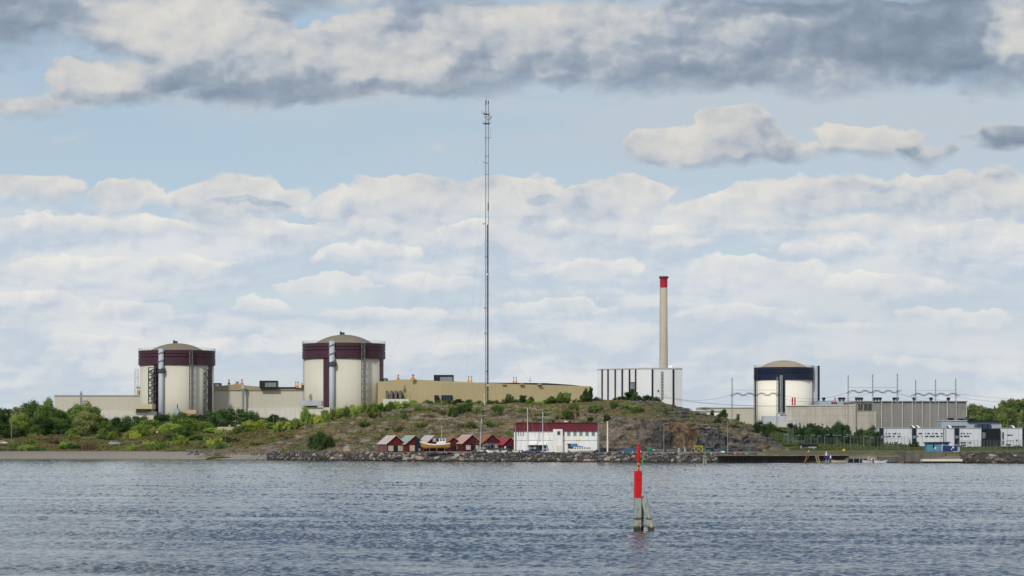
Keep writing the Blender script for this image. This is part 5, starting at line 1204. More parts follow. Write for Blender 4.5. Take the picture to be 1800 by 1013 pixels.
# yellow frame, bins, barrier, small yard clutter
def ppx(px, Yp): return X(px, Yp)
Yf = 782; T = Thing('lifting_frame', 'yellow steel frame with cross bracing on the quay below the cliff', 'steel frame', (X(1228, Yf), Yf, 2.3))
a, c = X(1220.8, Yf), X(1235.2, Yf); z0, z1 = Z(797, Yf), Z(784.4, Yf)
for q in ((a+0.15, a-0.0), (c-0.15, c)): T.part('leg', MB().beam((q[0]*1.0, Yf, z0-0.2), (q[1], Yf, z1), 0.10), yel)
T.part('top_beam', MB().beam((a-0.1, Yf, z1), (c+0.1, Yf, z1), 0.11), yel); T.part('brace', MB().beam((a, Yf, z1), (c-0.3, Yf, z0+0.5), 0.06).beam((c, Yf, z1), (a+0.3, Yf, z0+0.5), 0.06), yel)
def binbox(x0, x1, y0, y1, Yp, m, label, name='waste_container', cat='container'):
    T = Thing(name, label, cat, (X((x0+x1)/2, Yp), Yp, 2.3)); A, B = X(x0, Yp), X(x1, Yp); za, zc = min(Z(y1, Yp), 2.6), Z(y0, Yp)
    T.part('body', MB().add([(A+0.15, Yp, za), (B-0.15, Yp, za), (B-0.15, Yp+1.4, za), (A+0.15, Yp+1.4, za), (A, Yp-0.1, zc), (B, Yp-0.1, zc), (B, Yp+1.5, zc), (A, Yp+1.5, zc)], [(0, 3, 2, 1), (4, 5, 6, 7), (0, 1, 5, 4), (1, 2, 6, 5), (2, 3, 7, 6), (3, 0, 4, 7)]), m)
    T.part('lid', MB().box(A-0.05, B+0.05, Yp-0.15, Yp+1.55, zc, zc+0.12), dsteel)
    for q in (A+0.3, B-0.3): T.part('wheel', MB().beam((q, Yp-0.05, za+0.02), (q, Yp+0.1, za+0.02), 0.12, n=10), tyre)
binbox(1240.5, 1249, 791, 797, 784, green, 'low green container right of the yellow frame')
binbox(1265, 1274, 790.8, 797, 785, green, 'green container behind the cream white box below the cliff')
binbox(1267.5, 1274, 793, 799, 778, whitep, 'cream white box in front of the green container below the cliff')
binbox(1290, 1296, 792.5, 797, 783, green, 'small dark green bin on the quay before the lower cliff end')
binbox(1312, 1320.5, 792, 797, 782, green, 'bright green bin near the right end of the cliff')
binbox(1241, 1254, 788, 796, 792, navyd, 'dark trailer box under the cliff behind the yellow frame', 'cargo_trailer', 'trailer')
T = Thing('net_heap', 'green heap of fishing nets on the quay right of the blue car', 'net heap', (X(1144, 786), 786, 2.3))
b = MB(); rg = random.Random(4)
for i in range(26):
    b.sphere((X(1144+rg.gauss(0, 2.6), 786), 786+rg.uniform(-.5, .5), 2.4+abs(rg.gauss(0, 0.55))), rg.uniform(.2, .42), 7, 5, rg.uniform(.5, .9))
T.part('netting', b, green); T.part('rope_coil', MB().sphere((X(1149.5, 785.5), 785.5, 3.2), 0.35, 8, 6, .6), mat('pale_rope', (0.4, 0.5, 0.45), .8)); T.part('frame', MB().beam((X(1142, 786), 786, 2.3), (X(1143, 786), 786, 4.0), .07).beam((X(1148, 786), 786, 2.3), (X(1146, 786), 786, 3.9), .07), greyd)
T = Thing('guard_rail', 'long grey guard rail along the quay road before the cliff', 'guard rail', (X(1190, 794), 794, 2.4))
T.part('rail', MB().box(X(1150, 794), X(1345, 794), 794, 794.08, 3.1, 3.3), greyd)
b = MB()
for i in range(25): T.part('post', MB().box(X(1151+i*8, 794), X(1151+i*8, 794)+0.12, 794.08, 794.2, 2.2, 3.3), greyd)
for px, py0, tx, m in ((1169.3, 789, 'dark bollard before the cliff near the lamp post', navyd), (1193.5, 788.5, 'pale bollard before the cliff left of the yellow frame', greym), (1204, 787, 'pale stone coloured bollard close to the cliff foot', greym)):
    Yq_ = 783; K = Thing('bollard', tx, 'bollard', (X(px, Yq_), Yq_, 2.3)); x = X(px, Yq_)
    K.part('post', MB().lathe([(.26, 2.2), (.22, 2.5), (.18, Z(py0+1.5, Yq_))], x, Yq_, 10), m); K.part('cap', MB().lathe([(.18, Z(py0+1.5, Yq_)), (.32, Z(py0+1.0, Yq_)), (.30, Z(py0, Yq_)), (.1, Z(py0-.3, Yq_))], x, Yq_, 10), m)
# kayak rack / orange tarpaulin at the left of the huts
for px, w_2, tx in ((611.5, 9, 'grey topped orange tarpaulin heap before the dark rocks'), (658.5, 5, 'small orange tarpaulin heap beside the leftmost hut')):
    Yt = 846; K = Thing('tarpaulin_heap', tx, 'tarpaulin heap', (X(px, Yt), Yt, 2.4)); x = X(px, Yt); rr = w_2*Yt/F
    K.part('orange_cover', MB().lathe([(rr, 2.2), (rr*.95, 2.9), (rr*.7, 3.4)], x, Yt, 16), mat('orange_tarpaulin', (.45, .2, .03), .7, .15, 2)); 
    K.part('grey_cover', MB().lathe([(rr*.82, 3.1), (rr*.7, 3.9), (rr*.35, 4.3), (.05, 4.4)], x-0.2, Yt, 14), greyd)
# shed on the right bank, with its roof; yellow sign; water marks
Ys_ = 835; T = Thing('garden_shed', 'low grey boarded shed with dark roof on the grassy bank', 'shed', (X(1423, Ys_), Ys_, bankz(1423, Ys_)))
T.part('wall', MB().pbox(1409, 1436.5, 783, 794, Ys_, 4), mat('grey_shed_boards', (.13, .12, .12), .8, .2, 1)); T.part('roof', MB().prism([(X(1407, Ys_-.6), Ys_-.6), (X(1438, Ys_-.6), Ys_-.6), (X(1438, Ys_), Ys_+4.5), (X(1407, Ys_), Ys_+4.5)], Z(783, Ys_), [Z(780.8, Ys_), Z(781.6, Ys_), Z(780, Ys_), Z(779.4, Ys_)]), dwood)
T.part('porch_post', MB().pbox(1407.3, 1409, 783.5, 793, Ys_-.5, .3), greym); T.part('pale_panel', MB().pbox(1421, 1435, 785, 789, Ys_-.12, .1), bluegrey)
for px, py, Yg, tx in ((1483, 791.5, 806, 'round yellow sign on the shore before the fence'), (1440, 781.5, 868, 'small orange sign right of the grey shed')):
    K = Thing('warning_sign', tx, 'sign', (X(px, Yg), Yg, 2.6)); K.part('post', MB().beam((X(px, Yg), Yg, 2.0), (X(px, Yg), Yg, Z(py, Yg)), .05), greyd); K.part('disc', MB().beam((X(px, Yg), Yg-.08, Z(py, Yg)), (X(px, Yg), Yg-.04, Z(py, Yg)), .42, n=18), yel if px > 1450 else orange)
K = Thing('green_stick_mark', 'slim green seamark stick in the water right of the red beacon', 'seamark', (X(1130, 690), 690, 0))
K.part('stick', MB().beam((X(1128.8, 690), 690, -.5), (X(1130.2, 690), 690, Z(802.5, 690)), .14, .10, n=8), greenp); K.part('topmark', MB().box(X(1128.6, 690), X(1132, 690), 689.9, 690.1, Z(805.2, 690), Z(803.6, 690)), greenp)
def dolphin(px, Yd, ytop, m, label, name='mooring_dolphin', w=1.6, leaves=None):
    K = Thing(name, label, 'mooring post', (X(px, Yd), Yd, 0)); zt = Z(ytop, Yd)
    for s in (-1, 1): K.part('pile', MB().beam((X(px+s*3.0*w/1.6, Yd), Yd, -.8), (X(px+s*.8*w/1.6, Yd), Yd+.4, zt), .22, n=8), m)
    K.part('cap', MB().box(X(px-1.8, Yd), X(px+1.8, Yd), Yd-.2, Yd+.7, zt-.15, zt+.35), m); return K
dolphin(1239, 676, 803, mat('pale_green_timber', (.25, .27, .2), .85, .2, 1, wet=0.05), 'pale two legged mooring dolphin in the water before the rocks')
K = Thing('leaning_mark', 'leaning faded orange channel mark in the water off the jetty', 'seamark', (X(1414, 716), 716, 0)); Yl = 716
K.part('pile', MB().beam((X(1412.8, Yl), Yl, -.5), (X(1420, Yl), Yl, Z(797, Yl)), .17, .12, n=8), orangem); K.part('brace', MB().beam((X(1415, Yl), Yl, .4), (X(1424, Yl), Yl, Z(799, Yl)), .07), orangem); K.part('topmark', MB().sphere((X(1421.5, Yl), Yl, Z(794.5, Yl)), .3, 10, 6, 1.4), mat('pinkish_white', (.36, .27, .26), .7))
K = Thing('timber_posts', 'pair of crossed ochre timber posts in the water off the jetty', 'mooring post', (X(1437, 722), 722, 0)); Yl = 722
for a_, b_ in ((1438, 1433.5), (1442, 1437)): K.part('post', MB().beam((X(a_, Yl), Yl, -.5), (X(b_, Yl), Yl, Z(799.5, Yl)), .17, n=6), mat('ochre_timber', (.32, .25, .14), .8, .2, 1))
K.part('crossbar', MB().beam((X(1434, Yl), Yl-.1, Z(803, Yl)), (X(1440, Yl), Yl-.1, Z(804, Yl)), .08), woodm)
K = Thing('violet_seamark', 'violet blue box with white peak on legs in the water', 'seamark', (X(1455, 712), 712, 0)); Yl = 712
for q in (1451.8, 1456.6): K.part('leg', MB().beam((X(q, Yl), Yl, -.5), (X(q+.6, Yl), Yl, Z(806, Yl)), .17, n=6), greyd)
K.part('box', MB().pbox(1450, 1459, 800.8, 806.2, Yl-.4, 1.0), purple); K.part('white_edge', MB().pbox(1459, 1461, 801, 806, Yl-.4, .9), whitep); K.part('peak', MB().xprofile([(X(1450.5, Yl), Z(800.8, Yl)), (X(1454, Yl), Z(800.8, Yl)), (X(1452.4, Yl), Z(792.5, Yl))], Yl-.1, Yl+.2), whitep)

# lamp posts and fence on the right
rl = [(1385, 748, 872, 0, 'thin lamp post left of the tallest one on the grassy bank'), (1394, 741, 862, -.5, 'tallest lamp post on the grassy bank near the shore'), (1378, 765, 885, .4, 'short lamp post at the left foot of the grassy bank'), (1400, 766, 890, .4, 'short lamp post just right of the tallest one'),
      (1424.5, 766, 885, .6, 'lamp post rising directly behind the left part of the grey shed'), (1436.5, 767, 890, .4, 'lamp post behind the right end of the grey shed'), (1450, 765.5, 880, .7, 'lamp post with long arm right of the grey shed'), (1471, 766, 880, -.6, 'double armed lamp post before the dark conifers'),
      (1484, 768, 884, .5, 'lamp post before the dark conifers above the yellow sign'), (1494.5, 765, 862, -.5, 'bright double armed lamp post before the birch tree'), (1518, 768, 884, .5, 'lamp post left of the white offices among dark trees'), (1528, 770, 884, .5, 'lamp post at the left end of the white offices'),
      (1558, 739, 880, .6, 'tall lamp post over the left office wing'), (1621, 738, 880, .6, 'tall lamp post over the middle office wing'), (1653.8, 731, 900, 0, 'dark tall pole in front of the blue grey building'), (1692, 741, 880, 0, 'tall thin pole before the third office wing'),
      (1713.5, 788, 800, 0, 'short pole on the shore right of the blue container'), (1750.5, 780, 800, 0, 'pole on the shore before the dark glass hall'), (1771, 739, 885, .5, 'tall lamp post before the rightmost office block'), (1790, 744, 885, .5, 'lamp post at the very right over the woods')]
for px, yt, Yp, arm, tx in rl:
    if px < 1540: Yp = 850+(Yp-862)*.3
    lamp(px, yt, Yp, tx, zg=(bankz(px, Yp) if Yp > 820 else 2.5), arm=arm, w=0.05, head=(arm != 0))
def fence(px0, px1, Yf0, Yf1, h, label, step=3.0, zf=None):
    T = Thing('chain_link_fence', label, 'fence', (X(px0, Yf0), Yf0, 2.5)); n = int((px1-px0)/step/1.9)
    rails = MB(); prev = None
    for i in range(n+1):
        t_ = i/n; px = px0+(px1-px0)*t_; Yp = Yf0+(Yf1-Yf0)*t_; zg = zf(px, Yp) if zf else 2.7; x = X(px, Yp)
        T.part('post', MB().beam((x, Yp, zg-.3), (x, Yp, zg+h), .045, n=5), mat('fence_green_grey', (.13, .155, .14), .6))
        if prev:
            for q in (0.1, .35, .6, .85, 1.0): rails.beam((prev[0], prev[1], prev[2]+h*q), (x, Yp, zg+h*q), .014, n=3)
            for q in range(4):
                u_ = (q+.5)/4; xx = prev[0]+(x-prev[0])*u_; yy = prev[1]+(Yp-prev[1])*u_; zz = prev[2]+(zg-prev[2])*u_; rails.beam((xx, yy, zz), (xx, yy, zz+h), .014, n=3)
        prev = (x, Yp, zg)
    T.part('mesh_panel', rails, mat('fence_green_grey', (.13, .155, .14), .6))
fence(1495, 1596, 838, 835, 4.3, 'tall chain link fence before the left office wing', zf=lambda p, y: bankz(p, y))
fence(1684, 1810, 800, 795, 3.2, 'tall chain link fence right of the blue container', zf=lambda p, y: 2.8)
fence(1380, 1478, 862, 858, 2.4, 'chain link fence on the grassy bank before the conifers', zf=lambda p, y: bankz(p, y))
T = Thing('red_post', 'red and white rail post on the shore at the right', 'barrier', (X(1764, 775), 775, 2.5)); T.part('post', MB().pbox(1763, 1765, 795, 800.5, 775, .3), vermil2); T.part('rail', MB().pbox(1760, 1772, 799, 799.8, 775.1, .15), whitep)

# houses and cars on the left shore
def cottage(x0, x1, yr, ye, yb, Yc, roofm_, label, gable=False):
    T = Thing('cottage', label, 'house', (X((x0+x1)/2, Yc), Yc, Z(yb, Yc))); A, B = X(x0, Yc), X(x1, Yc); zr, ze, zb2 = Z(yr, Yc), Z(ye, Yc), Z(yb, Yc)-2
    T.part('wall', MB().box(A+.5, B-.5, Yc, Yc+6, zb2, ze), whitep)
    T.part('roof', MB().add([(A, Yc-.6, ze-.1), (B, Yc-.6, ze-.1), (B-.3, Yc+3, zr), (A+.3, Yc+3, zr), (A, Yc+6.6, ze-.1), (B, Yc+6.6, ze-.1)], [(0, 1, 2, 3), (3, 2, 5, 4), (1, 5, 2), (0, 3, 4), (0, 4, 5, 1)]), roofm_)
    T.part('chimney', MB().box((A+B)/2+.6, (A+B)/2+1.3, Yc+2.6, Yc+3.4, zr-.5, zr+.7), concs)
    for q in (.25, .55, .8): T.part('window', MB().box(A+(B-A)*q-.5, A+(B-A)*q+.5, Yc-.06, Yc+.05, ze-1.5, ze-.5), glassd)
cottage(241, 279.5, 749.5, 755, 761, 995, tilem, 'small white cottage with terracotta roof among the left bushes')
cottage(379.5, 415, 750.5, 758, 765, 985, tilem2, 'white house with pale tiled roof below the dark rounded trees')
cottage(414, 428, 746.5, 752.5, 762, 1000, tilem2, 'narrow annexe with pale roof just right of the pale tiled house')
car(4, 958, 4.4, 'white car half cut by the left edge behind the brown heath', boatw, R(4), heathz(4, 958)+.2)
car(202, 948, 4.0, 'pale blue grey car parked on the heath left of the light bushes', mat('pale_blue_car', (.3, .36, .42), .3, spec=.5), R(10), heathz(202, 948)+.1)

# ================================================================== VEGETATION
def leaf_mat(name, a, b2, trans=0.28):
    m = bpy.data.materials.new(name); m.use_nodes = True; t = NT(m.node_tree); t.n.clear()
    out = t.n.new('ShaderNodeOutputMaterial'); P = t.n.new('ShaderNodeNewGeometry').outputs['Position']; oi = t.n.new('ShaderNodeObjectInfo').outputs['Random']
    n = t.noise(P, 0.45, 4, 0.6); n2 = t.noise(P, 3.0, 3, 0.6)
    c = t.mix(t.ramp(t.math('ADD', n, t.math('MULTIPLY', t.math('SUBTRACT', oi, 0.5), 0.25)), 0.36, 0.64), a, b2)
    c = t.vm('SCALE', c, t.ramp(n2, 0.3, 0.7, 0.85, 1.7))
    c = t.vm('SCALE', c, t.ramp(oi, 0, 1, 0.9, 1.4, 'LINEAR'))
    d = t.n.new('ShaderNodeBsdfDiffuse'); tr = t.n.new('ShaderNodeBsdfTranslucent'); mx = t.n.new('ShaderNodeMixShader')
    t.put(d.inputs[0], c); t.put(tr.inputs[0], t.vm('MULTIPLY', c, (1.1, 1.25, 0.6))); mx.inputs[0].default_value = trans
    t.l.new(d.outputs[0], mx.inputs[1]); t.l.new(tr.outputs[0], mx.inputs[2]); t.l.new(mx.outputs[0], out.inputs[0])
    return m
LM = {'dark': leaf_mat('dark_green_leaves', (0.027, 0.051, 0.020), (0.061, 0.101, 0.038)),
      'mid': leaf_mat('mid_green_leaves', (0.065, 0.109, 0.032), (0.123, 0.181, 0.051)),
      'light': leaf_mat('light_green_leaves', (0.115, 0.176, 0.041), (0.216, 0.284, 0.068)),
      'lime': leaf_mat('yellow_green_leaves', (0.163, 0.200, 0.037), (0.300, 0.312, 0.069)),
      'olive': leaf_mat('olive_leaves', (0.090, 0.105, 0.045), (0.165, 0.180, 0.075)),
      'brown': leaf_mat('brown_heather_leaves', (0.108, 0.072, 0.048), (0.168, 0.120, 0.072)),
      'blue': leaf_mat('blue_green_needles', (0.025, 0.048, 0.031), (0.049, 0.084, 0.048))}
def crown_mesh(name, seed, kind, nleaf, size):
    rg = np.random.default_rng(seed); blobs = []
    if kind == 'broad':
        for i in range(46):
            a = rg.random()*2*math.pi; zz = rg.random(); rr = (0.34*math.sqrt(max(1-((zz-0.42)/0.62)**2, 0.05)))*math.sqrt(rg.uniform(0.25, 1))
            blobs.append((rr*math.cos(a), rr*math.sin(a), 0.14+0.76*zz, rg.uniform(0.07, 0.15)))
    elif kind == 'round':
        for i in range(30):
            a = rg.random()*2*math.pi; zz = rg.random()**0.8; rr = 0.62*math.sqrt(max(1-zz**2, 0.03))*math.sqrt(rg.uniform(0.3, 1))
            blobs.append((rr*math.cos(a), rr*math.sin(a), 0.06+0.78*zz, rg.uniform(0.10, 0.2)))
    elif kind == 'tall':
        for i in range(26):
            a = rg.random()*2*math.pi; zz = rg.random(); rr = 0.17*math.sqrt(max(1-((zz-0.4)/0.66)**2, 0.04))*rg.uniform(0.3, 1.1)
            blobs.append((rr*math.cos(a), rr*math.sin(a), 0.16+0.78*zz, rg.uniform(0.05, 0.10)))
    elif kind == 'conifer':
        for i in range(34):
            a = rg.random()*2*math.pi; zz = rg.random()**1.3; rr = 0.24*(1-zz)*rg.uniform(0.4, 1.1)
            blobs.append((rr*math.cos(a), rr*math.sin(a), 0.08+0.88*zz, 0.03+0.07*(1-zz)))
    elif kind == 'low':
        for i in range(22):
            a = rg.random()*2*math.pi; r0 = 1.1*math.sqrt(rg.random()); zz = rg.random()*0.55*math.sqrt(max(1-(r0/1.2)**2, 0))
            blobs.append((r0*math.cos(a), r0*math.sin(a), 0.12+zz, rg.uniform(0.14, 0.26)))
    elif kind == 'wind':
        for i in range(24):
            zz = rg.random(); a = rg.random()*2*math.pi; rr = 0.45*(1-0.55*zz)*math.sqrt(rg.random())
            blobs.append((rr*math.cos(a)+zz*0.35, rr*math.sin(a), 0.1+0.8*zz, rg.uniform(0.07, 0.15)))
    B = np.array(blobs); w = B[:, 3]**2; idx = rg.choice(len(B), nleaf, p=w/w.sum())
    d = rg.normal(size=(nleaf, 3)); d /= np.linalg.norm(d, axis=1)[:, None]
    rad = B[idx, 3]*np.where(rg.random(nleaf) < 0.8, rg.uniform(0.68, 1.12, nleaf), rg.uniform(1.1, 1.8, nleaf))
    C = B[idx, :3]+d*rad[:, None]*np.array([1, 1, 0.85]); C[:, 2] = np.maximum(C[:, 2], 0.015)
    nr = d+rg.normal(size=(nleaf, 3))*0.55+np.array([0, 0, 0.25]); nr /= np.linalg.norm(nr, axis=1)[:, None]
    t1 = np.cross(nr, rg.normal(size=(nleaf, 3)))
    if kind == 'wind': t1 = np.array([0.45, 0, 1.0])+rg.normal(size=(nleaf, 3))*0.3
    t1 /= np.linalg.norm(t1, axis=1)[:, None]; t2 = np.cross(nr, t1); t2 /= np.linalg.norm(t2, axis=1)[:, None]
    s = size*rg.uniform(0.6, 1.4, nleaf)[:, None]; e = 1.9 if kind == 'wind' else 1.15
    V = np.stack([C-t1*s*e*0.5, C+t2*s*0.42, C+t1*s*e*0.5, C-t2*s*0.42], 1).reshape(-1, 3)
    me = np_mesh(name, V, np.arange(nleaf*4).reshape(-1, 4)); return me
def trunk_mesh(name, seed, kind):
    rg = random.Random(seed); b = MB()
    if kind in ('broad', 'tall'):
        top = 0.75; r0 = 0.022 if kind == 'broad' else 0.016
        p = Vector((0, 0, -0.03)); n = 6; pts = [p]
        for i in range(n): p = Vector((p.x+rg.uniform(-.012, .012), p.y+rg.uniform(-.012, .012), p.z+top/n)); pts.append(p)
        for i in range(n): b.beam(pts[i], pts[i+1], r0*(1-i/n*0.75), r0*(1-(i+1)/n*0.75), n=7)
        for i in range(8):
            q = pts[2+i % 4]; a = rg.uniform(0, 6.28); l = rg.uniform(.12, .24)*(0.7 if kind == 'tall' else 1); b.beam(q, q+Vector((l*math.cos(a), l*math.sin(a), l*rg.uniform(.5, 1.1))), r0*.42, r0*.12, n=5)
    elif kind == 'conifer':
        b.beam((0, 0, -.03), (0, 0, .93), .018, .003, n=7)
        for i in range(12):
            z = .12+.06*i; a = i*2.4; l = .2*(1-z); b.beam((0, 0, z), (l*math.cos(a), l*math.sin(a), z-.01), .005, .002, n=4)
    else:
        for i in range(7):
            a = rg.uniform(0, 6.28); l = rg.uniform(.15, .4); lean = 0.3 if kind == 'wind' else 0
            b.beam((0.02*math.cos(a), .02*math.sin(a), -.03), (l*math.cos(a)+lean, l*math.sin(a), rg.uniform(.35, .7)*(0.6 if kind == 'low' else 1)), .022, .007, n=5)
    return b.mesh(name)
SPEC = {'broad': (4, 6500, 0.034), 'round': (4, 4200, 0.052), 'tall': (2, 3000, 0.030), 'conifer': (3, 3600, 0.030), 'low': (3, 2400, 0.085), 'wind': (3, 2600, 0.06)}
CR = {}; TR = {}
for k_, (nv, nl, sz) in SPEC.items():
    CR[k_] = [crown_mesh(k_+'_crown', 50+7*i+hash(len(k_)) % 5, k_, nl, sz) for i in range(nv)]
    TR[k_] = [trunk_mesh(k_+'_trunk', 90+i, k_) for i in range(nv)]
    for me in CR[k_]: me.materials.append(LM['mid'])
    for me in TR[k_]: me.materials.append(barkm)
NAMES = {'broad': ('broadleaf_tree', 'tree', 'trunk', 'broadleaf tree'), 'round': ('shrub', 'bush', 'stem', 'rounded bush'), 'tall': ('slender_tree', 'tree', 'trunk', 'slender tree'), 'conifer': ('conifer', 'tree', 'trunk', 'pointed conifer'),
         'low': ('low_shrub', 'bush', 'stem', 'low spreading bush'), 'wind': ('windswept_shrub', 'bush', 'stem', 'windswept bush')}
COLN = {'dark': 'dark green', 'mid': 'green', 'light': 'light green', 'lime': 'yellow green', 'olive': 'olive green', 'brown': 'brown', 'blue': 'dark blue green'}
LAND = [(-100, 'near the left edge of the frame'), (12, 'at the left edge of the frame'), (38, 'right of the grey pole at the left edge'), (70, 'left of the pale hall end wall'), (96, 'under the left corner of the long pale hall'), (120, 'left of the thin dark flue'), (143, 'under the thin dark flue'),
        (175, 'under the middle of the long pale hall'), (215, 'left of the beige entrance canopy'), (247, 'under the beige entrance canopy'), (262, 'beside the terracotta cottage'), (291, 'under the grey shaft of the leftmost reactor'), (325, 'under the leftmost reactor dome'), (350, 'under the right part of the leftmost reactor'), (372, 'under the right edge of the leftmost reactor'),
        (395, 'behind the pale tiled house'), (425, 'under the grey flue between the reactors'), (455, 'left below the black plant room'), (485, 'right below the black plant room'), (510, 'left of the white entrance block'), (535, 'below the white entrance canopy'), (560, 'under the left side of the middle reactor'), (590, 'under the grey shaft of the middle reactor'), (620, 'under the middle reactor dome'),
        (645, 'under the cable ladder of the middle reactor'), (672, 'under the right edge of the middle reactor'), (700, 'below the arched vents of the khaki hall'), (725, 'left of the khaki hall windows'), (765, 'below the narrow khaki hall window'), (785, 'below the wide khaki hall window'), (815, 'between the khaki hall window and the tall mast'), (838, 'just left of the tall mast'), (858, 'at the foot of the tall mast'),
        (882, 'just right of the tall mast'), (905, 'below the dark pair of roof vents'), (935, 'below the roof aerial of the khaki hall'), (965, 'left of the khaki hall right end'), (995, 'below the right part of the khaki hall'), (1030, 'at the right end of the khaki hall'), (1060, 'at the left corner of the white slotted building'), (1085, 'before the slots of the white building'), (1105, 'before the glazed slot of the white building'), (1130, 'before the middle of the white slotted building'),
        (1160, 'below the tall stack'), (1190, 'at the right corner of the white slotted building'), (1225, 'on the right slope above the cliff'), (1250, 'at the low white shed'), (1272, 'before the low cream hall'), (1295, 'right on the hill slope before the cream hall'), (1325, 'before the left edge of the navy banded reactor'), (1350, 'before the grey service building'), (1378, 'left of the tallest lamp post'), (1394, 'by the tallest lamp post'), (1410, 'above the grey shed left part'),
        (1430, 'above the grey shed right part'), (1450, 'before the left of the concrete hall'), (1470, 'before the middle of the pale concrete hall'), (1490, 'before the right of the pale concrete hall'), (1515, 'left of the white offices'), (1535, 'at the left end of the white offices'), (1570, 'before the left office wing'), (1610, 'before the second navy stair bay'), (1650, 'by the cyan shed'), (1690, 'right of the blue container'), (1705, 'right of the grey concrete hall'), (1725, 'above the blue grey building roof'), (1750, 'above the right end of the blue grey building'), (1775, 'above the rightmost office block'), (1800, 'at the right edge of the frame'), (1850, 'beyond the right edge')]
USED = {}
ORD = ['', 'nearer one ', 'third one ', 'fourth one ', 'fifth one ', 'sixth one ', 'seventh one ']
PROTO = {}
rgv = random.Random(21)
def plant(kind, colr, px, Yp, pytop, zg, wpx=None, sx=None, extra='', group=None):
    """one plant: its base at zg, its top at photo row pytop"""
    H = (Z(pytop, Yp)-zg); H = max(H, 0.5)
    nat = {'broad': 0.82, 'round': 1.5, 'tall': 0.42, 'conifer': 0.52, 'low': 2.5, 'wind': 1.25}[kind]
    topf = {'broad': 0.97, 'round': 0.95, 'tall': 0.97, 'conifer': 0.97, 'low': 0.72, 'wind': 0.95}[kind]
    s = H/topf; hx = s if wpx is None else (wpx*Yp/F)/nat
    i = rgv.randrange(SPEC[kind][0]); nm, cat, tn, word = NAMES[kind]
    lm_ = min(LAND, key=lambda q: abs(q[0]-px))[1]
    size = 'tall ' if H > 9 else ('small ' if H < 2.6 else '')
    base = f'{size}{COLN[colr]} {word} {extra}{lm_}'.replace('  ', ' ')
    k = USED.get(base, 0); USED[base] = k+1
    lab = base if k == 0 else {1: 'another ', 2: 'third ', 3: 'fourth ', 4: 'fifth '}.get(k, 'further ')+base
    if len(lab.split()) > 16: lab = ' '.join(lab.replace(' the frame', ' frame').replace('of the ', 'of ').replace('the right part of', 'right part of').split()[:16])
    r = bpy.data.objects.new(nm, None); COL.objects.link(r); r.location = (X(px, Yp), Yp, zg); r.rotation_euler = (0, 0, 0 if kind == 'wind' else rgv.uniform(0, 6.28)); r.scale = (hx, hx, s)
    if kind == 'wind': r.rotation_euler = (0, 0, rgv.uniform(-.5, .5))
    r.empty_display_size = 0.3
    tagit(r, lab, cat, group or (cat+'s of the shore' if cat == 'bush' else 'trees of the shore'))
    for nn, me, m in (('crown', CR[kind][i], LM[colr]), (tn, TR[kind][i], barkm)):
        o = bpy.data.objects.new(nn, me); COL.objects.link(o); o.parent = r
        o.material_slots[0].link = 'OBJECT'; o.material_slots[0].material = m
    return r
# --- left shore: tall trees before the pale hall, bushes, heath shrubs
for kind, c, px, Yp, top, w in [('broad', 'dark', -8, 1040, 716, 46), ('broad', 'dark', 14, 1050, 717, 40), ('broad', 'olive', 34, 1030, 713, 36), ('broad', 'mid', 50, 1040, 706, 34), ('broad', 'dark', 66, 1020, 711, 36), ('broad', 'olive', 61, 1045, 703, 24), ('broad', 'mid', 84, 1035, 697, 26), ('broad', 'mid', 76, 1015, 710, 34),
        ('broad', 'dark', 92, 1030, 716, 34), ('broad', 'mid', 102, 1010, 719, 36), ('broad', 'light', 114, 1018, 722, 30), ('broad', 'dark', 128, 1020, 716, 30), ('broad', 'mid', 138, 1012, 709, 36), ('broad', 'olive', 156, 1014, 706, 42), ('broad', 'mid', 165, 1004, 714, 34), ('broad', 'olive', 146, 992, 722, 38), ('broad', 'dark', 178, 1012, 731, 34),
        ('round', 'dark', 108, 995, 742, 40), ('round', 'mid', 62, 990, 746, 36), ('round', 'dark', 30, 990, 750, 44), ('round', 'dark', 2, 990, 742, 50), ('round', 'mid', 130, 985, 752, 34), ('round', 'mid', 188, 990, 738, 34), ('round', 'light', 182, 975, 752, 26), ('round', 'lime', 198, 970, 758, 22),
        ('round', 'dark', 205, 1010, 733, 46), ('round', 'dark', 232, 1015, 730, 56), ('round', 'dark', 255, 1015, 731, 46), ('round', 'dark', 222, 1000, 742, 44), ('round', 'dark', 283, 1010, 728, 50), ('round', 'mid', 300, 1015, 726, 40), ('round', 'dark', 320, 1012, 724, 48), ('round', 'dark', 345, 1014, 727, 50), ('round', 'dark', 366, 1012, 722, 46),
        ('round', 'light', 262, 985, 737, 60), ('round', 'light', 244, 975, 748, 44), ('round', 'lime', 230, 970, 757, 28), ('round', 'light', 300, 975, 742, 54), ('round', 'light', 330, 980, 734, 62), ('round', 'light', 355, 972, 740, 48), ('round', 'mid', 318, 955, 752, 56), ('round', 'olive', 296, 950, 758, 40), ('round', 'light', 372, 968, 752, 36), ('round', 'mid', 345, 945, 764, 40),
        ('round', 'dark', 392, 1020, 719, 60), ('round', 'dark', 415, 1020, 717, 60), ('round', 'dark', 438, 1018, 722, 54), ('round', 'dark', 458, 1020, 734, 40), ('round', 'dark', 480, 1025, 728, 44), ('round', 'dark', 497, 1022, 733, 34), ('round', 'dark', 378, 1010, 728, 40),
        ('round', 'lime', 440, 962, 739, 44), ('round', 'light', 425, 955, 746, 38), ('round', 'lime', 460, 965, 737, 40), ('round', 'light', 478, 960, 742, 36), ('round', 'lime', 500, 962, 740, 34), ('round', 'light', 490, 970, 746, 30), ('round', 'dark', 408, 930, 771, 40), ('round', 'dark', 395, 940, 768, 28)]:
    plant(kind, c, px, Yp, top, heathz(px, min(Yp, 1005)) if px < 470 else max(heathz(px, 960), 6), w)
fl = random.Random(31)
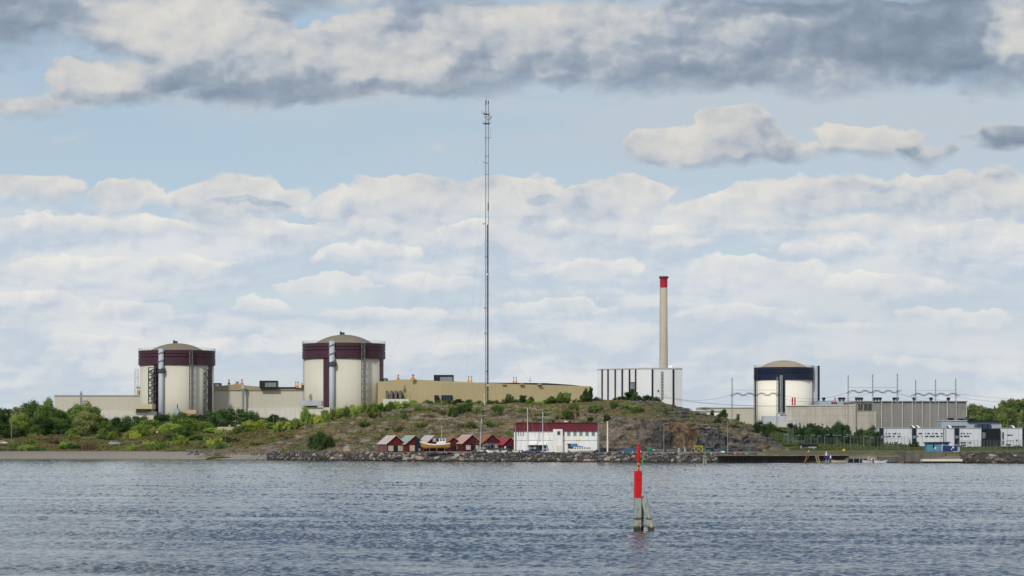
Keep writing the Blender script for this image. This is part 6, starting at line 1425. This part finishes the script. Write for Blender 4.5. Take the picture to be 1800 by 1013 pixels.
for i in range(46):                                                  # the continuous belt of trees and scrub under the long pale hall
    px = -30+i*9.2+fl.uniform(-4, 4); ytop = float(np.interp(px, [-30, 20, 60, 95, 120, 160, 185, 215, 300, 380, 420], [722, 722, 716, 724, 732, 722, 738, 742, 738, 735, 735]))
    Yp = fl.uniform(992, 1045); plant(fl.choice(['round', 'broad', 'round']), fl.choice(['dark', 'mid', 'dark', 'mid', 'olive', 'light']), px, Yp, ytop+fl.uniform(0, 14), heathz(px, min(Yp, 1005)), fl.uniform(26, 44), group='scrub belt of the left shore')
sh = random.Random(5)
for i in range(46):
    px = sh.uniform(-20, 395); dY = sh.uniform(4, 66); Yp = float(Yw(px))+17+dY; zg = heathz(px, Yp)
    hgt = sh.uniform(0.8, 2.6)*(1.2 if px > 150 else 0.9); top = 780-(zg+hgt-HC)*F/Yp
    c = sh.choice(['brown', 'olive', 'dark', 'mid', 'light', 'lime', 'mid'] if px < 220 else ['mid', 'olive', 'light', 'light', 'mid', 'lime'])
    plant('low', c, px, Yp, top, zg, sh.uniform(14, 30), extra='on heath ', group='low shrubs on the heath')
plant('low', 'dark', 128, 938, 781, heathz(128, 938)-.2, 64, extra='above beach '); plant('low', 'dark', 60, 936, 786, heathz(60, 936)-.2, 60, extra='above beach ')
plant('low', 'dark', 12, 936, 787, heathz(12, 936)-.2, 50, extra='above beach '); plant('low', 'dark', 170, 934, 789, heathz(170, 934)-.2, 40, extra='above beach ')
plant('low', 'olive', 310, 912, 789, heathz(310, 912)-.2, 50, extra='above beach ')
# --- slope and crest of the hill
def crest(kind, c, px, top, w, dy=0.0, extra=''):
    Yp = YC-3+dy; plant(kind, c, px, Yp, top, hz(px, Yp)-0.15, w, extra=extra)
for a in [('low', 'light', 512, 744, 30, 6), ('low', 'lime', 528, 742, 28, 4), ('round', 'lime', 520, 735, 26, 12), ('round', 'light', 537, 714, 22, 14), ('round', 'light', 541, 722, 30, 10), ('round', 'mid', 548, 728, 28, 4), ('round', 'lime', 560, 730, 26, 0), ('round', 'light', 572, 720, 24, 10), ('round', 'lime', 584, 723, 26, 3),
          ('round', 'light', 592, 716, 24, 12), ('wind', 'lime', 603, 716, 22, 5), ('wind', 'light', 614, 713, 24, 10), ('wind', 'lime', 626, 713, 22, 4), ('wind', 'light', 636, 710, 22, 9), ('round', 'light', 648, 712, 26, 8), ('round', 'light', 660, 708, 26, 10), ('round', 'mid', 670, 711, 24, 6),
          ('round', 'dark', 687, 705, 18, 6), ('low', 'mid', 690, 716, 22, -2), ('round', 'light', 713, 705, 26, 6), ('round', 'light', 726, 703, 26, 8), ('low', 'light', 738, 708, 30, 4), ('low', 'mid', 728, 717, 30, -8), ('round', 'dark', 752, 703, 24, 12), ('round', 'dark', 770, 704, 22, 12), ('round', 'dark', 788, 703, 24, 12), ('round', 'dark', 806, 701, 26, 12), ('round', 'dark', 824, 702, 22, 12),
          ('round', 'lime', 776, 707, 30, 4), ('round', 'lime', 788, 710, 24, 2), ('round', 'light', 816, 708, 34, 2), ('low', 'light', 836, 710, 34, 4), ('round', 'dark', 842, 704, 22, 12), ('round', 'dark', 862, 703, 22, 12), ('low', 'lime', 858, 712, 30, 0), ('low', 'mid', 875, 710, 26, 4), ('round', 'dark', 872, 703, 18, 12),
          ('wind', 'olive', 888, 694, 20, 4), ('wind', 'mid', 896, 697, 16, 6), ('wind', 'dark', 912, 696, 26, 6), ('round', 'dark', 905, 702, 24, 8), ('low', 'light', 888, 712, 26, -2), ('round', 'dark', 934, 697, 18, 8), ('wind', 'light', 925, 703, 22, 2), ('low', 'light', 945, 706, 30, 2), ('wind', 'mid', 962, 698, 26, 5), ('wind', 'mid', 978, 692, 28, 6), ('wind', 'mid', 990, 692, 26, 8),
          ('round', 'mid', 972, 700, 44, 3), ('low', 'mid', 955, 710, 40, -3), ('wind', 'dark', 1026, 684, 18, 6), ('wind', 'dark', 1034, 683, 16, 7), ('round', 'dark', 1029, 692, 26, 5), ('low', 'dark', 1014, 702, 20, 8), ('low', 'dark', 1046, 698, 22, 10), ('low', 'dark', 1060, 701, 24, 10),
          ('wind', 'dark', 1096, 690, 26, 8), ('wind', 'dark', 1106, 686, 24, 10), ('round', 'dark', 1088, 697, 28, 6), ('wind', 'dark', 1112, 690, 20, 8), ('round', 'dark', 1122, 695, 28, 8), ('round', 'dark', 1138, 694, 26, 9), ('round', 'dark', 1152, 697, 26, 8), ('low', 'dark', 1160, 706, 20, 2), ('low', 'dark', 1108, 708, 28, -4),
          ('low', 'mid', 1178, 714, 22, 2), ('low', 'dark', 1192, 717, 20, 2), ('low', 'dark', 1204, 720, 24, 3), ('low', 'mid', 1216, 722, 20, 2), ('low', 'dark', 1232, 726, 26, 4), ('wind', 'dark', 1248, 722, 14, 4), ('round', 'dark', 1273, 719, 24, 4), ('round', 'dark', 1266, 727, 22, 2), ('wind', 'dark', 1294, 729, 12, 2), ('low', 'dark', 1284, 738, 20, 0)]:
    crest(*a[:5], dy=a[5])
for a in [('low', 'mid', 796, 846, 880, 0), ]: pass
# bushes on the face of the hill: photo column, row of the base, height in rows, width
def on_hill(px, pyb):
    lo, hi = 842.0, 934.0
    for Yp in np.arange(lo, hi, 1.0):
        if 780-(hz(px, Yp)-HC)*F/Yp <= pyb: return float(Yp)
    return 930.0
rge = random.Random(17)
for i in range(44):
    px = 486+i*5.2+rge.uniform(-2, 2); top = float(np.interp(px, [486, 530, 560, 600, 640, 670, 715], [742, 735, 728, 718, 712, 709, 708]))+rge.uniform(-3, 4)
    crest(rge.choice(['round', 'wind', 'low', 'round']), rge.choice(['light', 'lime', 'light', 'mid', 'olive']), px, top, rge.uniform(16, 26), dy=rge.uniform(-4, 8))
for kind, c, px, base, hh, w in [('round', 'dark', 797, 736, 20, 24), ('round', 'dark', 808, 728, 16, 26), ('round', 'mid', 822, 722, 14, 28), ('round', 'mid', 876, 736, 18, 22), ('low', 'mid', 840, 728, 10, 26), ('round', 'dark', 562, 792, 34, 40), ('round', 'dark', 552, 790, 24, 26), ('round', 'dark', 578, 788, 22, 24),
        ('low', 'mid', 658, 732, 8, 26), ('low', 'light', 742, 722, 10, 34), ('low', 'mid', 712, 736, 8, 20), ('low', 'olive', 740, 750, 8, 30), ('low', 'olive', 700, 756, 8, 26), ('low', 'mid', 866, 752, 8, 30), ('low', 'olive', 820, 750, 8, 40), ('low', 'mid', 1002, 732, 14, 30), ('round', 'mid', 1042, 728, 13, 24), ('low', 'mid', 1052, 722, 8, 20),
        ('low', 'mid', 1010, 722, 10, 22), ('low', 'olive', 985, 738, 9, 24), ('low', 'mid', 1080, 720, 9, 24), ('low', 'mid', 1098, 716, 8, 24), ('low', 'dark', 1120, 740, 10, 26), ('low', 'mid', 1105, 750, 8, 30), ('low', 'dark', 1068, 744, 12, 20), ('low', 'mid', 1215, 742, 7, 20), ('round', 'dark', 1262, 791, 11, 20), ('low', 'olive', 1290, 752, 8, 18),
        ('round', 'dark', 1335, 765, 22, 26), ('round', 'dark', 1350, 768, 20, 26), ('round', 'dark', 1342, 752, 10, 22), ('low', 'olive', 600, 776, 8, 30), ('low', 'mid', 640, 748, 7, 24), ('low', 'brown', 500, 770, 7, 34), ('low', 'olive', 450, 782, 7, 28), ('low', 'mid', 920, 726, 8, 30), ('low', 'olive', 950, 730, 7, 26), ('low', 'brown', 680, 768, 6, 24)]:
    Yp = on_hill(px, base); plant(kind, c, px, Yp, 780-(hz(px, Yp)-HC)*F/Yp-hh, hz(px, Yp)-.2, w, extra='on rock ')
rgh = random.Random(9)
for i in range(34):
    px = rgh.uniform(470, 1180); yt = interp(px, HU, HY); base = rgh.uniform(yt+8, min(yt+44, 778)); Yp = on_hill(px, base)
    w = rgh.uniform(12, 30); plant('low', rgh.choice(['olive', 'mid', 'brown', 'mid', 'dark', 'light']), px, Yp, 780-(hz(px, Yp)-HC)*F/Yp-rgh.uniform(3, 6), hz(px, Yp)-.25, w, extra='on rock ', group='small shrubs on the rock face')
# --- right bank: conifers and birches, far woods
for kind, c, px, Yp, top, w in [('round', 'mid', 1352, 900, 744, 34), ('round', 'mid', 1338, 902, 748, 28), ('round', 'dark', 1362, 895, 752, 30), ('round', 'dark', 1376, 893, 762, 24), ('round', 'blue', 1389, 925, 743, 20), ('conifer', 'blue', 1400, 928, 745, 9), ('conifer', 'blue', 1406, 930, 744, 13), ('conifer', 'blue', 1413, 925, 748, 12), ('conifer', 'dark', 1419, 930, 745, 14), ('broad', 'blue', 1426, 932, 744, 18),
        ('conifer', 'blue', 1433, 928, 743, 16), ('broad', 'dark', 1440, 930, 747, 22), ('conifer', 'blue', 1446, 925, 744, 14), ('conifer', 'dark', 1454, 928, 748, 15), ('broad', 'blue', 1463, 930, 750, 20), ('broad', 'dark', 1473, 922, 741, 26), ('broad', 'dark', 1484, 918, 746, 24), ('broad', 'blue', 1470, 915, 756, 28), ('conifer', 'dark', 1505, 905, 750, 14), ('broad', 'dark', 1512, 902, 754, 24),
        ('broad', 'dark', 1523, 898, 757, 22), ('broad', 'blue', 1534, 896, 748, 20), ('broad', 'dark', 1540, 894, 760, 20), ('round', 'dark', 1500, 895, 768, 26), ('round', 'dark', 1480, 898, 768, 24), ('low', 'mid', 1488, 880, 777, 30), ('low', 'mid', 1465, 875, 781, 26), ('low', 'olive', 1445, 868, 786, 30), ('low', 'mid', 1400, 850, 786, 36), ('low', 'dark', 1380, 845, 784, 26),
        ('low', 'mid', 1565, 880, 782, 30), ('low', 'dark', 1585, 880, 780, 26), ('round', 'dark', 1608, 882, 775, 18), ('conifer', 'dark', 1599, 882, 772, 8), ('low', 'dark', 1705, 880, 786, 26), ('low', 'olive', 1725, 870, 789, 30), ('low', 'dark', 1772, 870, 785, 30), ('low', 'dark', 1790, 870, 783, 30), ('low', 'olive', 1700, 800, 795, 26), ('low', 'olive', 1730, 790, 796, 34), ('low', 'brown', 1760, 790, 797, 30), ('low', 'olive', 1790, 785, 797, 34)]:
    plant(kind, c, px, Yp, top, bankz(px, Yp)-.2 if Yp > 820 else 2.5, w)
rgc = random.Random(8)
for i in range(26):
    px = 1398+i*5.8+rgc.uniform(-2, 2); Yp = rgc.uniform(862, 884); top = float(np.interp(px, [1398, 1430, 1455, 1475, 1490, 1505, 1545], [748, 745, 750, 743, 753, 752, 758]))+rgc.uniform(-2, 7)
    plant(rgc.choice(['conifer', 'broad', 'conifer', 'round']), rgc.choice(['blue', 'dark', 'blue']), px, Yp, top, bankz(px, Yp)-.3, rgc.uniform(14, 22), group='dark trees on the grassy bank')
rgf = random.Random(3)
for i in range(190):
    px = rgf.uniform(1698, 1900); Yp = rgf.uniform(1380, 2000)
    a = np.array([px]); b = np.array([Yp]); zg = float(far_z(a, b, (a-900)*b/F)[0])
    tl = float(np.interp(px, [1700, 1720, 1745, 1760, 1780, 1800, 1900], [713, 711, 709, 705, 701, 698, 694]))
    tr = (Yp-1380)/620; top = tl+(1-tr)*22+rgf.uniform(-2, 4)
    plant(rgf.choice(['broad', 'broad', 'conifer', 'tall']), rgf.choice(['olive', 'mid', 'olive', 'olive', 'dark']), px, Yp, top, zg, rgf.uniform(14, 24), extra='in far woods ', group='trees of the far woods')

# ground cover: heath, grass and rock-face tufts (uncountable)
def cover(name, label, px0, px1, n, zfun, yfun, m, size, seed, up=0.8):
    rg = np.random.default_rng(seed); U = rg.uniform(px0, px1, n); Yp = yfun(U, rg.random(n)); Xw = (U-900)*Yp/F
    dens = fbm(Xw/14+5, Yp/9, 3); keep = dens > (-0.05 if name == 'heath_cover' else 0.03); U, Yp, Xw = U[keep], Yp[keep], Xw[keep]
    Zw = zfun(U, Yp, Xw); n = len(U); k = 4; V = []
    C = np.stack([Xw, Yp, Zw], -1)
    for j in range(k):
        off = rg.normal(size=(n, 3))*np.array([.45, .45, .0]); s = size*rg.uniform(.5, 1.4, (n, 1)); a = rg.uniform(0, math.pi, n); t1 = np.stack([np.cos(a), np.sin(a), rg.normal(size=n)*.2], -1); t2 = np.stack([rg.normal(size=n)*.3, rg.normal(size=n)*.3, np.full(n, up)], -1)
        B = C+off; V.append(np.stack([B-t1*s*.6-[0, 0, .1], B+t1*s*.6-[0, 0, .1], B+t1*s*.35+t2*s, B-t1*s*.35+t2*s], 1))
    V = np.concatenate(V).reshape(-1, 3); me = np_mesh(name, V, np.arange(len(V)).reshape(-1, 4)); me.materials.append(m)
    o = bpy.data.objects.new(name, me); COL.objects.link(o); tagit(o, label, 'ground cover', None, 'stuff')
cover('heath_cover', 'rough brown and green heath vegetation behind the beach', -120, 470, 16000, heath_z, lambda U, r: Yw(U)+18+r*75, leaf_mat('heath_mix', (0.14, 0.12, 0.06), (0.11, 0.15, 0.042), .15), .5, 1)
def hfy(U, r): 
    f = hill_front(U); return f+3+r*(YC+6-f)
cover('hill_grass', 'dry grass and small green plants in patches on the rock hill', 430, 1330, 15000, lambda U, Y, Xw: hill_z(U, Y, Xw), hfy, leaf_mat('hill_mix', (0.15, 0.11, 0.05), (0.085, 0.11, 0.03), .15), .34, 2)
cover('bank_cover', 'tall green grass on the bank behind the jetty', 1335, 1900, 9000, bank_z, lambda U, r: 818+r*92, leaf_mat('bank_mix', (0.04, 0.065, 0.024), (0.075, 0.085, 0.035), .15), .4, 4)

# ================================================================== BOULDERS along the water
def boulder_mesh(seed):
    rg = random.Random(seed); b = MB().sphere((0, 0, 0), 1, 12, 8, .75); off = rg.uniform(0, 100)
    v = np.array(b.v); planes = [Vector((rg.gauss(0, 1), rg.gauss(0, 1), rg.gauss(0, 1))).normalized() for _ in range(9)]
    out = []
    for p in b.v:
        q = Vector(p)
        for n in planes:
            d = q.dot(n)
            if d > .62: q -= n*(d-.62)*.85
        out.append(tuple(q*(1+.06*math.sin(p[0]*5+off)+.05*math.cos(p[2]*6+off))))
    b.v = out; return b.mesh('boulder')
bmats = [mat('granite_grey', (.13, .12, .105), .9, .3, .8, bump=.6, bscale=3, wet=.35), mat('granite_tan', (.31, .235, .18), .9, .25, .8, bump=.6, bscale=3, wet=.35), mat('granite_dark', (.06, .056, .052), .9, .3, .8, bump=.6, bscale=3, wet=.35), mat('granite_pale', (.30, .275, .245), .9, .25, .8, bump=.6, bscale=3, wet=.35)]
BM = [boulder_mesh(i) for i in range(8)]
for me in BM: me.materials.append(bmats[0])
BL = {0: 'rough grey boulder in the rock wall along the waterline', 1: 'tan pinkish boulder in the rock wall along the waterline', 2: 'dark blackish boulder in the rock wall along the waterline', 3: 'pale grey boulder in the rock wall along the waterline'}
rgb_ = random.Random(12); nb_ = 0
def boulder(px, d, s, mi):
    global nb_
    Yp = float(Yw(px))+d; z = float(np.interp(d, GP_D, GP_Z))
    o = bpy.data.objects.new('boulder', rgb_.choice(BM)); COL.objects.link(o); o.location = (X(px, Yp), Yp, z+s*.25)
    o.rotation_euler = (rgb_.uniform(-.4, .4), rgb_.uniform(-.4, .4), rgb_.uniform(0, 6.28)); o.scale = (s*rgb_.uniform(.85, 1.4), s, s*rgb_.uniform(.65, .95))
    o.material_slots[0].link = 'OBJECT'; o.material_slots[0].material = bmats[mi]
    tagit(o, BL[mi], 'boulder', ['grey', 'tan', 'dark', 'pale'][mi]+' boulders of the shore wall'); nb_ += 1
px = 560.0
while px < 1275:
    for d, s0 in ((1.0, .85), (3.4, .78), (5.4, .50)):
        if rgb_.random() < .86: boulder(px+rgb_.uniform(-3, 3), d+rgb_.uniform(-.8, .8), s0*rgb_.uniform(.6, 1.55), rgb_.choices((0, 1, 2, 3), (4, 3.0 if 640 < px < 800 else 1.0, 3.5, 1.6))[0])
    px += 8.4
for i in range(34):
    boulder(rgb_.uniform(1694, 1830), rgb_.uniform(.5, 7), rgb_.uniform(.5, 1.2), rgb_.choices((0, 1, 2, 3), (4, .4, 6, .6))[0])
# smaller rubble between them, too many to count
def rubble(name, label, px0, px1, n, smin, smax, dmin, dmax, m, seed):
    rg = random.Random(seed); b = MB()
    for i in range(n):
        px = rg.uniform(px0, px1); d = rg.uniform(dmin, dmax); Yp = float(Yw(px))+d; z = float(np.interp(d, GP_D, GP_Z)); s = rg.uniform(smin, smax); c = Vector((X(px, Yp), Yp, z+s*.2))
        q = Euler((rg.uniform(0, 6), rg.uniform(0, 6), rg.uniform(0, 6))).to_matrix(); vs = []
        for sx in (-1, 1):
            for sy in (-1, 1):
                for sz in (-1, 1): vs.append(c+q @ Vector((sx*s*rg.uniform(.5, 1), sy*s*rg.uniform(.5, 1), sz*s*rg.uniform(.4, .8))))
        b.add(vs, [(0, 1, 3, 2), (4, 6, 7, 5), (0, 4, 5, 1), (2, 3, 7, 6), (0, 2, 6, 4), (1, 5, 7, 3)])
    me = b.mesh(name); me.materials.append(m); o = bpy.data.objects.new(name, me); COL.objects.link(o); tagit(o, label, 'rubble', None, 'stuff')
rubble('rock_rubble', 'small broken stones filling the gaps of the shore wall', 470, 1330, 1900, .22, .6, -.6, 8.2, bmats[2], 1)
rubble('pale_rubble', 'pale small stones scattered on the shore wall', 400, 1300, 520, .18, .45, 0, 9, bmats[3], 2)
rubble('shore_stones', 'dark stones on the shore left of the boulders', 330, 640, 700, .2, .7, 5, 20, bmats[0], 3)
rubble('dark_stones', 'dark stones along the water at the right edge', 1690, 1840, 400, .25, .6, -.5, 9, bmats[2], 4)
rubble('cliff_foot_stones', 'fallen stones at the foot of the cliff and behind the huts', 600, 1340, 700, .25, .8, 36, 44, bmats[2], 5)

# ================================================================== the red beacon in the foreground water
def squarebeam(b, p, q, w, rz=0.0, ch=0.18, n=10, wob=0.0):
    p = Vector(p); q = Vector(q); h = w/2; c = h*(1-ch)
    prof = [(c, -h), (h, -c), (h, c), (c, h), (-c, h), (-h, c), (-h, -c), (-c, -h)]; vs = []; m = 8; rg = random.Random(2)
    for i in range(n+1):
        o = p+(q-p)*(i/n)
        for x, y in prof:
            k = 1+rg.uniform(-wob, wob)
            vs.append((o.x+(x*math.cos(rz)-y*math.sin(rz))*k, o.y+(x*math.sin(rz)+y*math.cos(rz))*k, o.z))
    fs = [tuple(range(m-1, -1, -1)), tuple(n*m+i for i in range(m))]
    for i in range(n):
        for j in range(m): a = i*m+j; c2 = i*m+(j+1) % m; fs.append((a, c2, c2+m, a+m))
    return b.add(vs, fs)
def pile_mat():
    m = bpy.data.materials.new('pile_concrete'); m.use_nodes = True; t = NT(m.node_tree); b = t.n['Principled BSDF']
    P = t.n.new('ShaderNodeNewGeometry').outputs['Position']; z = t.sep(P)[2]; n = t.noise(t.vm('MULTIPLY', P, (3, 3, 1)), 2.2, 6, 0.65); n2 = t.noise(P, 16, 5, 0.7)
    c = t.mix(t.ramp(n, 0.35, 0.65), (0.20, 0.24, 0.21), (0.36, 0.40, 0.35))
    c = t.mix(t.ramp(n2, 0.55, 0.7, 0, .5), c, (0.10, 0.10, 0.08))
    zz = t.math('ADD', z, t.math('MULTIPLY', t.math('SUBTRACT', n, 0.5), 0.35))
    c = t.mix(t.ramp(zz, 0.62, 0.70), t.mix(t.ramp(n, .4, .6), (0.26, 0.26, 0.19), (0.42, 0.41, 0.30)), c)      # paler washed foot
    c = t.mix(t.math('MULTIPLY', t.ramp(zz, 0.58, 0.66), t.ramp(zz, 0.80, 0.70)), c, (0.07, 0.075, 0.05))      # weed line
    c = t.mix(t.ramp(zz, 0.16, 0.30, 0.95, 0), c, (0.020, 0.018, 0.010))
    t.put(b.inputs['Base Color'], c); b.inputs['Roughness'].default_value = 0.85
    bn = t.n.new('ShaderNodeBump'); bn.inputs['Strength'].default_value = .6; bn.inputs['Distance'].default_value = .02; t.put(bn.inputs['Height'], n2); t.l.new(bn.outputs[0], b.inputs['Normal'])
    return m
pm = pile_mat(); YK_ = 163.4
T = Thing('beacon', 'red topped channel beacon on greenish concrete piles standing alone in the foreground water', 'beacon', (X(1121, YK_), YK_, 0))
pw = 11.6*YK_/F
p0 = (X(1120.0, YK_), YK_, -1.2); pmid = (X(1121.1, YK_), YK_, Z(874, YK_)); ptop = (X(1121.6, YK_), YK_, Z(828, YK_))
b = MB(); squarebeam(b, p0, pmid, pw, R(12), wob=.012); T.part('main_pile', b, pm)
b = MB(); squarebeam(b, (X(1148.2, YK_), YK_-.1, -.5), (X(1131.0, YK_), YK_+.12, Z(870.5, YK_)), pw*.93, R(-6), wob=.012); T.part('raking_pile', b, pm, label='greenish concrete pile leaning to the left against the main one')
b = MB(); squarebeam(b, (X(1127.6, YK_), YK_+1.6, -.6), (X(1127.0, YK_), YK_+.55, Z(874, YK_)), pw*.9, R(8)); T.part('rear_pile', b, pm)
b = MB(); squarebeam(b, (pmid[0], YK_, Z(875.5, YK_)), ptop, pw*1.05, R(12), n=4); s_ = T.part('red_sleeve', b, vermil)
T.part('sleeve_bolt', MB().box(pmid[0]-.12, pmid[0]-.07, YK_-pw*.62, YK_-pw*.4, Z(862, YK_), Z(860.4, YK_)).box(pmid[0]-.1, pmid[0]-.05, YK_-pw*.62, YK_-pw*.4, Z(840, YK_), Z(838.4, YK_)), vermil2, s_)
T.part('pile_cap', MB().box(X(1127.0, YK_), X(1131, YK_), YK_-.15, YK_+.2, Z(873, YK_), Z(868.5, YK_)), pm)
cx = X(1122.6, YK_)
T.part('staff', MB().beam((cx, YK_, Z(829, YK_)), (cx, YK_, Z(812, YK_)), .055, n=10, rot=0), vermil2)
T.part('yellow_band', MB().beam((cx, YK_, Z(817.0, YK_)), (cx, YK_, Z(813.6, YK_)), .062, n=10, rot=0).beam((cx, YK_, Z(824.2, YK_)), (cx, YK_, Z(822.8, YK_)), .062, n=10, rot=0), yel)
rd = 3.3*YK_/F
L_ = T.part('topmark', MB().lathe([(.06, Z(813.5, YK_)), (rd, Z(812.5, YK_)), (rd, Z(797.5, YK_)), (rd*.92, Z(797, YK_)), (rd*.92, Z(794, YK_)), (rd*1.0, Z(793.4, YK_)), (rd*.98, Z(787, YK_)), (rd*.62, Z(785.5, YK_)), (rd*.62, Z(783, YK_)), (.03, Z(781.6, YK_))], cx, YK_, 20), vermil)
b = MB()
for k in range(8):
    a = 2*math.pi*k/8+.2; b.box(-.012, .012, -rd*1.06, -rd*.97, Z(812.5, YK_), Z(797.5, YK_)) if False else b.beam((cx+rd*1.02*math.cos(a), YK_+rd*1.02*math.sin(a), Z(812.3, YK_)), (cx+rd*1.02*math.cos(a), YK_+rd*1.02*math.sin(a), Z(797.8, YK_)), .014)
for yy in (812.2, 805, 797.8, 793.6, 787.2): b.lathe([(rd*1.0, Z(yy+.25, YK_)), (rd*1.08, Z(yy+.25, YK_)), (rd*1.08, Z(yy-.25, YK_)), (rd*1.0, Z(yy-.25, YK_))], cx, YK_, 20, cap=False)
T.part('lattice', b, vermil2, L_)
T.part('lamp', MB().lathe([(.05, Z(785.4, YK_)), (.075, Z(784.6, YK_)), (.075, Z(782.6, YK_)), (.02, Z(780.6, YK_))], cx, YK_, 14), vermil2)
for sx in (-1, 1): T.part('reflector', MB().box(cx+sx*rd*1.02-.02, cx+sx*rd*1.02+.03*sx+.02, YK_-.09, YK_-.04, Z(795.2, YK_), Z(792.2, YK_)), greym)
